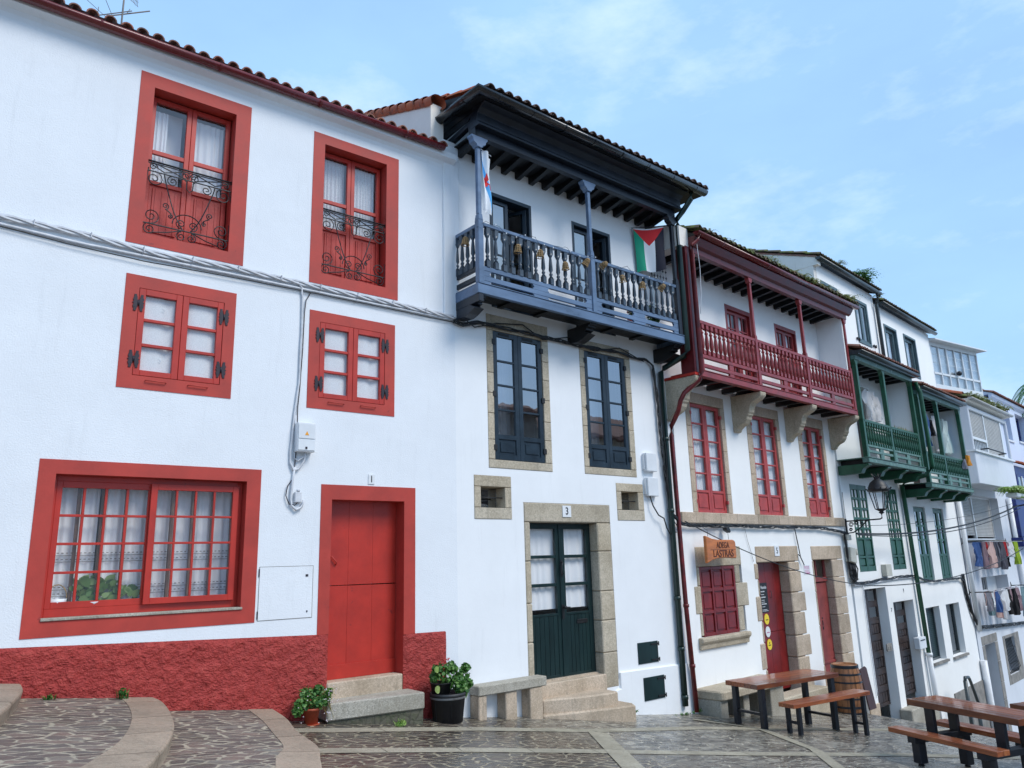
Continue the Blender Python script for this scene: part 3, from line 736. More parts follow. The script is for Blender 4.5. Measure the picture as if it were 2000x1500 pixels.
# cables on house 1
def cable(name, label, k, pts, r, mat, group=None, n=6, sag=0):
    P0 = pts[0]; rel = [(p[0]-P0[0], p[1]-P0[1], p[2]-P0[2]) for p in pts]
    fine = []
    for a, b in zip(rel, rel[1:]):
        st = max(2, int(Vector((b[0]-a[0], b[1]-a[1], b[2]-a[2])).length/.12))
        for i in range(st): s = i/st; fine.append(tuple(a[j]+(b[j]-a[j])*s for j in range(3)))
    fine.append(rel[-1])
    fine = [(x+random.uniform(-.002, .002), y, z+random.uniform(-.002, .002)-sag*sin(pi*i/(len(fine)-1))) for i, (x, y, z) in enumerate(fine)]
    o = MB().tube(fine, r, n).build(name, mat); place(o, k, *P0)
    return tag(o, label, 'cable', group)
def twist(name, label, k, pts, rad, r, mat, n=3, freq=2.2, group=None):
    P0 = pts[0]; mb = MB(); rel = [Vector((p[0]-P0[0], p[1]-P0[1], p[2]-P0[2])) for p in pts]; fine = []
    for a, b in zip(rel, rel[1:]):
        st = max(2, int((b-a).length/.05))
        fine += [a+(b-a)*(i/st) for i in range(st)]
    fine.append(rel[-1]); L_ = 0; acc = [0]
    for a, b in zip(fine, fine[1:]): L_ += (b-a).length; acc.append(L_)
    for q in range(n):
        pp = []; fr = freq*random.uniform(.8, 1.2) if n > 3 else freq
        for i, p in enumerate(fine):
            tg = (fine[min(i+1, len(fine)-1)]-fine[max(0, i-1)]).normalized(); sd = Vector((0, 1, 0)) if abs(tg.y) < .8 else Vector((1, 0, 0)); up = tg.cross(sd)
            a = acc[i]*fr*2*pi+q*2*pi/n+(random.uniform(-.3, .3) if n > 3 else 0); pp.append(p+up*cos(a)*rad+sd*(sin(a)*rad*.6))
        mb.tube(pp, r, 5)
    o = mb.build(name, mat); place(o, k, *P0); return tag(o, label, 'cable', group)
tw1 = twist('cable_bundle', 'thick twisted white cable running under the upper windows of the red trimmed house', 1, [(-9, .04, 5.17), (-5.275, .04, 5.055), (-4.6, .035, 5.055), (-3.89, .03, 5.01), (-3.1, .035, 5.03), (-2.28, .035, 5.02), (-1.4, .03, 5.01), (-.6, .035, 5.0), (-.05, .04, 4.985)], .020, .015, 'white_cable', 3, 1.5)
cable('cable', 'thin white conduit just below the twisted white cable', 1, [(-9, .02, 5.06), (-5.27, .02, 4.985), (-4.6, .02, 4.955), (-3.13, .02, 4.955), (-1.5, .02, 4.95), (-.03, .02, 4.95)], .016, 'white_cable')
cable('cable', 'thin dark cable hung lowest across the white wall', 1, [(-9, .035, 4.99), (-5.27, .035, 4.955), (-4.7, .035, 4.915), (-4.0, .035, 4.895), (-3.13, .035, 4.915), (-2.3, .03, 4.925), (-1.2, .03, 4.925), (-.03, .03, 4.915)], .006, 'iron')
clip = MB().tube([(0, -.03, .03), (0, .035, .035), (0, .035, .08), (0, -.03, .085)], .006, 5)
c0 = clip.build('clip', 'white_cable', tw1)
tp = [(-9, 5.17), (-5.275, 5.055), (-4.6, 5.055), (-3.89, 5.01), (-3.1, 5.03), (-2.28, 5.02), (-1.4, 5.01), (-.6, 5.0), (-.05, 4.985)]
for i in range(15):
    u = -7.5+i*.5; zz = [p[1]+(q[1]-p[1])*(u-p[0])/(q[0]-p[0]) for p, q in zip(tp, tp[1:]) if p[0] <= u < q[0]][0]
    (c0 if i == 0 else copy_part(c0, tw1)).location = ((u+9)*K, 0, (zz-5.17-.055)*K)
cable('cable', 'pair of white cables dropping from the main cable beside the small right window', 1, [(-2.30, .04, 5.02), (-2.24, .03, 4.97), (-2.215, .02, 4.85), (-2.212, .02, 4.4), (-2.22, .02, 3.79), (-2.262, .02, 3.40), (-2.29, .02, 2.97), (-2.285, .02, 2.85), (-2.25, .025, 2.765), (-2.19, .03, 2.78), (-2.13, .04, 2.87), (-2.125, .05, 2.97)], .013, 'white_cable')
cable('cable', 'thin grey cable running down into the loops below the electric box', 1, [(-2.12, .02, 4.92), (-2.17, .02, 4.82), (-2.185, .02, 4.66), (-2.19, .02, 4.2), (-2.205, .02, 3.75), (-2.225, .02, 3.5), (-2.215, .02, 3.2), (-2.228, .02, 2.9), (-2.235, .02, 2.75), (-2.25, .02, 2.67), (-2.31, .025, 2.58), (-2.325, .025, 2.48), (-2.285, .03, 2.38), (-2.22, .03, 2.37), (-2.17, .03, 2.42)], .006, 'hinge_iron')
cable('cable', 'white conduit hooking upward at its end left of door number 1', 1, [(-2.245, .02, 3.4), (-2.24, .02, 2.9), (-2.20, .03, 2.87), (-2.10, .05, 2.95)], .010, 'white_cable')
cable('cable', 'short white conduit curling up at the bottom of the wall run', 1, [(-2.235, .025, 2.8), (-2.265, .025, 2.5), (-2.26, .025, 2.37), (-2.20, .03, 2.32), (-2.14, .03, 2.35), (-2.12, .035, 2.43)], .014, 'white_cable')
o = MB().box(-.04, .04, 0, .045, -.06, .06).box(-.02, .02, .02, .05, .06, .09).build('junction_box', 'white_cable', bevel=.008); place(o, 1, -2.185, 0, 2.46); tag(o, 'small white junction box at the foot of the cable drop beside door number 1', 'junction box')
bx = thing('electric_box', 'white electric meter box with orange warning triangle on the red trimmed house', 'electric box', (1, -2.142, 0, 2.972))
MB().box(-.108, .108, 0, .115, .0, .335).build('housing', 'white_plastic', bx, bevel=.006); MB().box(-.100, .100, .117, .123, .015, .14).box(-.100, .100, .117, .123, .15, .32).build('cover', 'white_plastic', bx, bevel=.003)
MB().prism([(-.024, .19), (.024, .19), (0, .235)], .124, .126).build('warning_triangle', 'orange_paint', bx); MB().box(-.014, .008, .124, .130, .03, .055).build('lock', 'hinge_iron', bx)
# steps at door 1
st = thing('doorstep', 'grey granite block step in front of red door number 1', 'step', (1, -1.3, .15, .0))
MB().prism([(-.56, -.15), (-.56, .10), (.575, .235), (.575, -.15)], .075, .255, 'z').build('slab', 'granite_grey', st, bevel=.014)
m, t, b, o = nt('mossy_stone'); v = coords(t); n = noise(t, v, 7, 6, .7); vo = N(t, 'TexVoronoi', feature='DISTANCE_TO_EDGE'); vo.inputs['Scale'].default_value = 7; L(t, v, vo.inputs['Vector'])
cc = ramp(t, n, [(.3, (.05, .055, .03)), (.5, (.11, .10, .07)), (.7, (.06, .08, .03))]); cc = mix(t, ramp(t, vo.outputs[0], [(.01, .4), (.06, 1.0)]), (.04, .04, .025), cc); L(t, cc, b.inputs['Base Color']); b.inputs['Roughness'].default_value = .7; bump(t, b, math_(t, 'ADD', n, vo.outputs[0]), .8, .03)
MB().prism([(-.54, -.15), (-.54, .07), (.565, .21), (.565, -.15)], -.35, .074, 'z').build('rubble_base', 'mossy_stone', st)
# ================================================================ HOUSE 2: house with the dark blue wooden balcony
h2 = thing('house', 'tall white house with dark blue wooden balcony and a dark eaves roof, door number 3', 'house', (2, 0, 0, 0))
WL = ((.545, 1.735, 2.945, 5.17), (.665, 1.60, 3.065, 4.935)); WR = ((2.40, 3.59, 2.953, 5.10), (2.51, 3.46, 3.068, 4.93))
SL = ((.285, .933, 2.248, 2.838), (.40, .815, 2.403, 2.684)); SR = ((3.075, 3.717, 2.26, 2.845), (3.19, 3.575, 2.425, 2.712))
D2 = ((1.148, 2.90, -.05, 2.492), (1.26, 2.598, -.05, 2.215)); UA = (.656, 1.488, 5.30, 7.12); UB = (2.37, 3.284, 5.30, 7.12)
w = MB(); wall(w, .0, 4.56, -1.2, 7.62, [WL[0], WR[0], SL[0], SR[0], D2[0], (*UA,), (*UB,)], d=0, rev=.20)
w.build('wall', 'smooth_white', h2)
# raised white base band on the right and the party wall above house 1
MB().prism([(2.91, .045), (4.50, .012), (4.72, -.8), (4.85, -1.3), (2.80, -1.3), (2.80, -.20), (2.91, -.18)], -.02, .032).build('base_band', 'smooth_white', h2, bevel=.01)
mb = MB().prism([(0, 7.3), (0, 8.20), (-1.9, 8.93), (-4, 9.7), (-4, 7.3)], -.39, -.17, 'u'); mb.build('gable_wall', 'cream_white', h2)
mb = MB()
for i in range(9):
    dd = .10-i*.235; z = 8.215-(dd)*.386
    mb.add(MB().grid(lambda a, b, dd=dd, z=z: (-.32+.135*cos(pi*(1.5*a-.25))*(1-.14*b), dd-.27*b, z-.005+.1*b+.115*sin(pi*(1.5*a-.25))*(1-.12*b)+.02*(1-b)), 10, 1))
mb.build('verge_tiles', 'tile_orange', h2)
# stone surrounds
surround(h2, *WL, n=6); surround(h2, *WR, n=6); surround(h2, *SL, n=1, name='stone_surround'); surround(h2, *SR, n=1)
mb = MB(); s = side_stones(D2[0][0], D2[1][0], .08, 2.215, 4)+side_stones(D2[1][1], D2[0][1], -.15, 2.215, 5)+[(D2[0][0], D2[0][1], 2.215, 2.492)]
blocks(mb, s, -.24, .008); mb.build('stone_surround', 'granite_tan', h2, bevel=.014)
for (o_, i_) in (SL, SR):
    pn = MB().box(i_[0], i_[1], -.2, -.19, i_[2], i_[3]); wn = pn.build('vent_window', 'pane_mirror', h2)
    MB().tube([(i_[0], -.06, (i_[2]+i_[3])/2), (i_[1], -.06, (i_[2]+i_[3])/2)], .009, 6).build('bar', 'iron', wn)
    MB().box(i_[0], i_[1], -.215, -.205, i_[2], i_[3]).build('backing', 'shade_joint_black', wn)
# french windows
for i_ in (WL[1], WR[1]):
    a, b = i_[0]+.004, i_[1]-.004
    win = window(h2, a, b, i_[2]+.004, i_[3]-.004, -.005, 'window_navy', rows=4, st=.072, top=.075, bot=.075, kick=.215, mt=.028, th=.05, cur=None, glassm='pane_mirror')
    for u in (a, b):
        for z in (i_[2]+.17, (i_[2]+i_[3])/2, i_[3]-.17): MB().box(u-.03, u+.03, -.005, .014, z-.04, z+.04).build('hinge', 'iron', win, bevel=.004)
    mb = MB(); mid = (a+b)/2
    for q in (a+.1, mid+.09): mb.box(q, q+.2, -.003, .002, i_[3]-.055, i_[3]-.02)
    split(mb, 'catch_plate', 'shade_joint_black', win)
    curtain(win, a+.06, mid-.06, i_[2]+.3, i_[3]-.08, -.16, 'curtain_white', 5)
# door 3
dr = MB(); pn = MB(); mid = 1.96
for a, b in ((1.264, mid-.002), (mid+.002, 2.594)):
    leafbars(dr, pn, a, b, .075, 2.205, -.20, -.155, .085, .075, .035, 3, 1, .045, .80, False)
    for k in range(7):
        x0, x1 = a+.085, b-.085; u = x0+(x1-x0)*k/6
        if k < 6: dr.box(u+.003, x0+(x1-x0)*(k+1)/6-.003, -.172, -.162, .11, .905)
door = dr.build('door', 'bottle_green_door', h2, bevel=.002); pn.build('pane', 'pane_soft', door)
dr2 = MB().box(mid-.025, mid+.03, -.155, -.14, .08, 2.2).build('cover_strip', 'bottle_green_door', door, bevel=.004)
for a, b in ((1.32, 1.90), (2.02, 2.54)): curtain(door, a, b, 1.0, 2.16, -.235, 'curtain_white', 4, .009)
MB().tube([(mid, -.14, 1.66), (mid, -.10, 1.65), (mid-.03, -.095, 1.60), (mid-.03, -.095, 1.54), (mid, -.10, 1.49), (mid, -.14, 1.48)], .009, 6).box(mid-.02, mid+.02, -.14, -.13, 1.45, 1.69).build('knocker', 'iron', door)
MB().box(mid-.022, mid+.022, -.14, -.13, .86, 1.06).tube([(mid, -.13, 1.02), (mid, -.08, 1.02), (mid+.09, -.08, 1.015)], .010, 6).lathe([(.022, 1.0), (.03, 1.02), (.022, 1.04)], mid, -.085, 10).build('handle', 'iron', door)
MB().box(2.24, 2.46, -.158, -.148, .775, .83).box(2.25, 2.45, -.15, -.14, .815, .835).build('letter_slot', 'iron', door, bevel=.004)
np_ = MB().box(1.885, 2.055, .01, .02, 2.295, 2.46).build('number_plate', 'white_paint', h2)
text('numeral', '3', .15, 'black_paint', np_, 1.97, .021, 2.377, .85)
MB().box(1.26, 2.60, -.24, -.10, .04, .075).build('threshold', 'granite_warm', h2)
for z0, z1, u0, u1 in ((.105, .415, 3.347, 3.815), (-.42, -.09, 3.40, 3.877)):
    hd = MB().box(u0, u1, .0 if z0 > 0 else .03, .012 if z0 > 0 else .045, z0, z1).build('vent_door', 'bottle_green_door', h2, bevel=.003)
    d_ = .014 if z0 > 0 else .047
    for z in (z0+.04, z1-.04): MB().box(u1-.17, u1+.01, d_, d_+.010, z-.012, z+.012).tube([(u1+.005, d_+.01, z-.03), (u1+.005, d_+.01, z+.03)], .010, 6).build('hinge', 'iron', hd)
# balcony doors, leaves standing open
for (a, b, z0, z1), od in ((UA, .8), (UB, .75)):
    mb = MB(); ring(mb, (a, b, z0-.01, z1), (a+.05, b-.05, z0, z1-.06), -.2, .008); win = mb.build('balcony_door', 'window_navy', h2, bevel=.004)
    mb = MB(); pn = MB(); leafbars(mb, pn, a+.055, (a+b)/2-.01, z0, z1-.07, -.10, -.06, .06, .06, .06, 3, 1, .024, .35)
    mb.build('leaf', 'window_navy', win, bevel=.002); pn.build('pane', 'pane_mirror', win)
    lf = MB(); pn = MB(); leafbars(lf, pn, 0, (b-a)/2-.06, z0, z1-.07, -.04, 0, .06, .06, .06, 3, 1, .024, .35)
    l1 = lf.build('leaf', 'window_navy', win, bevel=.002); l1.location = ((b-.05)*K, .05*K, 0); l1.rotation_euler = (0, 0, radians(118))
    MB().box(a+.05, b-.05, -1.2, -.9, z0, z1).build('room_shade', 'shade_joint_black', win)  # near-black slab stands in for the shade of the unlit room
    curtain(win, a+.07, (a+b)/2-.03, z0+.4, z1-.15, -.16, 'curtain_white', 4, .01)
# ---- balcony
F = .57
bal = MB()
bal.box(.0, 4.40, .02, F+.012, 5.335, 5.352)          # floor lip
bal.box(-.02, 4.40, F-.06, F+.002, 5.20, 5.334)       # front beam
bal.box(-.005, .07, -.06, F-.062, 5.20, 5.334); bal.box(4.33, 4.395, 0, F-.062, 5.20, 5.334)
balcony = bal.build('balcony', 'skylit_blue_wood', h2, bevel=.006)
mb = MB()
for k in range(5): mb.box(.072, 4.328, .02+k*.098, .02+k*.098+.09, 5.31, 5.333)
split(mb, 'floor_board', 'shade_joint_black', balcony)
def corbel(u0, u1, z=5.198):
    return MB().prism([(.0, z), (F-.065, z), (F-.07, z-.03), (F-.10, z-.035), (F-.10, z-.06), (F-.15, z-.07), (F-.15, z-.10), (F-.21, z-.115), (F-.11, z-.17), (F-.25, z-.225), (.22, z-.25), (.0, z-.23)][:12], u0, u1, 'u')
for u, m_ in ((.005, 'shaded_blue_wood'), (2.16, 'shade_joint_black'), (4.22, 'shade_joint_black')): corbel(u, u+.16).build('corbel', m_, balcony, bevel=.004)  # left corbel in the shaded wood, the others in the underside's shade colour
MB().box(1.7, 1.86, 0, .35, 4.98, 5.19).build
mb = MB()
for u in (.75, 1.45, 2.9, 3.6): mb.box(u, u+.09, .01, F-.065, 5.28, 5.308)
split(mb, 'joist', 'shade_joint_black', balcony)
POSTS = (.005, 2.19, 4.275)
for j, u in enumerate(POSTS):
    p = MB(); s = .088
    p.box(u, u+s, F-s, F, 5.354, 6.27); p.prism([(u, 6.27), (u+s, 6.27), (u+s-.018, 6.36), (u+.018, 6.36)], F-s, F)
    p.box(u+.014, u+s-.014, F-s+.014, F-.014, 6.36, 7.37)
    p.build('post', 'skylit_blue_wood' if j < 2 else 'shaded_blue_wood', balcony, bevel=.005)  # right post takes the shaded copy of the wood
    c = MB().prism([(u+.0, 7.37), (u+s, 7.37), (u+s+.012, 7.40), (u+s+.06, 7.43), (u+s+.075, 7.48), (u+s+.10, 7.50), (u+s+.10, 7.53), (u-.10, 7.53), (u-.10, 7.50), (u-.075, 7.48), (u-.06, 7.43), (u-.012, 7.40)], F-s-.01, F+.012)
    c.build('post_cap', 'skylit_blue_wood' if j < 2 else 'shaded_blue_wood', balcony, bevel=.004)
for a, b in ((POSTS[0]+.088, POSTS[1]), (POSTS[1]+.088, POSTS[2])):
    MB().box(a, b, F-.075, F-.005, 6.19, 6.245).build('handrail', 'skylit_blue_wood', balcony, bevel=.008)
    m_ = (a+b)/2
    MB().box(a, b, F-.06, F-.02, 5.545, 5.61).box(a, b, F-.055, F-.02, 5.40, 5.47).build('bottom_rail', 'skylit_blue_wood', balcony, bevel=.004)
    mb = MB()
    for z0, z1 in ((5.472, 5.543), (5.354, 5.398)):
        for c0, c1, sd in ((a, a+.11, 1), (m_-.13, m_+.13, 0), (b-.11, b, -1)):
            e = .03; zc = (z0+z1)/2
            pts = [(c0, z0), (c1, z0)] + ([(c1+e, z0), (c1, zc), (c1+e, z1)] if sd != -1 else []) + [(c1, z1), (c0, z1)] + ([(c0-e, z1), (c0, zc), (c0-e, z0)] if sd != 1 else [])
            mb.prism(pts, F-.053, F-.022)
    split(mb, 'spacer', 'skylit_blue_wood', balcony)
MB().box(.005, .075, -.05, F-.09, 6.17, 6.225).build('handrail', 'skylit_blue_wood', balcony, bevel=.008)
MB().box(.015, .06, -.05, F-.09, 5.545, 5.61).box(.015, .055, -.05, F-.09, 5.40, 5.47).build('bottom_rail', 'shaded_blue_wood', balcony, bevel=.004)
MB().box(.0, .075, -.05, F-.003, 5.09, 5.198).build('side_beam', 'shaded_blue_wood', balcony, bevel=.004)
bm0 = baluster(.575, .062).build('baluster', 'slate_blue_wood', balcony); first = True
def bpos(u, d, z, o=None):
    global first
    if first: bm0.location = (u*K, -d*K, z*K); first = False
    else: copy_part(bm0, balcony, (u*K, -d*K, z*K))
for i in range(14): bpos(POSTS[0]+.088+(2.097)*(i+.6)/14.2, F-.04, 5.61)
for i in range(14): bpos(POSTS[1]+.088+(1.997)*(i+.6)/14.2, F-.04, 5.61)
for i in range(4): bpos(.037, .02+i*.125, 5.595)
# ---- eaves
ev = MB().box(-.02, 4.40, F-.085, F+.0, 7.535, 7.66)
ev.prism([(F+.0, 7.662), (F+.10, 7.662), (F+.10, 7.70), (F+.06, 7.74), (F+.07, 7.86), (F+.14, 7.92), (F+.24, 7.95), (F+.24, 7.98), (F-.1, 7.98), (F-.1, 7.662)], -.03, 4.50, 'u')
eaves = ev.build('eaves', 'shaded_blue_wood', h2, bevel=.004)
MB().box(.0, 4.42, .0, F-.09, 7.60, 7.615).build('soffit', 'shade_joint_black', eaves)
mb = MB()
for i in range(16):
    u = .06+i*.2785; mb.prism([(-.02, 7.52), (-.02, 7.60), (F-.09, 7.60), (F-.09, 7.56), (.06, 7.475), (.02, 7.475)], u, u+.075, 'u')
split(mb, 'rafter', 'shade_joint_black', eaves)
MB().prism([(-.28, 7.76), (-.24, 7.80), (.3, 7.83), (.42, 7.83), (.62, 8.0), (.62, 8.02), (-.28, 8.25)], -.035, -.005, 'u').build('side_cladding', 'shaded_blue_wood', eaves, bevel=.003)
mb = MB()
for z in (7.91, 8.02, 8.12): mb.box(-.040, -.036, -.26, .58-(z-7.9)*.4, z, z+.006)
split(mb, 'cladding_joint', 'shade_joint_black', eaves)
MB().prism([(-.27, 7.66), (-.27, 7.75), (.40, 7.82), (.57, 7.82), (.57, 7.54), (.44, 7.54), (.40, 7.74)], -.025, .05, 'u').build('side_brace', 'shaded_blue_wood', eaves, bevel=.003)
MB().prism([(.95, 7.965), (.95, 7.99), (-.3, 8.42), (-4, 9.7), (-4, 9.6), (-.3, 8.32), (.2, 8.0)], -.17, 4.86, 'u').build('roof_deck', 'shade_joint_black', h2)
tiles(h2, -.05, 4.80, 1.0, 8.035, 4.6, .36, 'tile_dark', .168, .062)
gutter(h2, [(-.23, -.32, 8.0), (-.23, .955, 7.985), (4.80, .955, 7.985)], .078, 'gutter_black', .62)
tt = tiles(h2, -.16, .02, .80, 8.06, 1.2, .36, 'tile_orange', .165, .055, name='roof_edge')
# drainpipes
MB().tube([(4.50, .88, 7.93), (4.50, .86, 7.80), (4.46, .70, 7.62), (4.43, .60, 7.52), (4.43, .58, 7.38), (4.43, .58, 5.10), (4.44, .50, 5.02), (4.36, .10, 4.87), (4.31, .07, 4.80), (4.31, .07, -.60)], .048, 10).build('drainpipe', 'pipe_green', h2)
mb = MB()
for z in (3.6, 2.4, 1.0, .22, -.5): mb.lathe([(.056, z), (.056, z+.06)], 4.31, .07, 10)
split(mb, 'pipe_collar', 'pipe_green', h2)
# bench and steps
bn = thing('stone_bench', 'long granite bench on three stone legs between the black planter and the steps', 'bench', (2, .70, .1, -.25))
MB().prism([(-.54, -.1), (-.54, .10), (-.1, .115), (.60, .10), (.60, -.1)], .32, .44, 'z').build('seat', 'granite_grey', bn, bevel=.012)
for a, b in ((-.53, -.40), (-.10, .09), (.31, .53)): MB().box(a, b, -.1, .085, -.15, .318).build('leg', 'granite_warm', bn, bevel=.01)
sp_ = thing('entrance_steps', 'worn granite steps below dark green door number 3', 'steps', (2, 1.9, .3, -.4))
MB().box(-.60, .72, -.52, -.27, .22, .455).build('top_step', 'granite_warm', sp_, bevel=.01)
MB().prism([(-.62, -.3), (-.62, -.19), (-.1, .02), (.30, .10), (.54, .11), (.56, -.3)], -.2, .28, 'z').build('middle_step', 'granite_warm', sp_, bevel=.02)
MB().prism([(-.65, -.3), (-.655, -.14), (.3, .18), (.70, .27), (.78, .15), (.80, -.3)], -.35, .10, 'z').build('bottom_step', 'granite_warm', sp_, bevel=.02)
# meters, cables
mg = 'grey white meter boxes beside the green drainpipe'
for z, l in ((3.06, 'upper pale meter box beside the green drainpipe on the blue balcony house'), (2.655, 'lower pale meter box beside the green drainpipe on the blue balcony house')):
    bx = thing('electric_box', l, 'electric box', (2, 3.88, 0, z), mg)
    MB().box(-.13, .13, 0, .09, 0, .30).build('housing', 'white_plastic', bx, bevel=.008); MB().box(-.15, -.132, 0, .05, .03, .27).build('side_cover', 'white_plastic', bx)
twist('cable_bundle', 'black cable bundle sagging under the blue balcony', 2, [(-.05, .04, 4.93), (.1, .06, 4.90), (.35, .06, 4.98), (.7, .05, 4.985), (1.1, .05, 4.99), (1.5, .05, 4.98), (1.9, .05, 4.98), (2.4, .05, 4.965), (3.0, .05, 5.0), (3.5, .05, 4.98), (3.95, .05, 4.97), (4.12, .05, 4.88), (4.17, .05, 4.6), (4.18, .06, 4.2), (4.20, .06, 3.6), (4.23, .06, 3.1), (4.28, .06, 2.7), (4.33, .07, 2.4)], .022, .011, 'iron', 5, 1.3)
cable('cable', 'loose black cable looping above the bundle under the blue balcony', 2, [(.08, .05, 5.02), (.3, .05, 4.90), (.7, .05, 5.03), (1.2, .05, 5.10), (1.6, .05, 4.93), (2.1, .05, 5.06), (2.7, .05, 4.93), (3.3, .05, 5.08), (3.9, .05, 4.93)], .009, 'iron')
cable('cable', 'black cable looping out from the lower meter box beside the green drainpipe', 2, [(3.82, .05, 2.66), (3.86, .07, 2.5), (3.97, .08, 2.35), (4.1, .08, 2.3), (4.15, .08, 2.15), (4.24, .07, 2.05), (4.4, .07, 2.08)], .011, 'iron')
cable('cable', 'thin black cable dropping beside the green drainpipe', 2, [(4.24, .09, 4.7), (4.22, .09, 4.0), (4.26, .10, 3.4), (4.24, .10, 2.9), (4.30, .10, 2.3), (4.42, .10, 2.15)], .007, 'iron')
# flags
fl = thing('flag', 'white flag with a blue diagonal band and a red star behind the left balcony post', 'flag', (2, .12, .50, 7.38))
def fs(a, b): return (.01+(.20-.05*(1-b))*a+.02*(1-b)+.01*sin(b*5), -.03*a+.035*sin(a*9+b*3)+.012*sin(b*8), -.92*(1-b)-.03*a+.03*sin(a*4))
MB().grid(fs, 12, 24, uv=True).build('cloth', 'flag_band', fl)
st_ = MB(); pts = []
for k in range(10):
    a = pi/2+k*pi/5; r_ = .36 if k % 2 == 0 else .15; x, y = .52+r_*cos(a)*1.2, .50+r_*sin(a)*.42; p = fs(x, y); pts.append((p[0], p[1]+.006, p[2]))
c = fs(.52, .5)
for k in range(10): st_.face([(c[0], c[1]+.006, c[2]), pts[k], pts[(k+1) % 10]])
st_.build('star', 'star_red', fl)
MB().tube([(0, 0, .02), (.22, -.04, .0)], .006, 5).build('cord', 'white_cable', fl)
fl = thing('flag', 'green white and black flag with red triangle hanging by the right post', 'flag', (2, 3.84, .06, 7.37))
MB().grid(lambda a, b: (.40*a+.07*(1-b)*(1-a)-.01*(1-b), .37*a-.02*(1-b)+.022*sin(a*9+b*2)*(1.25-b), -.82*(1-b)+.01*a-.035*sin(pi*a)*b+.02*sin(a*7)*(1-b)), 24, 24, uv=True).build('cloth', 'flag_triangle', fl)
MB().tube([(-.02, -.02, .0), (.42, .39, .01)], .008, 6).build('rod', 'hinge_iron', fl)
# wicker bells on the string of lights
bl = [(-.02, .30, 6.03, 'wicker bell lantern on the left return rail of the blue balcony'), (.68, F+.03, 5.99, 'second wicker bell lantern from the left on the blue balcony'), (1.10, F+.03, 6.02, 'third wicker bell lantern from the left on the blue balcony'), (1.60, F+.03, 5.95, 'fourth wicker bell lantern from the left on the blue balcony'), (2.06, F+.03, 6.12, 'wicker bell lantern tilted against the left of the middle balcony post'), (2.45, F+.03, 6.17, 'wicker bell lantern lying on its side right of the middle balcony post'), (2.86, F+.03, 6.03, 'third wicker bell lantern from the right on the blue balcony'), (3.34, F+.03, 6.02, 'second wicker bell lantern from the right on the blue balcony'), (3.85, F+.03, 6.10, 'wicker bell lantern at the right end of the blue balcony rail')]
bell = None
for i, (u, d, z, l) in enumerate(bl):
    if bell is None:
        mb = MB(); R_ = [(.018, .055), (.034, .04), (.042, .01), (.046, -.03), (.056, -.06)]
        for k in range(10): a = k*2*pi/10; mb.tube([(r_*cos(a), r_*sin(a), z_) for r_, z_ in R_], .0055, 4)
        for r_, z_ in R_: mb.tube([(r_*cos(k*pi/6), r_*sin(k*pi/6), z_) for k in range(13)], .006, 4)
        mb.lathe([(.03, .02), (.035, -.03)], 0, 0, 8)
        bell = mb.build('wicker_lantern', 'wicker'); o = bell
    else: o = bell.copy(); col.objects.link(o)
    place(o, 2, u, d, z); o.rotation_euler.x = (0, .1, 0, .1, .5, 1.1, .2, .1, .9)[i]; o.rotation_euler.y = (.1, 0, .1, -.15, .4, .5, -.3, 0, .3)[i]
    tag(o, l, 'lantern', 'wicker bell lanterns along the blue balcony rail')
sl = thing('string_light', 'string of small white bulbs wound along the blue balcony handrail', 'string lights', (2, 0, F, 6.2))
pts = [(.06+i*.06, .012+.01*sin(i*1.3), .01+.045*sin(i*.55)+.02*sin(i*1.7)) for i in range(70)]
MB().tube(pts, .003, 4).build('wire', 'iron', sl)
mb = MB()
for i in range(1, 70, 3): p = pts[i]; mb.lathe([(.002, -.012), (.010, -.005), (.010, .005), (.002, .012)], 0, 0, 6) if 0 else mb.add(MB().lathe([(.003, -.012), (.010, -.005), (.010, .005), (.003, .012)], 0, 0, 6), p[0], p[1]+.008, p[2])
mb.build('bulb', 'white_paint', sl)
ch = thing('wind_chime', 'dark metal wind chime of nested arches beside the triangle flag', 'wind chime', (2, 4.60, .08, 6.98))
ch.location = world(2, 4.42, .10, 6.78)
mb = MB()
for r_ in (.10, .15, .20): mb.tube([(r_*cos(pi*i/12), 0, r_*sin(pi*i/12)) for i in range(13)], .008, 5)
mb.tube([(-.2, 0, 0), (.2, 0, 0)], .007, 5); mb.build('arches', 'iron', ch)
mb = MB()
for k in range(6):
    u = -.2+k*.08
    mb.tube([(u, 0, 0), (u, 0, -.42+.04*(k % 2))], .002, 3)
    for j in range(3):
        z = -.08-j*.12; mb.prism([(u+(.032 if q % 2 == 0 else .012)*cos(q*pi/4), z+(.032 if q % 2 == 0 else .012)*sin(q*pi/4)) for q in range(8)], -.004, .004)
mb.build('hanging_stars', 'iron', ch)
pt = thing('potted_plant', 'green leafy plant behind the right end of the blue balcony rail', 'plant', (2, 4.0, .25, 5.36))
mb = MB(); spray(mb, (0, 0, .32), (.16, .1, .28), 130, .07); mb.build('foliage', 'leaf_dark', pt); MB().lathe([(.08, 0), (.1, .14)], 0, 0, 12).build('pot', 'grey_pot', pt)
pt = thing('potted_plant', 'small red flowering plant behind the blue balcony rail', 'plant', (2, 3.45, .25, 5.36))
mb = MB(); spray(mb, (0, 0, .30), (.13, .08, .10), 60, .05); mb.build('foliage', 'leaf_dark', pt); mb = MB(); spray(mb, (0, 0, .36), (.15, .08, .08), 30, .04); mb.build('flower', 'petal_red', pt); MB().lathe([(.07, 0), (.09, .2)], 0, 0, 12).build('pot', 'terracotta', pt)
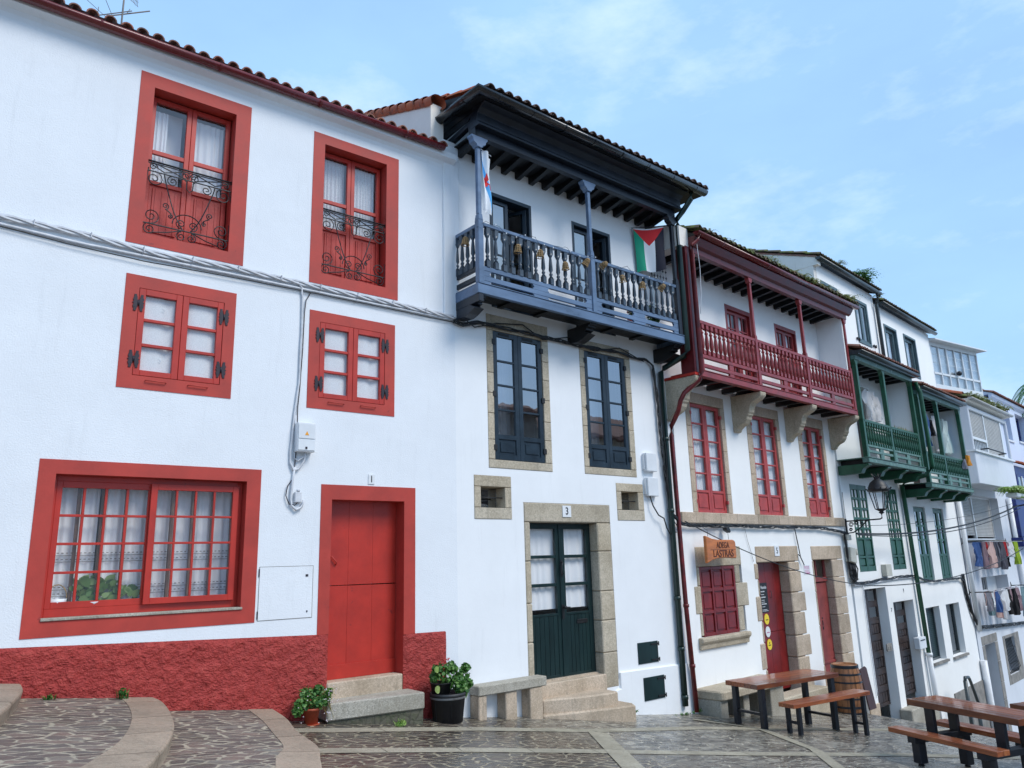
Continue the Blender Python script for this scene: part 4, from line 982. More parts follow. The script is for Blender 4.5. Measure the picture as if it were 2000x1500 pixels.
# ================================================================ HOUSE 3: wine red wooden balcony on stone corbels
h3 = thing('house', 'white house with wine red wooden balcony on big stone corbels and the hanging wooden sign', 'house', (3, 0, 0, 0))
W3 = [((.393, 1.675, 2.425, 4.585), (.545, 1.532, 2.425, 4.39)), ((2.45, 3.77, 2.425, 4.59), (2.64, 3.62, 2.425, 4.39)), ((4.55, 5.80, 2.425, 4.60), (4.735, 5.675, 2.425, 4.385))]
U3 = [(2.06, 3.05, 4.78, 6.59), (4.04, 5.01, 4.78, 6.57)]
SW = (.423, 1.536, .36, 1.50); D5 = (2.36, 3.53, -1.0, 1.52); D5b = (4.60, 5.43, -1.2, 1.525)
w = MB(); wall(w, .0, 6.25, -2.2, 7.0, [x[0] for x in W3]+U3+[(.337, 1.783, .36, 1.836), (D5[0]-.04, D5[1]+.3, -1.0, 1.80), (D5b[0]-.03, D5b[1]+.3, -1.2, 1.80)], rev=.22)
w.build('wall', 'warm_white', h3)
MB().box(6.10, 6.245, 0.002, .60, 4.68, 7.0).build('balcony_side_wall', 'warm_white', h3)
MB().prism([(.62, 7.0), (.62, 7.36), (-1.2, 7.95), (-4, 8.9), (-4, 7.0)], -.28, -.02, 'u').build('gable_wall', 'cream_white', h3)
MB().box(-.30, -.01, -.3, .02, 4.0, 7.02).build('pier', 'warm_white', h3)
for o_, i_ in W3:
    surround(h3, o_, i_, n=5, mat='granite_warm')
    win = window(h3, i_[0]+.004, i_[1]-.004, 2.430, i_[3]-.004, -.03, 'shutter_red', rows=5, st=.068, top=.06, bot=.05, kick=.30, mt=.03, th=.05, cur='curtain_lace', cd=.04, folds=5, glassm='pane_soft')
    mb = MB()
    for u in (i_[0], i_[1]):
        for z in (2.62, 4.2): mb.box(u-.03, u+.02, -.03, .014, z-.03, z+.03)
    split(mb, 'hinge', 'shutter_red', win)
mb = MB(); us = [0, .42, 1.2, 1.75, 2.5, 3.3, 3.85, 4.6, 5.3, 5.8, 6.26]
blocks(mb, [(a, b, 2.235, 2.424) for a, b in zip(us, us[1:])], -.05, .035); mb.build('stone_band', 'granite_warm', h3, bevel=.008)
for i_ in U3:
    mb = MB(); ring(mb, (*i_,), (i_[0]+.07, i_[1]-.05, i_[2]+.02, i_[3]-.09), -.15, .006); win = mb.build('balcony_door', 'wine_wood', h3, bevel=.004)
    mb = MB(); pn = MB(); a, b = i_[0]+.075, i_[1]-.055; m_ = (a+b)/2
    leafbars(mb, pn, a, m_-.002, i_[2]+.03, i_[3]-.095, -.09, -.045, .06, .06, .06, 4, 2, .028, .3); leafbars(mb, pn, m_+.002, b, i_[2]+.03, i_[3]-.095, -.09, -.045, .06, .06, .06, 4, 2, .028, .3)
    mb.build('leaf', 'wine_wood', win, bevel=.002); pn.build('pane', 'pane_soft', win)
    for c0, c1 in ((a+.05, m_-.04), (m_+.04, b-.05)): curtain(win, c0, c1, i_[2]+.4, i_[3]-.14, -.14, 'curtain_white', 3, .008)
# shuttered ground floor window
mb = MB()
segs = [(.337, 1.783, 1.502, 1.836), (.337, .423, 1.19, 1.5), (.235, .423, .735, 1.187), (.337, .423, .38, .733), (1.538, 1.70, 1.20, 1.5), (1.538, 1.93, .79, 1.197), (1.538, 1.72, .38, .787)]
blocks(mb, segs, -.22, .010); mb.build('stone_surround', 'granite_tan', h3, bevel=.012)
MB().prism([(.0, .17), (.0, .36), (.085, .36), (.10, .345), (.10, .30), (.08, .27), (.055, .255), (.045, .17)], .24, 1.76, 'u').prism([(-.2, .2), (-.2, .36), (0, .36), (0, .2)], .43, 1.53, 'u').build('sill', 'granite_tan', h3, bevel=.01)
sh = MB(); a, b, c, e = SW; sh.box(a, b, -.05, -.02, c, e)
shutter = sh.build('shutter', 'wine_door', h3)
mb = MB(); st = .055
for k in range(4): u = a+(b-a-st)*k/3; mb.box(u, u+st, -.019, .004, c, e)
for k in range(4):
    z = c+(e-c-st)*k/3
    for q in range(3): u = a+(b-a-st)*q/3+st; u2 = a+(b-a-st)*(q+1)/3; mb.box(u, u2, -.019, .002, z, z+st)
mb.build('shutter_rail', 'wine_door', shutter, bevel=.005)
mb = MB()
for q in range(3):
    for k in range(3):
        u = a+(b-a-st)*q/3+st; u2 = a+(b-a-st)*(q+1)/3; z = c+(e-c-st)*k/3+st; z2 = c+(e-c-st)*(k+1)/3
        mb.prism([(u+.03, z+.03), (u2-.03, z+.03), (u2-.03, z2-.03), (u+.03, z2-.03)], -.018, -.006)
mb.build('shutter_panel', 'wine_door', shutter, bevel=.008)
# door 5
mb = MB()
segs = [(2.306, 3.98, 1.524, 1.838), (3.53, 3.97, 1.345, 1.52), (3.53, 4.0, .935, 1.342), (3.53, 4.09, .56, .932), (3.53, 3.99, .13, .557), (3.53, 4.11, -.27, .127), (3.53, 3.98, -.62, -.273), (3.53, 4.08, -1.0, -.623),
        (2.22, 2.36, 1.225, 1.52), (2.30, 2.36, .93, 1.222), (2.175, 2.36, .48, .927), (2.30, 2.36, .105, .477), (2.17, 2.36, -.36, .102), (2.29, 2.36, -1.0, -.363)]
blocks(mb, segs, -.24, .012); mb.build('stone_surround', 'granite_warm', h3, bevel=.018)
dr = MB()
for k in range(4):
    u0, u1 = 2.36+k*.2925, 2.36+(k+1)*.2925-.004; dr.box(u0, u1, -.24, -.20, -.82, .232); dr.box(u0, u1, -.24, -.198, .240, 1.52)
dr.box(2.36, 3.53, -.199, -.175, -.70, -.58)
door = dr.build('door', 'wine_door', h3, bevel=.003)
MB().tube([(3.08, -.20, .98), (3.08, -.17, .98), (3.08, -.17, .86), (3.08, -.2, .86)], .006, 6).build('handle', 'hinge_iron', door)
mn = MB().box(2.70, 2.965, -.197, -.190, .60, 1.145).build('menu_board', 'black_paint', door)
text('menu_heading', 'Horario', .085, 'white_paint', mn, 2.825, -.188, 1.06, .75)
mb = MB()
for j, (z, l) in enumerate(((.975, .14), (.925, .12), (.87, .17), (.82, .13), (.785, .12), (.745, .19), (.70, .12), (.645, .18), (.622, .23))):
    for k in range(int(l/.02)): mb.box(2.715+k*.02, 2.715+k*.02+random.uniform(.010, .017), -.1895, -.187, z, z+(.020 if j in (0, 2, 5) else .011))
mb.build('menu_line', 'white_paint', mn)
for u, z, m_ in ((2.845, .475, 'yellow_sticker'), (2.845, .245, 'white_paint'), (2.86, .015, 'yellow_sticker')):
    s_ = MB().prism([(u+.088*cos(q*pi/12), z+.098*sin(q*pi/12)) for q in range(24)], -.197, -.190); s_ = s_.build('round_sticker', m_, door)
    mb = MB()
    for k in range(5): mb.box(u-.045+k*.02, u-.045+k*.02+.013, -.1895, -.187, z-.02, z-.004)
    if z < .1: mb.box(u-.01, u+.01, -.1895, -.187, z+.01, z+.045)
    mb.build('sticker_print', 'black_paint' if m_ != 'white_paint' else 'pink_paint', s_)
np_ = MB().box(3.02, 3.20, .012, .022, 1.64, 1.835).build('number_plate', 'white_paint', h3)
text('numeral', '5', .16, 'black_paint', np_, 3.11, .023, 1.738, .85)
# faded side door
mb = MB(); segs = [(4.54, 5.965, 1.53, 1.822)]+side_stones(5.43, 5.975, -1.2, 1.528, 7)+side_stones(4.54, 4.60, -1.2, 1.528, 4)
blocks(mb, segs, -.24, .010); mb.build('stone_surround', 'granite_warm', h3, bevel=.015)
d2 = MB().box(4.60, 5.43, -.20, -.16, -1.2, 1.06).box(4.60, 5.43, -.19, -.13, 1.08, 1.17).box(4.60, 4.64, -.2, -.15, 1.17, 1.525).box(4.98, 5.02, -.2, -.15, 1.17, 1.525).box(5.39, 5.43, -.2, -.15, 1.17, 1.525).box(4.6, 5.43, -.159, -.14, -.55, -.50)
d2 = d2.build('side_door', 'faded_wine', h3, bevel=.004, label='faded pinkish red plank door with a small transom window'); MB().box(4.64, 5.39, -.185, -.18, 1.17, 1.525).build('transom_pane', 'pane_clear', d2)
MB().box(5.03, 5.06, -.159, -.150, .33, .36).box(5.035, 5.055, -.159, -.15, .20, .30).box(5.03, 5.06, -.159, -.15, .12, .18).build('lock', 'iron', d2)
ns = MB().box(4.145, 4.42, .002, .006, 1.26, 1.445).build('painted_tile', 'white_paint', h3)
mb = MB()
for j, z in enumerate((1.42, 1.40, 1.375, 1.345, 1.315)):
    for k in range(4): mb.box(4.17+k*.055+random.uniform(0, .01), 4.21+k*.055, .007, .008, z-.012, z)
mb.box(4.17, 4.40, .007, .008, 1.272, 1.292); mb.build('tile_print', 'pink_paint', ns)
# ---- balcony
F = .65
b3 = MB().box(.0, 6.24, F-.10, F+.002, 4.665, 4.765).box(.0, .09, 0, F-.102, 4.665, 4.765).box(.0, 6.24, .02, F+.012, 4.767, 4.785)
b3 = b3.build('balcony', 'wine_wood', h3, bevel=.006)
mb = MB()
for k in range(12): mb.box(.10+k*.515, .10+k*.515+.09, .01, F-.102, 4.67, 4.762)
split(mb, 'joist', 'shade_joint_black', b3)
P3 = (.01, 1.955, 4.0, 6.14)
for u in P3:
    s = .085; p = MB().box(u, u+s, F-s, F, 4.787, 5.71); p.prism([(u, 5.71), (u+s, 5.71), (u+s-.015, 5.76), (u+.015, 5.76)], F-s, F); p.box(u+.012, u+s-.012, F-s+.012, F-.012, 5.76, 6.82)
    p.prism([(u, 6.82), (u+s, 6.82), (u+s+.015, 6.86), (u+s+.03, 6.92), (u-.03, 6.92), (u-.015, 6.86)], F-s, F); p.build('post', 'wine_wood', b3, bevel=.005)
bal3 = baluster(.545, .072, 1).build('baluster', 'wine_wood', b3); first3 = True
for a, b in zip(P3, P3[1:]):
    a += .085
    MB().box(a, b, F-.075, F-.005, 5.625, 5.69).build('handrail', 'wine_wood', b3, bevel=.008)
    MB().box(a, b, F-.07, F-.01, 5.01, 5.075).box(a, b, F-.06, F-.015, 4.845, 4.91).build('bottom_rail', 'wine_wood', b3, bevel=.005)
    mb = MB()
    for z0, z1 in ((4.912, 5.008), (4.787, 4.843)):
        m_ = (a+b)/2
        for c0, c1 in ((a, a+.05), (m_-.07, m_+.07), (b-.05, b)): mb.box(c0, c1, F-.058, F-.017, z0, z1)
    split(mb, 'spacer', 'wine_wood', b3)
    for i in range(13):
        loc = ((a+(b-a)*(i+.55)/13.1)*K, -(F-.04)*K, 5.077*K)
        if first3: bal3.location = loc; first3 = False
        else: copy_part(bal3, b3, loc)
cpoly = [(0, 4.663), (F-.01, 4.663), (F+.0, 4.64), (F-.01, 4.585), (F-.06, 4.54), (F-.12, 4.51), (F-.20, 4.475), (F-.25, 4.42), (F-.27, 4.36), (F-.275, 4.30), (F-.30, 4.29), (F-.30, 4.25), (F-.33, 4.245), (F-.345, 4.18), (F-.40, 4.11), (F-.50, 4.07), (F-.56, 4.02), (F-.585, 3.97), (0, 3.96)]
for u in (-.19, 1.95, 4.03, 6.09): MB().prism(cpoly, u, u+.20, 'u').build('stone_corbel', 'granite_tan', b3, bevel=.012)
MB().box(-.2, .0, .02, F+.0, 4.665, 4.71).build('corbel_board', 'red_paint', b3)
# ---- roof
ev = MB().box(-.02, 6.28, F-.09, F+.004, 6.925, 7.065).prism([(F+.005, 7.03), (F+.06, 7.06), (F+.10, 7.12), (F+.13, 7.17), (F+.13, 7.20), (F-.09, 7.20), (F-.09, 7.066), (F+.005, 7.066)], -.02, 6.42, 'u').build('eaves', 'wine_eaves', h3, bevel=.004)
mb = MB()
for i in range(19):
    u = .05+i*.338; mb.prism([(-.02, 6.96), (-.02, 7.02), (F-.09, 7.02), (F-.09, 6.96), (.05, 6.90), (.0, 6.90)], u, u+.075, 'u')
split(mb, 'rafter', 'shade_joint_black', ev); MB().box(-.02, 6.25, .0, F-.092, 7.022, 7.035).build('soffit', 'shade_joint_black', ev)
MB().box(-.15, -.03, F-.30, F-.02, 4.72, 7.02).build('end_board', 'wine_eaves', ev, bevel=.006)
MB().prism([(.80, 7.20), (.80, 7.23), (-4, 8.83), (-4, 8.7), (0, 7.2)], -.02, 6.5, 'u').build('roof_deck', 'shade_joint_black', h3)
tiles(h3, .02, 6.52, .87, 7.29, 4.4, .345, 'tile_moss', .165, .062)
gutter(h3, [(-.06, .82, 7.245), (6.56, .82, 7.245)], .062, 'gutter_red', 1.5)
MB().tube([(.02, .82, 7.20), (.02, .80, 7.10), (-.04, .72, 7.03), (-.06, .70, 6.9), (-.06, .70, 4.72), (-.07, .66, 4.60), (-.14, .50, 4.47), (-.22, .42, 4.38), (-.26, .36, 4.25), (-.25, .30, 4.10), (-.22, .20, 3.98), (-.22, .11, 3.86), (-.21, .085, 3.7), (-.16, .085, .9), (-.08, .085, -.72)], .040, 10).build('drainpipe', 'pipe_wine', h3)
mb = MB()
for z, u in ((.88, -.155), (-.05, -.11)): mb.lathe([(.05, z), (.05, z+.05)], u, .085, 10)
split(mb, 'pipe_collar', 'pipe_wine', h3)
# sign
sg = thing('wooden_sign', 'hanging carved orange wooden sign reading ADEGA LASTRAS above the nine panel shutter', 'sign', (3, .75, .25, 1.78))
MB().prism([(-.47, -.22), (-.30, -.165), (-.1, -.14), (.15, -.14), (.38, -.15), (.44, -.15), (.45, -.12), (.45, .10), (.43, .15), (.36, .165), (.15, .165), (-.1, .165), (-.28, .185), (-.47, .235)], -.03, .03).build('board', 'sign_wood', sg, bevel=.012)
for s_, z, sz, sx in (('ADEGA', .07, .145, .82), ('LASTRAS', -.07, .165, .98)):
    text('lettering', s_, sz, 'sign_carving', sg, .03, .031, z, sx, .004)
MB().box(-.36, .44, .0305, .0325, -.001, .004).build('carved_line', 'sign_carving', sg)
MB().tube([(-.36, 0, .22), (-.37, 0, .33), (-.36, -.2, .44)], .004, 4).tube([(.28, 0, .17), (.275, 0, .30), (.27, -.2, .44)], .004, 4).build('chain', 'iron', sg)
o = thing('spotlight', 'small black spotlight under the cables above the wooden sign', 'spotlight', (3, 1.23, .10, 2.13))
MB().tube([(-.45, -.02, .04), (-.05, .02, .03)], .012, 6).build('arm', 'iron', o); MB().prism([(-.07, .03), (.02, .05), (.07, -.03), (.04, -.06), (-.06, -.02)], -.03, .05).build('lamp_head', 'iron', o, bevel=.006)
# bundles on band
twist('cable_bundle', 'heavy black cable bundle along the stone band under the red french windows', 3, [(-.32, .09, 2.35), (-.1, .08, 2.22), (.2, .07, 2.19), (.9, .06, 2.20), (1.6, .06, 2.205), (2.5, .06, 2.19), (3.4, .06, 2.19), (4.4, .06, 2.20), (5.2, .06, 2.18), (5.9, .06, 2.12), (6.25, .08, 2.07)], .022, .012, 'iron', 6, 1.1)
cable('cable', 'black cable dropping to the lintel of door number 5', 3, [(3.88, .04, 2.19), (3.92, .04, 2.0), (3.96, .04, 1.8), (4.0, .04, 1.6), (4.10, .05, 1.44), (4.06, .05, 1.50), (3.97, .05, 1.62), (3.93, .03, 1.66)], .010, 'iron')
cable('cable', 'thin pale wire trailing down beside the hanging wooden sign', 3, [(1.98, .03, 2.16), (2.05, .02, 1.95), (2.15, .02, 1.7), (2.2, .02, 1.55)], .004, 'grey_stone')
cable('cable', 'pale cord hanging down the wine red balcony corner post', 3, [(.06, F+.09, 7.1), (.08, F+.1, 6.6), (.04, F+.1, 6.1), (-.02, F+.09, 5.75)], .006, 'white_cable')
# moss and ferns on the roof
mo = MB(); R = random.Random(3)
for i in range(90):
    u = R.choice([R.uniform(.3, 1.2), R.uniform(1.3, 3.2), R.uniform(2.5, 4.0), R.uniform(3.6, 6.5), R.uniform(4.2, 6.5)]); d = R.uniform(.55, .86); s = R.uniform(.5, 1.2)
    fern(mo, (u, d, 7.34+(.8-d)*.345), 4, .19*s, .03, R, .9)
for u, n_, l_ in ((2.6, 14, .16), (2.75, 10, .13), (3.7, 14, .15), (4.4, 12, .14), (4.6, 10, .16), (5.1, 12, .15), (5.5, 12, .13), (6.35, 18, .24), (6.2, 10, .18)): fern(mo, (u, .78, 7.35), n_, l_*1.7, .035, R, .9)
for i in range(26):
    u = R.uniform(3.2, 6.4); spray(mo, (u, R.uniform(.74, .88), 7.34), (.15, .06, .06), 60, .045, seed=i)
o = mo.build('roof_ferns', 'leaf_moss'); place(o, 3, 0, 0, 0); tag(o, 'moss and small ferns growing in the roof tiles above the wine red balcony', 'roof plants'); o['kind'] = 'stuff'
# low stone bench, barrel, slate
bn = thing('stone_bench', 'mossy low stone bench with dark hollow under it, behind the brown wooden table', 'bench', (3, 1.1, 0, -.9))
MB().prism([(-1.08, -.05), (-1.08, .47), (-1.02, .52), (.95, .50), (.95, -.05)], .36, .50, 'z').build('seat', 'granite_tan', bn, bevel=.02)
MB().box(-1.07, -.86, 0, .46, -.2, .358).box(.50, .95, 0, .44, -.4, .358).box(-.30, -.12, 0, .40, -.3, .358).build('support', 'granite_grey', bn, bevel=.012); MB().box(-.86, .5, .0, .02, -.3, .358).build('shade', 'shade_joint_black', bn)  # last box is a near-black sheet, coloured as the shade under the seat
s_ = thing('doorstep', 'stone step in front of wine red door number 5', 'step', (3, 2.95, .2, -1.0))
MB().box(-.75, .95, -.2, .16, -.3, .20).build('block', 'granite_tan', s_, bevel=.02)
s_ = thing('doorstep', 'stone step in front of the faded side door behind the barrel', 'step', (3, 4.95, .15, -1.25))
MB().box(-.6, .7, -.35, .12, -.3, .16).build('block', 'granite_warm', s_, bevel=.02)
br = thing('barrel', 'oak wine barrel with black iron hoops standing in front of the faded side door', 'barrel', (3, 4.32, .52, -1.36))
prof = [(.235, 0), (.262, .12), (.283, .28), (.29, .46), (.283, .64), (.262, .80), (.238, .90), (.238, .93), (.222, .93), (.222, .90)]
MB().lathe(prof, 0, 0, 28).build('staves', 'oak', br)
MB().lathe([(.22, .865), (.22, .88)], 0, 0, 20).build('lid', 'dark_brown_wood', br)
for z, h_ in ((.03, .05), (.15, .04), (.31, .03), (.60, .03), (.74, .035), (.865, .055)):
    r_ = .235+(.29-.235)*sin(pi*min(1, (z+.02)/.93))**.8+.005; MB().lathe([(r_, z), (r_+.002, z+h_/2), (r_-.001, z+h_)], 0, 0, 28, cap=False).build('hoop', 'black_metal', br)
mb = MB()
for k in range(18): a = k*2*pi/18; mb.tube([((r_+.002)*cos(a), (r_+.002)*sin(a), z) for r_, z in prof[:7]], .0022, 3)
mb.build('stave_joint', 'shade_joint_black', br)
o = MB().prism([(.0, 0), (.34, .0), (.34, .80), (.28, .84), (.0, .80)], -.02, .01).build('slate_board', 'slate_board', bevel=.006); place(o, 3, 5.90, .22, -1.54); o.rotation_euler.x = radians(-8); tag(o, 'dark reddish brown board leaning on the wall behind the barrel', 'board')
# ================================================================ HOUSES 4 and 5 with green balconies
def green_shutter(house, u0, u1, z0, z1, split):
    mb = MB().box(u0, u1, -.05, -.03, z0, z1); sh = mb.build('shutter', 'green_wood', house); mid = (u0+u1)/2; mb = MB(); gl = MB()
    for a, b in ((u0, mid-.002), (mid+.002, u1)):
        mb.box(a, a+.06, -.029, .008, z0, z1); mb.box(b-.06, b, -.029, .008, z0, z1)
        hs = [z0, z0+(split-z0)*.42, split, *[split+(z1-.12-split)*k/5 for k in range(1, 5)], z1-.12]
        for i, z in enumerate(hs): mb.box(a+.06, b-.06, -.029, .005, z, z+(.12 if i in (0, len(hs)-1) else .05))
        mb.box((a+b)/2-.018, (a+b)/2+.018, -.029, .003, split+.05, z1-.12)
        for z, z_ in ((z0+.14, z0+(split-z0)*.42-.02), (z0+(split-z0)*.42+.07, split-.02)): mb.box(a+.085, b-.085, -.029, -.010, z, z_)
        gl.box(a+.06, b-.06, -.0295, -.024, split+.05, z1-.12)
    mb.build('shutter_frame', 'green_wood', sh, bevel=.004); gl.build('pane', 'curtain_white', sh); return sh
h4 = thing('house', 'tall white house with the left green balcony and teal framed upper windows', 'house', (4, 0, 0, 0))
S4 = [(.535, 1.49, 1.225, 3.215), (2.62, 3.49, 1.217, 3.215)]; U4 = [(.385, 1.30, 7.0, 8.178), (2.40, 3.222, 7.022, 8.19)]; D4 = [(.613, 1.895, -3.0, .84), (2.26, 3.635, -3.0, .465)]
dr4 = [(1.5, 2.55, 3.75, 5.75)]
w = MB(); wall(w, .03, 3.81, -4.5, 8.62, S4+U4+D4+dr4, rev=.26, back=4.5); w.build('wall', 'warm_white', h4)
MB().prism([(.12, 8.5), (.12, 8.70), (-2, 9.5), (-4.5, 10.4), (-4.5, 8.5)], .02, .20, 'u').prism([(.0, 7.0), (0, 8.5), (-4.5, 8.5), (-4.5, 7)], .026, .20, 'u').build('gable_wall', 'cream_white', h4)
mb = MB()
for i in range(11):
    dd = .12-i*.3; z = 8.70+(.12-dd)*.37; mb.add(MB().grid(lambda a, b, dd=dd, z=z: (.11+.115*cos(pi*a)*(1-.1*b), dd-.32*b, z-.02+.12*b+.07*sin(pi*a)), 8, 1))
mb.build('verge_tiles', 'tile_brown', h4)
for s in S4: green_shutter(h4, *s[:2], s[2], s[3], s[2]+.72 if s[0] < 1 else s[2]+.72)
for i_ in U4:
    mb = MB(); ring(mb, (i_[0]-.03, i_[1]+.03, i_[2]-.03, i_[3]+.03), (i_[0]+.05, i_[1]-.05, i_[2]+.05, i_[3]-.05), -.08, .02); win = mb.build('window', 'teal_frame', h4, bevel=.004)
    mb = MB(); pn = MB(); a, b = i_[0]+.052, i_[1]-.052; m_ = (a+b)/2; leafbars(mb, pn, a, m_, i_[2]+.052, i_[3]-.052, -.05, -.01, .05, .05, .05, 1, 1, .02); leafbars(mb, pn, m_+.003, b, i_[2]+.052, i_[3]-.052, -.05, -.01, .05, .05, .05, 1, 1, .02)
    mb.build('sash', 'teal_frame', win); pn.build('pane', 'pane_gallery', win); curtain(win, a+.05, b-.05, i_[2]+.1, i_[3]-.1, -.16, 'curtain_white', 9, .012)
mb = MB()
for u in (2.30, 3.42): mb.box(u-.08, u+.08, .01, .03, 7.05, 7.07).box(u-.09, u-.06, .01, .05, 7.03, 7.09).box(u+.05, u+.08, .01, .05, 7.02, 7.10)
split(mb, 'shutter_stay', 'iron', h4)
# ground floor doors
for (a, b, z0, z1), zb in ((D4[0], -1.78), (D4[1], -1.74)):
    d = .25; mb = MB().box(a, b, -d-.05, -d, zb, z1); door = mb.build('door', 'dark_brown_wood', h4); mb = MB(); gl = MB()
    n = 7; hs = [zb+(z1-zb)*k/n for k in range(n+1)]; m_ = (a+b)/2
    for x0, x1 in ((a, m_-.003), (m_+.003, b)):
        mb.box(x0, x0+.08, -d, -d+.03, zb, z1); mb.box(x1-.08, x1, -d, -d+.03, zb, z1)
        for k, z in enumerate(hs): mb.box(x0+.08, x1-.08, -d, -d+.028, max(zb, z-.07), min(z1, z+.07))
        for k in range(n):
            if k < 5:
                for q in range(3): u = x0+.10+(x1-x0-.2)*q/3; mb.box(u+.01, u+(x1-x0-.2)/3-.01, -d, -d+.02, hs[k]+.09, hs[k+1]-.09)
            else: gl.box(x0+.08, x1-.08, -d, -d+.008, hs[k]+.07, hs[k+1]-.07)
    mb.build('door_frame', 'dark_brown_wood', door, bevel=.005); gl.build('pane', 'pane_mirror', door)
st4 = thing('doorstep', 'pale stone step below the right narrow panelled door', 'step', (4, 2.3, .1, -2.2))
MB().box(-.5, 1.3, -.12, .16, -.5, .34).build('block', 'granite_grey', st4, bevel=.02)
MB().box(.05, .60, .005, .03, -2.4, -1.55).build('base_stone', 'granite_warm', h4, bevel=.01)
MB().box(1.455, 1.755, .0, .03, -.575, -.41).box(1.50, 1.58, .03, .04, -.54, -.47).box(1.62, 1.70, .03, .04, -.54, -.47).build('intercom', 'grey_stone', h4, bevel=.005)
lb = thing('letterbox', 'white letterbox on the wall right of the narrow panelled doors', 'letterbox', (4, 2.98, .0, -.66)); lb.location = world(4, 3.50, .0, -.70)
MB().box(-.24, .24, 0, .14, 0, .27).build('box', 'white_plastic', lb, bevel=.01); MB().box(-.16, .16, .141, .146, .19, .215).build('slot', 'black_paint', lb)
nm = MB().box(2.04, 2.07, .0, .001, .27, .30); text('numeral', '7', .12, 'black_paint', h4, 2.10, .004, .30, 1.2); text('numeral', '9', .14, 'black_paint', h4, 3.06, .004, .70, .7)
def green_balcony(house, u0, u1, F, zr, zf, ze, posts, nb, bracket=True, wallend=None):
    """zr rail top, zf floor, ze beam underside"""
    b = MB().box(u0-.03, u1+.03, F-.12, F+.03, zf-.12, zf-.02).box(u0-.04, u1+.04, .0, F+.05, zf-.018, zf).build('balcony', 'pale_green_wood', house, bevel=.006)
    mb = MB()
    for k in range(4): u = u0+(u1-u0-.2)*k/3; mb.prism([(0, zf-.35), (0, zf-.14), (F-.01, zf-.14), (F-.01, zf-.17), (F-.14, zf-.24), (F-.2, zf-.34)], u, u+.20, 'u')
    split(mb, 'bracket', 'green_wood', b, .005); MB().box(u0+.2, u1, .01, F-.13, zf-.13, zf-.022).build('floor', 'shade_joint_black', b)
    for u in posts:
        p = MB().box(u, u+.10, F-.10, F, zf, ze-.12).prism([(u, ze-.12), (u+.10, ze-.12), (u+.16, ze), (u-.06, ze)], F-.10, F); p.build('post', 'green_wood', b, bevel=.006)
    MB().box(u0, u1, F-.08, F, zr-.06, zr).build('handrail', 'green_wood', b, bevel=.008)
    zb = zf+.30
    MB().box(u0, u1, F-.07, F-.01, zb-.05, zb).box(u0, u1, F-.065, F-.015, zb-.18, zb-.12).build('bottom_rail', 'pale_green_wood', b, bevel=.005)
    mb = MB(); n = 5
    for k in range(n): u = u0+(u1-u0-.2)*k/(n-1); mb.box(u, u+.2, F-.06, F-.02, zb-.12, zb-.05).box(u, u+.2, F-.06, F-.02, zf+.0, zb-.18)
    split(mb, 'spacer', 'pale_green_wood', b)
    pr = baluster(zr-.06-zb, .068, 1).build('baluster', 'green_wood', b)
    for i in range(nb):
        loc = ((u0+(u1-u0)*(i+.6)/(nb+.2))*K, -(F-.04)*K, zb*K)
        if i == 0: pr.location = loc
        else: copy_part(pr, b, loc)
    e = MB().box(u0-.02, u1+.03, F-.10, F+.02, ze, ze+.11).build('eaves', 'pale_green_wood', b, bevel=.006)
    mb = MB()
    for k in range(9): u = u0+.1+(u1-u0-.25)*k/8; mb.box(u, u+.09, 0, F-.1, ze+.02, ze+.10)
    split(mb, 'rafter', 'shade_joint_black', b); MB().box(u0, u1, 0, F-.1, ze+.102, ze+.12).build('soffit', 'shade_joint_black', b)
    tiles(b, u0-.04, u1+.12, F+.17, ze+.235, 1.0, .34, 'tile_brown', .155, .055, name='balcony_roof')
    MB().prism([(F+.1, ze+.11), (F+.12, ze+.17), (0, ze+.48), (0, ze+.12)], u0-.03, u1+.1, 'u').build('roof_deck', 'gutter_grey', b)
    gutter(b, [(u0-.06, F+.14, ze+.19), (u1+.16, F+.14, ze+.19)], .062, 'gutter_grey', 9)
    return b
b4 = green_balcony(h4, .0, 3.70, .70, 4.60, 3.73, 5.98, (.0, 1.66, 3.62), 24)
MB().box(3.72, 3.80, .002, .66, 3.75, 6.05).build('balcony_side_wall', 'smooth_white', h4)
a, b_, z0, z1 = dr4[0]; MB().box(a, b_, -.24, -.2, z0, z1).build('balcony_door', 'dark_brown_wood', h4)
tiles(h4, .05, 3.95, .22, 8.72, 4.0, .37, 'tile_moss', .16, .055); gutter(h4, [(-.05, .17, 8.66), (3.93, .17, 8.66)], .07, 'gutter_grey', 9)
MB().prism([(.1, 8.64), (.1, 8.70), (-4.4, 10.3), (-4.4, 10.2)], .03, 3.85, 'u').build('roof_deck', 'shade_joint_black', h4)
MB().tube([(3.74, .17, 8.6), (3.74, .15, 8.42), (3.80, .09, 8.3), (3.80, .09, 6.3)], .05, 8).build('drainpipe', 'gutter_grey', h4)
MB().tube([(3.80, .78, 5.98), (3.83, .84, 5.7), (3.86, .86, 3.75), (3.84, .7, 3.55), (3.78, .15, 3.42), (3.77, .09, 3.3), (3.95, .09, -.85)], .055, 8).build('drainpipe', 'green_wood', h4)
MB().tube([(3.95, .09, -.85), (4.05, .09, -2.6)], .065, 8).lathe([(.085, -.92), (.085, -.84)], 3.95, .09, 10).build('drainpipe', 'white_paint', h4)
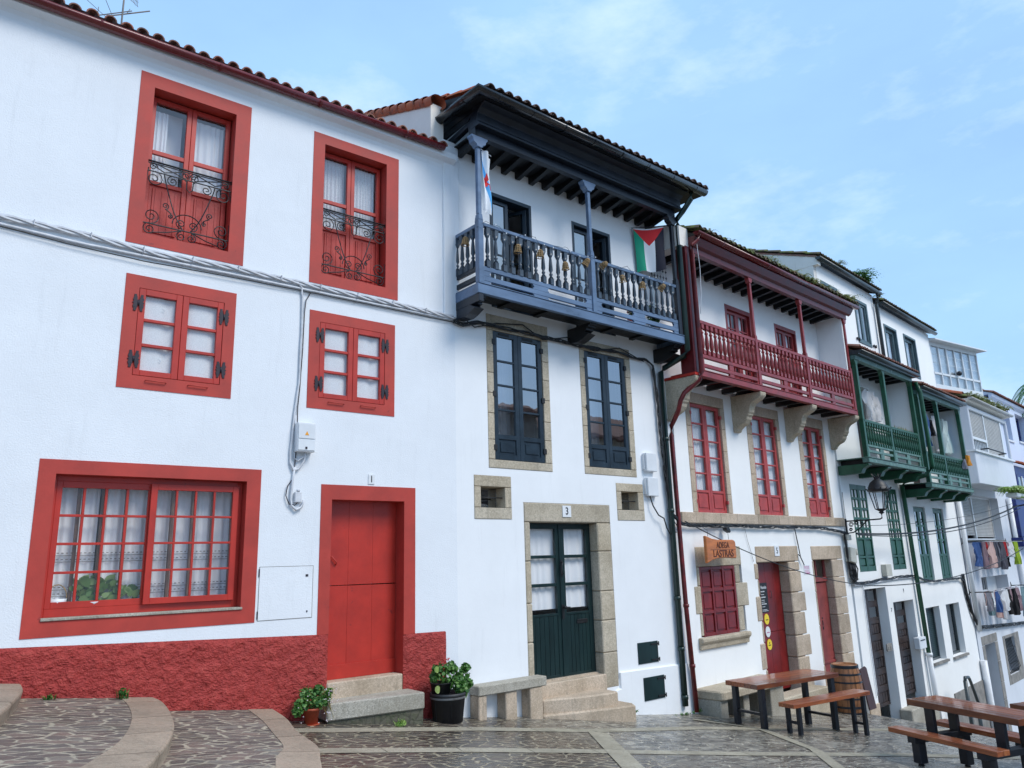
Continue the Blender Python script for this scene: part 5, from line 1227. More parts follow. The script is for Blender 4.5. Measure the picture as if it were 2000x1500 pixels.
# house 5
h5 = thing('house', 'white house with the right green balcony, glazed green doors and two dark ground floor windows', 'house', (5, 0, 0, 0))
W5 = [(.825, 1.775, .84, 2.82), (2.43, 3.36, .83, 2.82)]; L5 = [(.65, 1.76, -1.155, .197), (2.33, 3.52, -1.175, .19)]; U5 = [(.62, 1.53, 6.80, 7.875), (2.20, 3.165, 6.72, 7.895)]
w = MB(); wall(w, .03, 4.66, -5, 8.38, W5+L5+U5+[(1.2, 2.4, 3.4, 5.3)], rev=.24, back=4.5); w.build('wall', 'warm_white', h5)
for i_ in W5:
    win = window(h5, i_[0]+.01, i_[1]-.01, i_[2]+.01, i_[3]-.01, -.03, 'green_wood', rows=3, st=.09, top=.08, bot=.07, kick=.55, mt=.05, frame=.04, cur='curtain_white', glassm='pane_mirror', cd=.1)
for i_ in L5:
    mb = MB(); ring(mb, i_, (i_[0]+.06, i_[1]-.06, i_[2]+.06, i_[3]-.06), -.22, -.15); win = mb.build('window', 'gutter_grey', h5); 
    if i_[0] < 1:
        mb = MB()
        for k in range(26): z = i_[2]+.07+k*.047; mb.prism([(-.19, z), (-.17, z+.005), (-.18, z+.042)], i_[0]+.06, i_[1]-.06, 'u')
        mb.build('slat', 'bottle_green_door', win)
    else: MB().box(i_[0]+.06, i_[1]-.06, -.2, -.19, i_[2]+.06, i_[3]-.06).build('pane', 'pane_mirror', win)
    MB().box(i_[0]-.05, i_[1]+.05, -.2, .06, i_[2]-.06, i_[2]-.002).build('sill', 'grey_stone', win)
    MB().box(i_[0], i_[1], -.24, -.23, i_[2], i_[3]).build('backing', 'shade_joint_black', win)
for i_ in U5:
    mb = MB(); ring(mb, (i_[0]-.04, i_[1]+.04, i_[2]-.04, i_[3]+.04), (i_[0]+.02, i_[1]-.02, i_[2]+.02, i_[3]-.02), -.1, .02); win = mb.build('window', 'teal_frame', h5, bevel=.004)
    mb = MB(); pn = MB(); leafbars(mb, pn, i_[0]+.03, i_[1]-.03, i_[2]+.03, i_[3]-.03, -.11, -.06, .08, .08, .06, 1, 1, .02); mb.build('sash', 'teal_frame', win); pn.build('pane', 'pane_gallery', win)
    curtain(win, i_[0]+.1, i_[1]-.1, i_[2]+.1, i_[3]-.12, -.17, 'curtain_white', 7, .012)
b5 = green_balcony(h5, .06, 3.76, .75, 4.17, 3.36, 5.68, (.06, 1.58, 3.66), 24)
MB().box(3.78, 3.86, .002, .70, 3.36, 5.75).build('balcony_side_wall', 'smooth_white', h5)
MB().box(1.2, 2.4, -.24, -.2, 3.4, 5.3).build('balcony_door', 'dark_brown_wood', h5)
tiles(h5, .3, 4.80, .22, 8.48, 4.0, .37, 'tile_moss', .16, .055); gutter(h5, [(.12, .17, 8.42), (4.84, .17, 8.42)], .07, 'gutter_grey', 9)
MB().prism([(.1, 8.40), (.1, 8.46), (-4.4, 10.1), (-4.4, 10.0)], .03, 4.75, 'u').build('roof_deck', 'shade_joint_black', h5)
MB().prism([(1.9, -2.05), (4.60, -2.03), (4.60, -5), (1.9, -5)], .003, .03).build('stone_dado', 'grey_stone', h5)
MB().tube([(4.64, .10, -1.5), (4.72, .10, -4.5)], .10, 8).build('drainpipe', 'white_paint', h5)
# things on the balconies
G_ = 'clothes hanging on the green balconies'
def garment(name, label, cat, loc, w, h, mat, folds=3, amp=.02, shape=None, group=None, taper=0):
    mb = MB(); ph = random.random()*6; sk = random.uniform(-.12, .12)
    fold = lambda x, b: amp*1.5*sin(x*folds*7+ph+b*2)*(1.25-b*.5)+amp*.6*sin(x*17+b*5+ph)
    def sheet(fx0, fx1, n=10, m=9, b0=0, b1=1):
        def f(a, b):
            bb = b0+(b1-b0)*b; x0, x1 = fx0(bb), fx1(bb); x = x0+(x1-x0)*a; return (x*w+sk*(1-bb)*h*.4, fold(x, bb), -(1-bb)*h-.02*h*sin(x*9+ph))
        mb.grid(f, n, m)
    if shape in ('shirt', 'coat'):
        hw = lambda b: .42+.05*sin(b*9+ph) if b < .5 else (.42+.20*(b-.5)/.06 if b < .56 else .62-.14*(b-.56)/.44)
        sheet(lambda b: -hw(b), hw)
    elif shape == 'trousers':
        sheet(lambda b: -.46, lambda b: -.04+.03*b, 5, 8, 0, .68); sheet(lambda b: .04, lambda b: .47, 5, 8, 0, .66); sheet(lambda b: -.44, lambda b: .45, 9, 4, .64, 1)
    else: sheet(lambda b: -.5*(1-taper*.5*b), lambda b: .5*(1-taper*.5*b), 12)
    o = mb.build(name, mat); place(o, *loc); return tag(o, label, cat, group)
for n_, c in (('c_white', (.8, .81, .84)), ('c_blue', (.06, .13, .34)), ('c_lightblue', (.22, .33, .6)), ('c_mint', (.62, .76, .76)), ('c_red', (.55, .03, .04)), ('c_pink', (.72, .50, .46)), ('c_grey', (.10, .10, .13)), ('c_mid', (.28, .28, .33)), ('c_black', (.02, .02, .025)), ('c_lime', (.35, .5, .04)), ('c_orange', (.8, .34, .04)), ('c_mauve', (.35, .24, .28)), ('c_teal', (.2, .32, .36)), ('c_sky', (.2, .45, .8))): cloth(n_, c, .2, .12)
garment('coat', 'white coat hanging on the left green balcony', 'clothes', (4, 1.80, .25, 5.56), .55, .78, 'c_white', 3, .05, 'coat')
garment('shirt', 'white shirt hanging behind the coat on the left green balcony', 'clothes', (4, 2.22, .22, 5.50), .42, .66, 'c_white', 3, .05, 'coat')
garment('jeans', 'blue jeans hanging at the left of the right green balcony', 'clothes', (5, 1.46, .42, 5.33), .40, .88, 'c_blue', 4, .05, 'trousers')
garment('towel', 'light blue towel hanging beside the jeans on the right green balcony', 'clothes', (5, 1.27, .46, 5.33), .34, .72, 'c_lightblue', 3, .05)
garment('dark_shirt', 'small dark garment hanging between jeans and pale sheet', 'clothes', (5, 2.08, .40, 5.25), .22, .45, 'c_black', 2, .04, 'shirt')
garment('sheet', 'long pale sheet hanging left of the middle post of the right green balcony', 'clothes', (5, 2.45, .42, 5.38), .42, .98, 'c_white', 4, .04)
garment('sheet', 'pale mint sheet hanging right of the middle post of the right green balcony', 'clothes', (5, 3.25, .40, 5.38), .55, .98, 'c_mint', 4, .05, None, None, .2)
garment('towel', 'bright blue towel edge hanging beside the mint sheet', 'clothes', (5, 3.62, .36, 5.38), .16, .9, 'c_sky', 2, .04)
garment('cloth', 'orange cloth over the right end of the right green balcony rail', 'clothes', (5, 3.66, .80, 4.32), .30, .30, 'c_orange', 2, .03)
garment('cloth', 'dark and white cloth over the right green balcony rail beside the orange one', 'clothes', (5, 3.30, .79, 4.18), .20, .28, 'c_mid', 2, .03)
pt = thing('plant_row', 'row of dry grassy plants on the left green balcony rail', 'plant', (4, 3.1, .52, 4.50)); mb = MB(); R = random.Random(5)
for i in range(42): grass_tuft(mb, -.62+i*.03, 0, 0, .25, 5, .05, .007)
mb.build('foliage', 'leaf_dry', pt); MB().box(-.65, .65, -.06, .06, -.12, 0).build('planter', 'brown_wood', pt)
# roof plants
for k, u, d, z, n_, l_, lab in ((4, 2.9, .12, 8.84, 44, .62, 'large fern clump on the highest grey gutter roof'), (4, 1.35, .12, 8.82, 14, .3, 'small weed tuft on the left part of the highest grey gutter roof'), (5, .35, .05, 8.62, 16, .28, 'weed clump at the left end of the second highest roof'), (5, 4.4, .05, 8.55, 12, .2, 'weed tuft at the right end of the second highest roof'), (5, 3.2, .05, 8.52, 9, .14, 'small weed tuft in the middle of the second highest roof')):
    mb = MB(); fern(mb, (0, 0, 0), n_, l_, .04, random.Random(n_), .7)
    if n_ > 30: fern(mb, (.35, 0, -.02), 30, .45, .05, random.Random(2), .7); fern(mb, (-.3, 0, 0), 24, .45, .05, random.Random(4), .7)
    o = mb.build('fern', 'leaf_green' if n_ > 30 else 'leaf_moss'); place(o, k, u, d, z); tag(o, lab, 'fern')
# street lamp on bracket
lp = thing('street_lamp', 'black wrought iron street lamp with crown on a scrolled wall bracket', 'street lamp', (4, .05, .0, 2.2))
mb = MB().tube([(0, 0, .15), (0, .62, .155), (0, .76, .16), (0, .80, .18), (0, .805, .27)], .016, 7).tube([(0, 0, -.12), (0, .16, -.10), (0, .32, .0), (0, .45, .12), (0, .5, .15)], .014, 6).box(-.03, .03, 0, .02, -.15, .2)
for cy, cz, r_ in ((.12, .07, .06), (.24, .10, .045), (.10, -.04, .04), (.35, .09, .035)): mb.tube([(0, cy+r_*(1-.7*i/16)*cos(i*.75), cz+r_*(1-.7*i/16)*sin(i*.75)) for i in range(17)], .009, 5)
mb.build('bracket', 'iron', lp)
c_ = .805
mb = MB().lathe([(.02, .27), (.05, .29), (.03, .31), (.09, .345), (.095, .36), (.0, .362)][:5], 0, c_, 10).lathe([(.155, .66), (.19, .68), (.20, .705), (.175, .72), (.165, .76), (.13, .83), (.07, .875), (.045, .885), (.04, .93)], 0, c_, 14)
for k in range(6): a = k*pi/3+.3; mb.tube([(.092*cos(a), c_+.092*sin(a), .35), (.16*cos(a), c_+.16*sin(a), .665)], .009, 5)
for k in range(10): a = k*pi/5; mb.prism([(.04*cos(a)-.015*sin(a), c_+.04*sin(a)+.015*cos(a)), (.04*cos(a)+.015*sin(a), c_+.04*sin(a)-.015*cos(a)), (.05*cos(a), c_+.05*sin(a))], .88, .93, 'z').tube([(.045*cos(a), c_+.045*sin(a), .92), (.085*cos(a), c_+.085*sin(a), .99)], [.014, .005], 4)
for k in range(12): a = k*pi/6; mb.tube([(.19*cos(a), c_+.19*sin(a), .70), (.225*cos(a), c_+.225*sin(a), .735)], [.012, .006], 4)
mb.build('lantern_frame', 'iron', lp)
MB().lathe([(.088, .352), (.155, .662)], 0, c_, 6, cap=False, smooth=False, ph=.3).build('lantern_glass', 'pane_soft', lp)
for q in lp.children:
    if q.name.startswith('lantern'): q.scale = (1.22,)*3; q.location = (0, .22*c_*K, -.22*.27*K)
# meters at house 4
o = MB().box(-.22, -.02, 0, .12, 1.93, 2.05).build('junction_box', 'beige_plastic', bevel=.01); place(o, 4, 0, 0, 0); tag(o, 'small grey junction box just under the street lamp bracket', 'junction box')
o = MB().prism([(-.22, 1.47), (.05, 1.42), (.08, 1.46), (.08, 1.75), (-.20, 1.78)], 0, .14).lathe([(.06, 1.60), (.06, 1.74)], .16, .08, 10).build('junction_box', 'beige_plastic', bevel=.01); place(o, 4, 0, 0, 0); tag(o, 'beige electrical box with hanging wire ends between the two houses', 'junction box')
o = MB().box(1.80, 2.15, 0, .12, 1.09, 1.36).build('junction_box', 'beige_plastic', bevel=.006); place(o, 4, 0, 0, 0); tag(o, 'square beige box between the two green shuttered windows', 'junction box')
mb = MB(); R = random.Random(11)
for i in range(26): u = R.uniform(-.2, .12); mb.tube([(u, .05, 1.48+R.uniform(-.05, .02)), (u+R.uniform(-.05, .08), .06+R.uniform(0, .05), 1.3), (u+R.uniform(-.05, .1), .06, R.uniform(1.0, 1.2)), (u+R.uniform(-.05, .1), .06+R.uniform(0, .04), R.uniform(1.0, 1.15))], .010, 4)
o = mb.build('cable_bundle', 'iron'); place(o, 4, 0, 0, 0); tag(o, 'tangle of black wire ends under the beige electrical box', 'cable')
twist('cable_bundle', 'black and grey cable bundle across the wall above the narrow panelled doors', 4, [(-.24, .06, 2.08), (-.22, .06, 1.6), (-.18, .06, 1.15), (.0, .06, 1.0), (.5, .05, .985), (1.1, .05, 1.0), (1.7, .05, 1.03), (2.3, .05, 1.03), (3.0, .05, 1.05), (3.6, .05, 1.04), (4.1, .05, .99), (4.4, .05, .93), (5.0, .05, .86), (5.8, .05, .84), (6.6, .05, .85), (7.6, .05, .84), (7.9, .05, .75), (8.05, .05, .35), (8.25, .05, -.15), (8.5, .05, -.5), (8.9, .05, -.68)], .022, .012, 'iron', 4, 1)
cable('cable', 'pale grey conduit under the black bundle above the narrow doors', 4, [(-.15, .04, 2.0), (-.14, .04, 1.2), (.0, .04, .95), (.8, .03, .95), (1.6, .03, .98), (2.6, .03, 1.0), (3.6, .03, 1.0), (4.2, .03, .95)], .018, 'white_cable')
cable('cable', 'white conduit running down left of the first narrow panelled door', 4, [(.50, .03, .95), (.50, .03, .2), (.52, .03, -.7), (.54, .03, -1.4)], .014, 'white_cable')
cable('cable', 'thin wire running up beside the left green shuttered window', 4, [(.0, .03, 3.0), (.0, .03, 2.5), (.0, .03, 2.1)], .006, 'iron')
# wires spanning the street
def span(label, A, B, sag, r, n=30):
    a = world(*A)/K; b = world(*B)/K; mb = MB()
    pts = []
    for i in range(n+1): s = i/n; p = (b-a)*s; pts.append((p.x, -p.y, p.z-4*sag*s*(1-s)))
    o = mb.tube(pts, r, 5).build('overhead_cable', 'iron'); o.location = a*K; return tag(o, label, 'cable')
span('thick black overhead cable sagging from the street lamp to the right edge', (4, -.05, .25, 2.07), (5, 7.0, 1.15, 2.95), .28, .022)
span('second black overhead cable just under the thick one', (4, -.05, .28, 2.04), (5, 7.0, 1.20, 2.86), .30, .012)
span('thin overhead wire above the thick black cable', (4, .0, .3, 2.24), (5, 7.0, 1.1, 3.05), .18, .006)
span('thin black wire from the drainpipes past the wooden sign to the beige boxes', (3, -.25, .25, 2.25), (4, .45, .3, .93), .22, .009)
span('thin black wire rising from the narrow doors to the laundry at the right', (4, .45, .3, .93), (5, 7.4, 1.0, 1.62), .28, .012)
# ================================================================ HOUSE 6
h6 = thing('house', 'grey white house with roller shutters and two lines of laundry', 'house', (6, 0, 0, 0))
O6 = [(.75, 5.05, 1.93, 3.35), (1.45, 4.65, -.17, .78)]; DO = (.70, 1.80, -4.0, -1.16); WO = (2.98, 4.15, -2.27, -1.18)
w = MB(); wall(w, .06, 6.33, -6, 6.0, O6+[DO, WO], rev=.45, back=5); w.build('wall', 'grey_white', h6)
def roller(par, u0, u1, z0, z1, d, n): 
    mb = MB(); h = (z1-z0)/n
    for k in range(n): z = z0+k*h; mb.prism([(d-.02, z), (d, z+h*.2), (d, z+h*.75), (d-.02, z+h*.95)], u0, u1, 'u')
    mb.box(u0, u1, d-.03, d-.021, z0, z1)
    return mb.build('roller_shutter', 'shutter_slat', par)
mb = MB(); ring(mb, O6[0], (.80, 4.98, 1.98, 3.30), -.32, -.24); mb.box(2.65, 2.75, -.32, -.23, 1.98, 3.3); win = mb.build('window', 'alu_white', h6); roller(win, .8, 2.65, 2.08, 3.3, -.26, 24); roller(win, 2.75, 4.98, 2.03, 3.3, -.26, 26)
MB().box(.6, 5.05, -.3, .04, 1.86, 1.928).build('sill', 'grey_stone', win)
i_ = O6[1]; mb = MB(); ring(mb, i_, (i_[0]+.05, 3.5, i_[2]+.05, i_[3]-.05), -.42, -.36)
for k in range(1, 8): u = i_[0]+(3.5-i_[0])*k/8; mb.box(u-.012, u+.012, -.40, -.38, i_[2], i_[3])
mb.box(i_[0], 3.5, -.4, -.37, .28, .33); mb.box(2.45, 2.52, -.41, -.36, i_[2], i_[3]); win = mb.build('window', 'alu_white', h6); MB().box(i_[0], i_[1], -.44, -.43, i_[2], i_[3]).build('pane', 'pane_mirror', win)
mb = MB(); blocks(mb, side_stones(.42, .70, -4, -1.16, 5)+side_stones(1.80, 2.13, -4, -1.16, 5)+[(.42, 2.13, -1.155, -.90)], -.35, .012); mb.build('stone_surround', 'grey_stone', h6, bevel=.01)
MB().box(.70, 1.80, -.34, -.30, -4, -1.16).build('door', 'grey_stone', h6)
mb = MB(); blocks(mb, [(2.74, 2.98, -2.55, -1.08), (4.15, 4.75, -2.55, -1.08), (2.98, 4.15, -1.178, -1.08), (2.98, 4.15, -2.55, -2.272)], -.3, .012); mb.build('stone_surround', 'grey_stone', h6, bevel=.01)
win = MB().box(2.98, 4.15, -.3, -.28, -2.27, -1.18).build('window', 'shade_joint_black', h6)
mb = MB()
for k in range(8): u = 3.05+k*.15; mb.tube([(u, -.1, -1.2), (u, -.05, -1.6), (u, .02, -1.9), (u, .06, -2.1), (u, -.02, -2.25)], .012, 5)
for z in (-1.5, -1.95, -2.2): mb.tube([(3.0, -.02, z), (4.15, -.02, z)], .012, 5)
mb.build('window_grille', 'iron', win)
bx6 = MB().box(.22, 4.93, .002, .70, 3.58, 4.60).box(.22, .34, .002, .70, 4.602, 6.02).box(4.80, 4.93, .002, .70, 4.602, 6.02).box(.34, 4.80, .55, .70, 5.88, 6.02).build('enclosed_balcony', 'grey_white', h6, bevel=.02)
MB().box(.16, 4.99, .0, .76, 4.56, 4.62).build('ledge', 'alu_white', bx6)
fr = MB().box(.34, .42, .60, .66, 4.63, 5.87).box(2.0, 2.10, .60, .66, 4.63, 5.87).box(4.08, 4.25, .60, .66, 4.63, 5.87).box(.42, 2.0, .60, .66, 4.98, 5.05).box(.34, 4.25, .59, .65, 4.625, 4.66).build('window_frame', 'alu_white', bx6)
MB().tube([(.8, .74, 4.66), (.8, .95, 4.66), (2.9, .95, 4.66), (2.9, .74, 4.66)], .022, 5).build('clothes_rail', 'iron', bx6)
roller(bx6, .42, 2.0, 5.05, 5.87, .64, 18); roller(bx6, 2.10, 4.08, 4.64, 5.87, .64, 26)
mb = MB()
for k in range(9): u = .45+k*.18; mb.box(u, u+.03, .60, .62, 4.63, 4.98)
mb.build('window_bar', 'alu_white', bx6); MB().box(.42, 2.0, .57, .58, 4.63, 4.98).build('pane', 'pane_gallery', bx6); MB().box(4.25, 4.79, .60, .62, 4.63, 5.87).build('side_panel', 'blue_white', bx6)
MB().prism([(0, 6.0), (.82, 6.12), (.82, 6.18), (.1, 6.22), (-.5, 6.6), (-4, 7.7), (-4, 6.0)], .06, 5.05, 'u').build('roof_deck', 'cream_white', h6)
tiles(h6, .05, 5.1, .80, 6.22, 4.2, .35, 'tile_moss', .17, .06); gutter(h6, [(.0, .86, 6.2), (5.15, .86, 6.2)], .065, 'shutter_slat', 1.2)
mb = MB()
for i in range(11):
    dd = .7-i*.3; z = 6.27+(.8-dd)*.35; mb.add(MB().grid(lambda a, b, dd=dd, z=z: (.02+.11*cos(pi*a)*(1-.1*b), dd-.33*b, z+.11*b+.09*sin(pi*a)), 8, 1))
mb.build('verge_tiles', 'tile_orange', h6)
MB().tube([(.0, .10, 3.3), (.05, .10, -.7)], .07, 8).build('drainpipe', 'white_paint', h6)
mo = MB(); R = random.Random(9)
for i in range(120): u = R.uniform(.4, 5.0); fern(mo, (u, R.uniform(.5, .86), 6.36), 4, R.uniform(.12, .32), .035, R, .9)
for i in range(26): spray(mo, (R.uniform(.6, 5), R.uniform(.6, .85), 6.32), (.17, .08, .09), 60, .055, seed=i+60)
o = mo.build('roof_ferns', 'leaf_moss'); place(o, 6, 0, 0, 0); tag(o, 'yellow green moss and ferns along the roof over the roller shutters', 'roof plants'); o['kind'] = 'stuff'
# laundry racks
def rack(label, z, u0, u1):
    r_ = thing('clothes_rack', label, 'clothes rack', (6, u0, 0, z))
    for q, nm in ((0, 'arm'), (u1-u0, 'arm')): MB().tube([(q, 0, 0), (q, .62, .02)], .018, 6).tube([(q-.1, 0, -.06), (q, .02, 0), (q-.02, .0, .12)], .015, 5).build(nm, 'iron', r_)
    mb = MB()
    for d in (.2, .35, .5): mb.tube([(0, d, 0), (u1-u0, d, 0)], .006, 4)
    mb.build('line', 'white_cable', r_)
rack('upper laundry rack under the lower roller shutter', 1.86, .1, 5.2); rack('lower laundry rack in front of the barred window', .40, .0, 4.9)
g1 = 'laundry on the upper rack of the grey white house'; g2 = 'laundry on the lower rack of the grey white house'
l1 = [('jacket', 'blue jacket at the left end of the upper laundry rack', .60, .50, .72, 'c_blue', 'coat'), ('towel', 'lilac cloth beside the blue jacket', .92, .2, .8, 'c_mauve', None), ('dressing_gown', 'long pale pink garment on the upper laundry rack', 1.40, .55, .78, 'c_pink', 'coat'), ('shirt', 'red garment right of the pale pink one', 1.80, .26, .46, 'c_red', 'shirt'), ('trousers', 'dark grey trousers on the upper laundry rack', 2.15, .40, .80, 'c_grey', 'trousers'), ('hoodie', 'charcoal top right of the dark grey trousers', 2.62, .42, .86, 'c_grey', 'coat'), ('shirt', 'patterned mid grey top in the middle of the upper rack', 3.02, .40, .80, 'c_mid', 'coat'), ('shirt', 'crimson sliver behind the patterned grey top', 3.35, .22, .46, 'c_red', 'shirt'), ('blouse', 'white blouse on the upper laundry rack', 3.72, .48, .48, 'c_white', 'shirt'), ('leggings', 'black leggings hanging below the white blouse', 3.80, .25, .80, 'c_black', 'trousers'), ('shirt', 'pale green top right of the white blouse', 4.25, .42, .5, 'c_mint', 'shirt'), ('shorts', 'lime green shorts on the upper laundry rack', 4.42, .42, .74, 'c_lime', 'trousers'), ('shirt', 'bright red top at the right end of the upper laundry rack', 4.95, .36, .44, 'c_red', 'shirt')]
for i, (n_, lab, u, w_, h_, m_, s_) in enumerate(l1): garment(n_, lab, 'clothes', (6, u-.15, .28+.09*(i % 3), 1.86), w_, h_, m_, 3, .04, s_, g1)
l2 = [('baby_shirt', 'pale pink small top at the left of the lower laundry rack', .85, .30, .42, 'c_pink', 'shirt'), ('cloth', 'grey cloth at the far left of the lower laundry rack', .55, .22, .55, 'c_mid', None), ('jeans', 'dark blue trousers on the lower laundry rack', 1.15, .26, .62, 'c_blue', 'trousers'), ('towel', 'long teal towel on the lower laundry rack', 1.02, .18, .70, 'c_teal', None), ('scarf', 'long dusty pink garment on the lower laundry rack', 1.48, .26, .80, 'c_pink', 'trousers'), ('shirt', 'bright white shirt on the lower laundry rack', 1.98, .50, .62, 'c_white', 'shirt'), ('sleeve', 'long white garment hanging lowest on the lower rack', 2.50, .26, .92, 'c_white', 'trousers'), ('trousers', 'black trousers left of middle on the lower rack', 2.78, .32, .78, 'c_black', 'trousers'), ('leggings', 'second pair of black trousers right of the first', 3.15, .30, .82, 'c_black', 'trousers'), ('shirt', 'mauve top on the lower laundry rack', 3.55, .42, .55, 'c_mauve', 'shirt'), ('trousers', 'mauve brown trousers beside the mauve top', 3.95, .3, .75, 'c_mauve', 'trousers'), ('jeans', 'long blue grey jeans at the right end of the lower laundry rack', 4.32, .40, .95, 'c_teal', 'trousers')]
for i, (n_, lab, u, w_, h_, m_, s_) in enumerate(l2): garment(n_, lab, 'clothes', (6, u-.1, .28+.09*(i % 3), .40), w_, h_, m_, 3, .04, s_, g2)
twist('cable_bundle', 'heavy black cable bundle above the grey stone door and grilled window', 6, [(-.55, .05, .95), (-.5, .05, .4), (-.25, .05, -.15), (.05, .07, -.5), (.4, .07, -.62), (1.9, .07, -.70), (3.6, .07, -.78), (5.8, .07, -.88)], .04, .018, 'iron', 6, .8)
# glazed gallery
gh = thing('glazed_gallery', 'white aluminium glazed gallery on the roof level behind the second highest roof', 'glazed gallery', (7, 0, 0, 0))
mb = MB().box(0, 2.95, -.06, .0, 8.08, 8.20).box(0, 2.95, -.06, 0, 7.13, 7.20).box(0, 2.95, -.08, 0, 6.0, 6.80)
for k in range(7): u = 2.90*k/6; mb.box(u, u+.05, -.06, .0, 6.80, 8.08)
for k in (1, 3, 5): u = 2.9*(k+.5)/6; 
mb.box(2.90, 2.95, -2, -.06, 6.2, 8.2).build('frame', 'alu_white', gh, bevel=.004)
mb = MB(); pn = MB().box(0.0, 2.93, -.035, -.03, 6.80, 8.08).box(2.92, 2.93, -2, -.06, 6.9, 8.1)
for k in range(6):
    for z in (7.52, 7.80): mb.box(2.9*k/6+.05, 2.9*(k+1)/6, -.05, -.03, z, z+.015)
mb.build('glazing_bar', 'alu_white', gh); pn.build('pane', 'pane_gallery', gh)
for k in range(6): curtain(gh, 2.9*k/6+.06, 2.9*(k+1)/6-.01, 6.8, 8.07, -.09, 'curtain_white', 3, .008)
MB().prism([(.26, 8.19), (.26, 8.23), (-2, 8.75), (-2, 8.2), (-.06, 8.2)], -.10, 3.14, 'u').build('roof', 'alu_white', gh); MB().box(0.02, 2.9, -2, -1.95, 6, 8.2).build('back_wall', 'smooth_white', gh)
o = MB().lathe([(.03, -.08), (.08, -.04), (.085, .02), (.04, .07)], 0, 0, 9).build('black_ball', 'black_metal'); place(o, 7, 1.42, .08, 7.27); tag(o, 'round black object on the ledge of the glazed gallery', 'ornament')
# ================================================================ HOUSE 7
h7 = thing('house', 'bluish white house at the right edge with deep set blue framed windows', 'house', (6, 6.36, .0, 0))
O7 = [(1.15, 2.75, 5.75, 6.97), (3.75, 5.6, 5.85, 7.0)]
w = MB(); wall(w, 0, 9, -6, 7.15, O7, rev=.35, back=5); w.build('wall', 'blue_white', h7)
MB().prism([(0, 7.12), (.10, 7.22), (.12, 7.30), (0, 7.30)], 0, 9, 'u').build('cornice', 'blue_white', h7)
for i_ in O7:
    mb = MB(); ring(mb, i_, (i_[0]+.12, i_[1]-.12, i_[2]+.1, i_[3]-.1), -.34, -.26); win = mb.build('window', 'blue_paint', h7); MB().box(i_[0]+.12, i_[1]-.12, -.31, -.30, i_[2]+.1, i_[3]-.1).build('pane', 'pane_gallery', win); MB().box(i_[0]-.05, i_[1]+.05, -.3, .05, i_[2]-.07, i_[2]-.003).build('sill', 'white_paint', win); curtain(win, i_[0]+.15, i_[1]-.15, i_[2]+.12, i_[3]-.12, -.40, 'curtain_white', 6)
tiles(h7, 0, 8, .2, 7.33, 4, .35, 'tile_brown', .17, .06); MB().prism([(.12, 7.305), (.12, 7.33), (-4, 8.8), (-4, 7.2)], 0, 8.9, 'u').build('roof_deck', 'blue_white', h7)
bb = MB().box(.62, 6, .0, .32, 3.45, 4.3).box(.62, 6, .0, .30, 4.3, 4.62).build('blue_gallery', 'blue_paint', h7, bevel=.01)
MB().box(.02, 6, .0, .28, 2.02, 3.35).box(-.3, 6, .0, .36, 1.68, 2.0).build('blue_balcony', 'blue_paint', h7, bevel=.01)
MB().box(.75, 5.8, .321, .33, 3.55, 4.2).build('pane', 'pane_mirror', bb)
for u in (1.2, 1.9, 2.6): MB().box(u, u+.08, .331, .36, 3.5, 4.25).build('glazing_bar', 'white_paint', bb)
tiles(bb, .45, 6, .5, 4.68, .6, .34, 'tile_orange', .17, .06, name='gallery_roof')
MB().tube([(-.12, .1, 3.4), (-.06, .1, -4)], .08, 8).build('drainpipe', 'white_paint', h7)
fp = thing('fern_planter', 'bright green ferns spilling from a white ledge at the right edge', 'fern', (6, 2.7, 1.15, 3.30)); R = random.Random(21)
fp.location = world(6, .85, 1.25, 3.26)
mb = MB()
for u, n_, l_ in ((.15, 30, .50), (.45, 40, .55), (.8, 40, .55), (1.2, 54, .62), (1.7, 54, .62), (2.2, 30, .5), (2.8, 26, .4)): fern(mb, (u, 0, .05), n_, l_, .07, R, .75)
for i in range(4): fern(mb, (.9+i*.1, .1, -.05), 8, .3, .04, R, -.6)
mb.build('foliage', 'leaf_fern', fp); MB().box(.35, 6, -.15, .15, -.10, .03).build('ledge', 'white_paint', fp, bevel=.02); MB().tube([(5, 0, -.05), (5, -1.0, -.2)], .03, 6).build('support', 'iron', fp)
# palm at the right edge
pm = thing('palm_tree', 'palm tree whose drooping fronds enter at the right edge above the roofs', 'palm tree', (6, 10.5, 2.2, -2)); pm.location = world(6, 12.6, .9, -2.4)
mb = MB().tube([(0, 0, -2), (.1, 0, 3), (.15, 0, 7.5), (.1, 0, 10.8)], [.28, .2, .17, .2], 10); mb.build('trunk', 'brown_wood', pm)
mb = MB(); R = random.Random(33)
for i in range(26):
    a = i*2*pi/26+R.uniform(-.1, .1); el = R.uniform(.1, 1.0); ll = R.uniform(1.7, 2.3); prev = Vector((.1, 0, 10.8)); px, py = cos(a), sin(a)
    for k in range(1, 13):
        s = k/12; p = Vector((.1+px*ll*s*(1-.15*s), py*ll*s*(1-.15*s), 10.8+ll*(el*s-(1.0+.3*el)*s*s*.95))); t_ = (p-prev); sd = Vector((-py, px, 0))
        mb.face([prev-sd*.012, prev+sd*.012, p+sd*.012, p-sd*.012])
        for q in range(3):
            m_ = prev+t_*(q/3); l2_ = .42*(1-s*.6)*min(1, s*5)
            for g in (1, -1): mb.face([m_, m_+t_*.28, m_+sd*g*l2_*.75+t_*.5-Vector((0, 0, l2_*.6))])
        prev = p
mb.build('crown', 'leaf_green', pm)
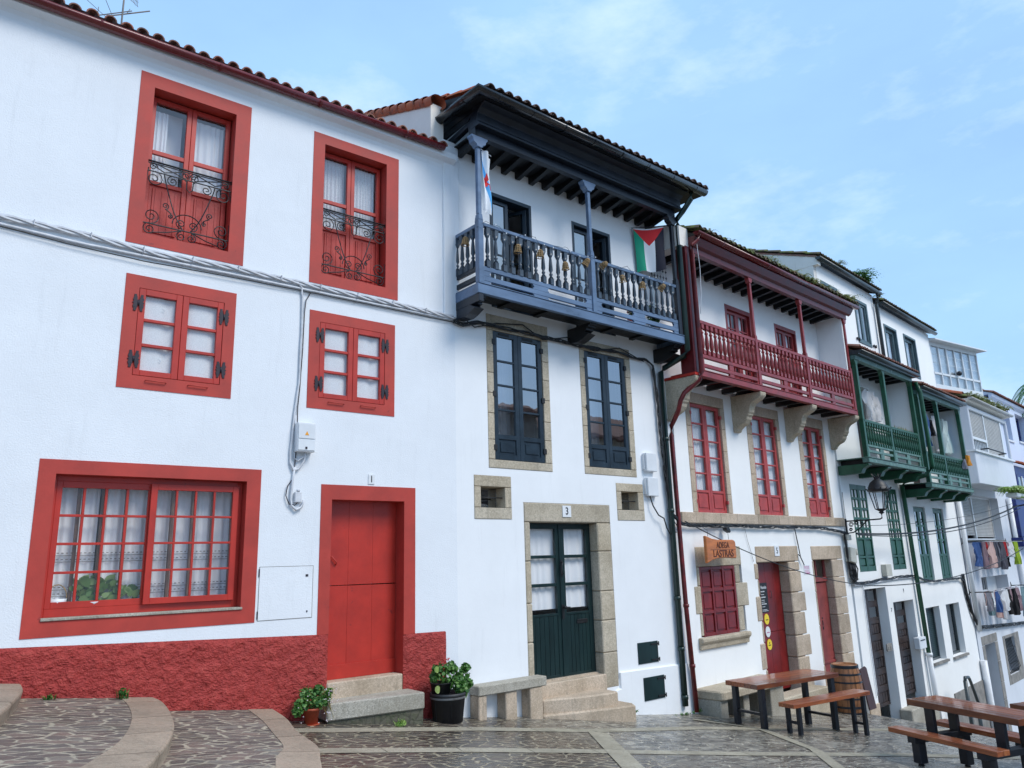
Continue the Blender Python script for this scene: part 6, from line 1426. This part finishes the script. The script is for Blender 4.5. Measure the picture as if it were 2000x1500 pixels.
# ================================================================ THE STREET
def pline(us, ds):
    return us, ds
gu = [-70, -40, -20, -12, -8, -4, 0, 2, 4, 6, 8, 9.5, 12, 16, 24, 40, 80]; gd = [-40, -20, -5, -1, 0, 2, 4, 8, 16, 40, 80]
mb = MB(); n_ = len(gd)
for u in gu:
    for d in gd: mb.v.append((u, d, gz(u, d)))
for i in range(len(gu)-1):
    for j in range(n_-1): mb.f.append((i*n_+j, (i+1)*n_+j, (i+1)*n_+j+1, i*n_+j+1)); mb.sm.append(False)
o = mb.build('ground', 'paving_wet'); place(o, 2, 0, 0, 0); struct(o)
def band(pts, w, off=.004, name='pavement', mat='stripe_stone', stone=.9):
    mb = MB(); P = [Vector((p[0], p[1], 0)) for p in pts]
    for a, b in zip(P, P[1:]):
        t_ = (b-a).normalized(); s = Vector((-t_.y, t_.x, 0))*w/2; L_ = (b-a).length; n = max(1, round(L_/stone))
        for k in range(n):
            p = a+(b-a)*(k/n)+t_*.004; q = a+(b-a)*((k+1)/n)-t_*.004; j = random.uniform(-.008, .008)
            sg = max(2, int((q-p).length/.25))
            for m_ in range(sg):
                x, y = p+(q-p)*(m_/sg), p+(q-p)*((m_+1)/sg)
                mb.face([(c.x, c.y, gz(c.x, c.y)+off) for c in (x-s*(1+j), y-s*(1+j), y+s*(1-j), x+s*(1-j))])
    o = mb.build(name, mat); place(o, 2, 0, 0, 0); return struct(o)
band([(-2.5, .46), (-.35, .72), (1.25, 1.06), (3.2, 1.12), (6.3, 1.62), (10, 2.3)], .22)
band([(-2.7, 1.40), (-1.2, 1.70), (.25, 2.10), (2.14, 2.62), (4.6, 3.18), (6.8, 3.88), (12, 5.4)], .20, .0045)
band([(1.22, 1.17), (.55, 2.08), (-.05, 2.9), (-.8, 4.2), (-1.6, 5.6)], .24, .008)
band([(4.38, 1.33), (3.50, 2.68), (2.55, 3.50), (1.4, 4.6)], .15, .0085)
band([(3.9, .5), (4.3, 1.2)], .12, .009)
zl = lambda u, d, off: -.17-.122*u-.03*d+off
def terrace(outer, inner, off, side=.17):
    # kerb stones between the outer and inner lines, paving inside
    pv = MB(); lim = [(-14, outer[-1][1]), (-14, -.02)]
    poly = [((o_[0]*.6+i_[0]*.4), (o_[1]*.6+i_[1]*.4)) for o_, i_ in zip(outer, inner)]+lim
    pv.face([(u, d, zl(u, d, off-.003)) for u, d in poly]); o = pv.build('pavement', 'paving_terrace'); place(o, 2, 0, 0, 0); struct(o)
    mb = MB()
    def smooth(P, n=6):
        R_ = []
        for i in range(len(P)-1):
            p0, p1, p2, p3 = P[max(0, i-1)], P[i], P[i+1], P[min(len(P)-1, i+2)]
            for k in range(n):
                t_ = k/n; R_.append(tuple(.5*((2*p1[j])+(-p0[j]+p2[j])*t_+(2*p0[j]-5*p1[j]+4*p2[j]-p3[j])*t_*t_+(-p0[j]+3*p1[j]-3*p2[j]+p3[j])*t_**3) for j in (0, 1)))
        R_.append(P[-1]); return R_
    so, si = smooth(outer), smooth(inner); cut = {int(x) for x in [7, 15, 22, 31, 40, 49, 58, 67]}
    # profile across: inner top, outer top, rounded nose, foot
    def prof(o_, i_):
        ox, oy = o_; ix, iy = i_; lx, ly = ox-ix, oy-iy; q = sqrt(lx*lx+ly*ly) or 1; lx, ly = lx/q, ly/q
        return [(ix, iy, -.02), (ix, iy, 0), (ox-lx*.018, oy-ly*.018, .0), (ox-lx*.004, oy-ly*.004, -.008), (ox, oy, -.022), (ox-lx*.015, oy-ly*.015, -.10), (ox-lx*.02, oy-ly*.02, -side)]
    prev = None
    for k, (o_, i_) in enumerate(zip(so, si)):
        pr = [(u, d, zl(u, d, off+z+.002)) for u, d, z in prof(o_, i_)]
        if prev:
            pp = prev
            if k in cut or k == 1: 
                if k > 1: pp = [tuple(a+(b-a)*.10 for a, b in zip(x, y)) for x, y in zip(prev, pr)]
                i0 = len(mb.v); mb.v += pp
            i1 = len(mb.v); mb.v += pr
            for j in range(len(pr)-1): mb.f.append((i0+j, i1+j, i1+j+1, i0+j+1)); mb.sm.append(False)
            i0 = i1
        prev = pr
    o = mb.build('kerb', 'kerb_stone'); place(o, 2, 0, 0, 0); struct(o)
terrace([(-2.36, -.03), (-2.45, .51), (-2.63, 1.16), (-2.74, 1.8), (-2.93, 2.25), (-3.15, 2.75), (-3.6, 3.7), (-4.3, 4.6), (-5.3, 5.3), (-7, 5.9), (-14, 6.4)],
        [(-2.64, -.03), (-2.74, .60), (-2.89, 1.22), (-3.04, 1.80), (-3.26, 2.18), (-3.46, 2.62), (-3.9, 3.4), (-4.6, 4.2), (-5.5, 4.9), (-7.1, 5.5), (-14, 6.0)], .125)
terrace([(-3.56, -.03), (-3.55, .21), (-3.64, .78), (-3.78, 1.38), (-3.96, 1.91), (-4.16, 2.38), (-4.45, 2.95), (-5.1, 3.8), (-6.2, 4.6), (-8, 5.2), (-14, 5.5)],
        [(-3.88, -.03), (-3.88, .26), (-3.98, .88), (-4.14, 1.48), (-4.33, 2.0), (-4.54, 2.42), (-4.82, 2.88), (-5.4, 3.5), (-6.4, 4.2), (-8.1, 4.8), (-14, 5.1)], .245)
terrace([(-4.67, -.03), (-4.70, .3), (-4.80, .75), (-5.02, 1.53), (-5.45, 2.3), (-6.2, 3.1), (-8, 3.8), (-14, 4.1)],
        [(-5.02, -.03), (-5.05, .3), (-5.15, .65), (-5.35, 1.40), (-5.7, 2.0), (-6.4, 2.7), (-8.1, 3.4), (-14, 3.7)], .36)
# ---------------------------------------------------------------- tables
def legbox(mb, u, d, s, s2, z0, z1): mb.box(u-s/2, u+s/2, d-s2/2, d+s2/2, z0, z1)
def loc2(u0, d0, th, lu, ld): return (u0+cos(th)*lu-sin(th)*ld, d0+sin(th)*lu+cos(th)*ld)
def simple_table(name, label, cat, cu, cd, th, Ln, W_, top, thick, leg, planks, group=None, str_h=.18):
    z0 = gz(cu, cd); t_ = thing(name, label, cat, (2, cu, cd, z0, -th), group); top -= z0
    tb = MB()
    for k in range(planks):
        a = -W_/2+W_*k/planks; tb.box(-Ln/2+random.uniform(-.002, .002), Ln/2+random.uniform(-.002, .002), a+.0025, a+W_/planks-.0025, top-thick, top+random.uniform(-.001, .001))
    tb.build('tabletop' if cat == 'table' else 'seat', 'varnished_wood', t_, bevel=.003)
    for x in (-1, 1):
        for y in (-1, 1):
            lu, ld = x*(Ln/2-.14), y*(W_/2-leg*.75); g = loc2(cu, cd, th, lu, ld); zb = gz(*g)-z0
            mb = MB(); legbox(mb, lu, ld, leg, leg, zb, top-thick); mb.build('leg', 'black_metal', t_, bevel=.003)
        mb = MB(); g = gz(*loc2(cu, cd, th, x*(Ln/2-.14), 0))-z0; mb.box(x*(Ln/2-.14)-leg*.3, x*(Ln/2-.14)+leg*.3, -W_/2+leg*1.25, W_/2-leg*1.25, g+str_h, g+str_h+.035); mb.build('stretcher', 'black_metal', t_)
    return t_
simple_table('table', 'long varnished wooden table with black legs in front of door number 5 and the barrel', 'table', 5.22, 1.26, radians(8.9), 1.84, .62, -.155, .065, .078, 5)
simple_table('bench', 'backless varnished bench with black legs in front of the table near the barrel', 'bench', 5.30, 1.88, radians(8), 1.76, .27, -.385, .055, .056, 3, str_h=.14)
def picnic(label, A, th, top, group):
    z0 = gz(*A); t_ = thing('picnic_table', label, 'picnic table', (2, A[0], A[1], z0, -th), group); tz = top-z0; bz = tz-.30; W_ = .52; Ln = 1.42
    mb = MB()
    for k in range(5): a = -W_+W_*k/5; mb.box(-.02, Ln, a+.0025, a+W_/5-.0025, tz-.07, tz+random.uniform(-.001, .001))
    mb.build('tabletop', 'varnished_wood', t_, bevel=.004)
    for a, b in ((.12, .32), (-.66, -.44)):
        mb = MB()
        for k in range(2): mb.box(-.06, Ln-.06, a+(b-a)*k/2+.0015, a+(b-a)*(k+1)/2-.0015, bz-.055, bz+random.uniform(-.001, .001))
        mb.build('seat', 'varnished_wood', t_, bevel=.004)
    for x in (.26, 1.16):
        for y in (-.05, -.43): mb = MB(); legbox(mb, x, y, .12, .05, bz-.06, tz-.07); mb.build('post', 'black_metal', t_, bevel=.003)
        MB().box(x-.055, x+.055, -.64, .31, bz-.125, bz-.056).build('crossbeam', 'black_metal', t_, bevel=.003)
        for y in (.20, -.55): 
            g = gz(*loc2(A[0], A[1], th, x, y))-z0; mb = MB(); legbox(mb, x, y, .11, .11, g+.03, bz-.125); mb.build('leg', 'black_metal', t_, bevel=.003)
            MB().lathe([(.035, g), (.035, g+.012), (.01, g+.03)], x, y, 10).build('foot', 'black_rubber', t_)
    return t_
TH = math.atan2(.95, -.31)
gp = 'picnic tables with attached benches at the right edge'
picnic('varnished picnic table with attached benches, nearest at the bottom right corner', (4.36, 3.50), TH, -.12, gp)
picnic('second picnic table whose corner shows behind the nearest one at the right edge', (5.62, 4.22), TH, -.26, gp)
# ---------------------------------------------------------------- pots
p1 = thing('potted_plant', 'small orange pot with bushy green plant and tiny white flowers by the red plinth', 'plant', (2, -2.03, .17, .065))
MB().lathe([(.062, 0), (.085, .15), (.094, .15), (.094, .172), (.082, .172), (.078, .14)], 0, 0, 20).lathe([(.08, 0), (.09, .014), (.085, .014)], 0, 0, 20).build('pot', 'terracotta', p1)
mb = MB()
for k, (u, d, z, r_) in enumerate(((0, 0, .28, .12), (-.13, .03, .22, .10), (.12, .03, .24, .09), (-.06, -.02, .33, .09), (.07, .0, .34, .08), (-.18, .05, .17, .07), (.03, .06, .22, .09), (.17, .02, .31, .06))): spray(mb, (u, d, z), (r_, r_*.8, r_*.8), 130, .034, seed=k)
mb.build('foliage', 'leaf_green', p1)
mb = MB(); R = random.Random(4)
for i in range(40): a = R.random()*6.28; u, z = R.choice([-.15, .17, .19, .1])+R.uniform(-.07, .07), R.uniform(.02, .38); mb.lathe([(.002, -.005), (.007, 0), (.002, .005)], 0, 0, 5) if 0 else mb.add(MB().lathe([(.002, -.005), (.0085, 0), (.002, .006)], 0, 0, 5), u, .10+R.uniform(-.03, .03), z)
split(mb, 'flower', 'petal_white', p1)
mb = MB(); R = random.Random(8)
for i in range(46): u = R.uniform(.08, .2); z = R.uniform(.12, .3); mb.tube([(.05, .02, .2), (u, .04, z+.05), (u+R.uniform(0, .06), .05, z+R.uniform(-.12, .1))], .0018, 3)
mb.build('stem', 'leaf_dry', p1)
p2 = thing('potted_plant', 'big dark grey banded tub of leafy green plants between doorstep and stone bench', 'plant', (2, -.33, .24, gz(-.33, .24)))
MB().lathe([(.175, 0), (.208, .29), (.215, .29), (.215, .33), (.20, .33), (.19, .28)], 0, 0, 28).build('tub', 'grey_pot', p2)
MB().lathe([(.203, .262), (.212, .27), (.215, .305), (.21, .31)], 0, 0, 28, cap=False).build('band', 'pot_band', p2)
mb = MB()
for k in range(6): a = k*pi/3+.9; mb.tube([(.178*cos(a), .178*sin(a), .01), (.206*cos(a), .206*sin(a), .26)], .003, 3)
mb.build('tub_joint', 'shade_joint_black', p2)
MB().lathe([(.10, .30), (.125, .45), (.13, .45), (.115, .43)], -.10, 0, 20).build('inner_pot', 'black_rubber', p2)
mb = MB()
for k, (u, d, z, r_) in enumerate(((0, .02, .46, .14), (.12, .05, .42, .13), (-.12, 0, .58, .12), (-.2, .02, .52, .07), (.2, .02, .50, .11), (.14, .10, .33, .10), (.05, .0, .60, .10), (.26, 0, .58, .07), (-.22, .08, .62, .05), (.28, .02, .40, .08), (.07, .15, .40, .08))): spray(mb, (u, d, z), (r_, r_*.7, r_*.85), 120, .046, seed=k+20)
mb.build('foliage', 'leaf_green', p2)
mb = MB()
for u, z, s in ((-.25, .62, .035), (-.24, .40, .04)): mb.face([(u+s*cos(q*pi/5)*(.8), .14+.01*sin(q), z+s*1.1*sin(q*pi/5)) for q in range(10)])
mb.build('large_leaf', 'leaf_fern', p2)
mb = MB()
for u, z in ((-.04, .70), (-.06, .68), (-.02, .71)): spray(mb, (u, .05, z), (.018, .018, .018), 10, .018)
mb.build('flower', 'petal_red', p2)
for k, (u, d, off, l_, lab) in enumerate(((-3.86, .05, .245, .09, 'small weed growing where the red plinth meets the paving beside the curved kerb'), (-4.45, .06, .245, .05, 'tiny weed at the foot of the red plinth near the left edge'), (-1.08, .40, 0, .09, 'small weed in front of the mossy stone under the granite block step'), (2.75, .10, 0, .04, 'tiny weeds along the foot of the white wall right of the entrance steps'), (4.25, .12, 0, .05, 'weed at the foot of the dark green drainpipe'))):
    mb = MB(); R = random.Random(k+50)
    for i in range(3 if k < 3 else 12): grass_tuft(mb, R.uniform(-.04, .04)*(1 if k < 3 else 10), 0, 0, l_, 7, .05, .007)
    if k == 2: spray(mb, (0, 0, .02), (.07, .04, .02), 30, .05)
    if k == 0: spray(mb, (0, 0, .06), (.04, .03, .05), 30, .03)
    o = mb.build('weed', 'leaf_fern' if k == 2 else 'leaf_green'); place(o, 2, u, d, gz(u, d)+off); tag(o, lab, 'weed')
    if k > 2: o['kind'] = 'stuff'
# metal handrail at the street steps on the right
hr = thing('handrail', 'grey metal handrail beside the steps in front of the grey stone dado', 'handrail', (5, 1.25, .5, -2.9))
MB().tube([(0, 0, -.6), (0, 0, 1.30)], .05, 8).build('post', 'gutter_grey', hr); MB().tube([(.75, 0, -.6), (.75, 0, .62)], .05, 8).build('post', 'gutter_grey', hr)
MB().tube([(0, 0, 1.28), (.03, 0, 1.37), (.33, 0, 1.34), (.42, 0, 1.25), (.86, 0, .60)], .04, 8).build('rail', 'gutter_grey', hr)
# houses across the square, seen mirrored in the window panes
def opposite(label, u0, u1, d, zt, mat, ridge, gal=False):
    h = thing('house', label, 'house', (2, u0, d, 0)); W_ = u1-u0
    MB().box(0, W_, .0, 5, -4, zt).build('wall', mat, h)
    MB().prism([(-.4, zt), (-.4, zt+.1), (2.5, ridge), (5.4, zt+.1), (5.4, zt)], -.2, W_+.2, 'u').build('roof', 'tile_brown', h)
    for k in range(int(W_/1.6)):
        for z in (zt-1.9, zt-4.2): win = MB().box(.5+k*1.6, 1.3+k*1.6, -.02, .05, z, z+1.3).build('window', 'dark_brown_wood', h); MB().box(.58+k*1.6, 1.22+k*1.6, -.03, -.021, z+.08, z+1.22).build('pane', 'pane_mirror', win)
    if gal:
        g = MB().box(.3, W_-.3, -.8, 0, zt-2.3, zt-2.1).box(.3, W_-.3, -.8, -.72, zt-1.4, zt-1.3)
        g = g.build('balcony', 'shaded_blue_wood', h); pr = baluster(.7, .09).build('baluster', 'shaded_blue_wood', g)
        for k in range(12): (pr if k == 0 else copy_part(pr, g)).location = ((.4+k*(W_-.8)/11)*K, .76*K, (zt-2.1)*K)
opposite('tall pale house across the square mirrored in the left blue french window', 8.0, 10.9, 10.5, 6.4, 'grey_stone', 7.3, True)
opposite('low house with brown roof mirrored in the right blue french window', 11.6, 21, 11.5, 6.1, 'granite_grey', 7.6)
# ================================================================ CAMERA, SKY, SUN
cam = bpy.data.cameras.new('camera'); co = bpy.data.objects.new('camera', cam); col.objects.link(co)
f_, p_, r_ = 1472.5, radians(13.151), radians(-1.596)
Fw = Vector((0, cos(p_), sin(p_))); U0 = Vector((0, -sin(p_), cos(p_))); R0 = Vector((1, 0, 0))
RR = R0*cos(r_)+U0*sin(r_); UU = U0*cos(r_)-R0*sin(r_)
mt_ = Matrix((RR, UU, -Fw)).transposed().to_4x4(); mt_.translation = Vector((0, 0, 1.7*K)); co.matrix_world = mt_
cam.sensor_width = 36; cam.lens = f_/2000*36; cam.clip_end = 2000; cam.clip_start = .05
sc.camera = co
SUN_EL, SUN_AZ = radians(48), radians(118)      # azimuth clockwise from +Y
wd = bpy.data.worlds.new('World'); sc.world = wd; wd.use_nodes = True; t = wd.node_tree; t.nodes.clear()
out = t.nodes.new('ShaderNodeOutputWorld'); bg = t.nodes.new('ShaderNodeBackground')
sky = t.nodes.new('ShaderNodeTexSky'); sky.sky_type = 'NISHITA'; sky.sun_disc = False; sky.sun_elevation = SUN_EL; sky.sun_rotation = SUN_AZ
sky.air_density = 1.0; sky.dust_density = 1.5; sky.ozone_density = 1.0
tc = t.nodes.new('ShaderNodeTexCoord'); mp = t.nodes.new('ShaderNodeMapping'); mp.inputs['Scale'].default_value = (1, 1, 2.4); mp.inputs['Rotation'].default_value = (0, .5, .3); L(t, tc.outputs['Generated'], mp.inputs[0])
n1 = noise(t, mp.outputs[0], 2.0, 7, .55)
veil = mix(t, ramp(t, n1, [(.30, 0.0), (.75, 1.0)]), (4.2, 7.2, 12.2), (5.4, 9.0, 13.2))
n2 = noise(t, mp.outputs[0], 4.2, 9, .62)
veil = mix(t, ramp(t, n2, [(.50, 0.0), (.72, .75)]), veil, (8.6, 11.2, 13.6))
c = mix(t, .80, sky.outputs[0], veil)
L(t, c, bg.inputs[0]); bg.inputs[1].default_value = .061; L(t, bg.outputs[0], out.inputs[0])
sd = bpy.data.lights.new('sun', 'SUN'); sd.energy = 1.5; sd.angle = radians(25); sd.color = (1, .96, .9)
so = bpy.data.objects.new('sun', sd); col.objects.link(so)
v = Vector((sin(SUN_AZ)*cos(SUN_EL), cos(SUN_AZ)*cos(SUN_EL), sin(SUN_EL))); so.rotation_euler = v.to_track_quat('Z', 'Y').to_euler(); so.location = (0, 0, 30)
sc.view_settings.view_transform = 'Standard'; sc.view_settings.look = 'None'; sc.view_settings.exposure = .77; sc.view_settings.gamma = 1
sc.cycles.max_bounces = 8; sc.cycles.transparent_max_bounces = 16
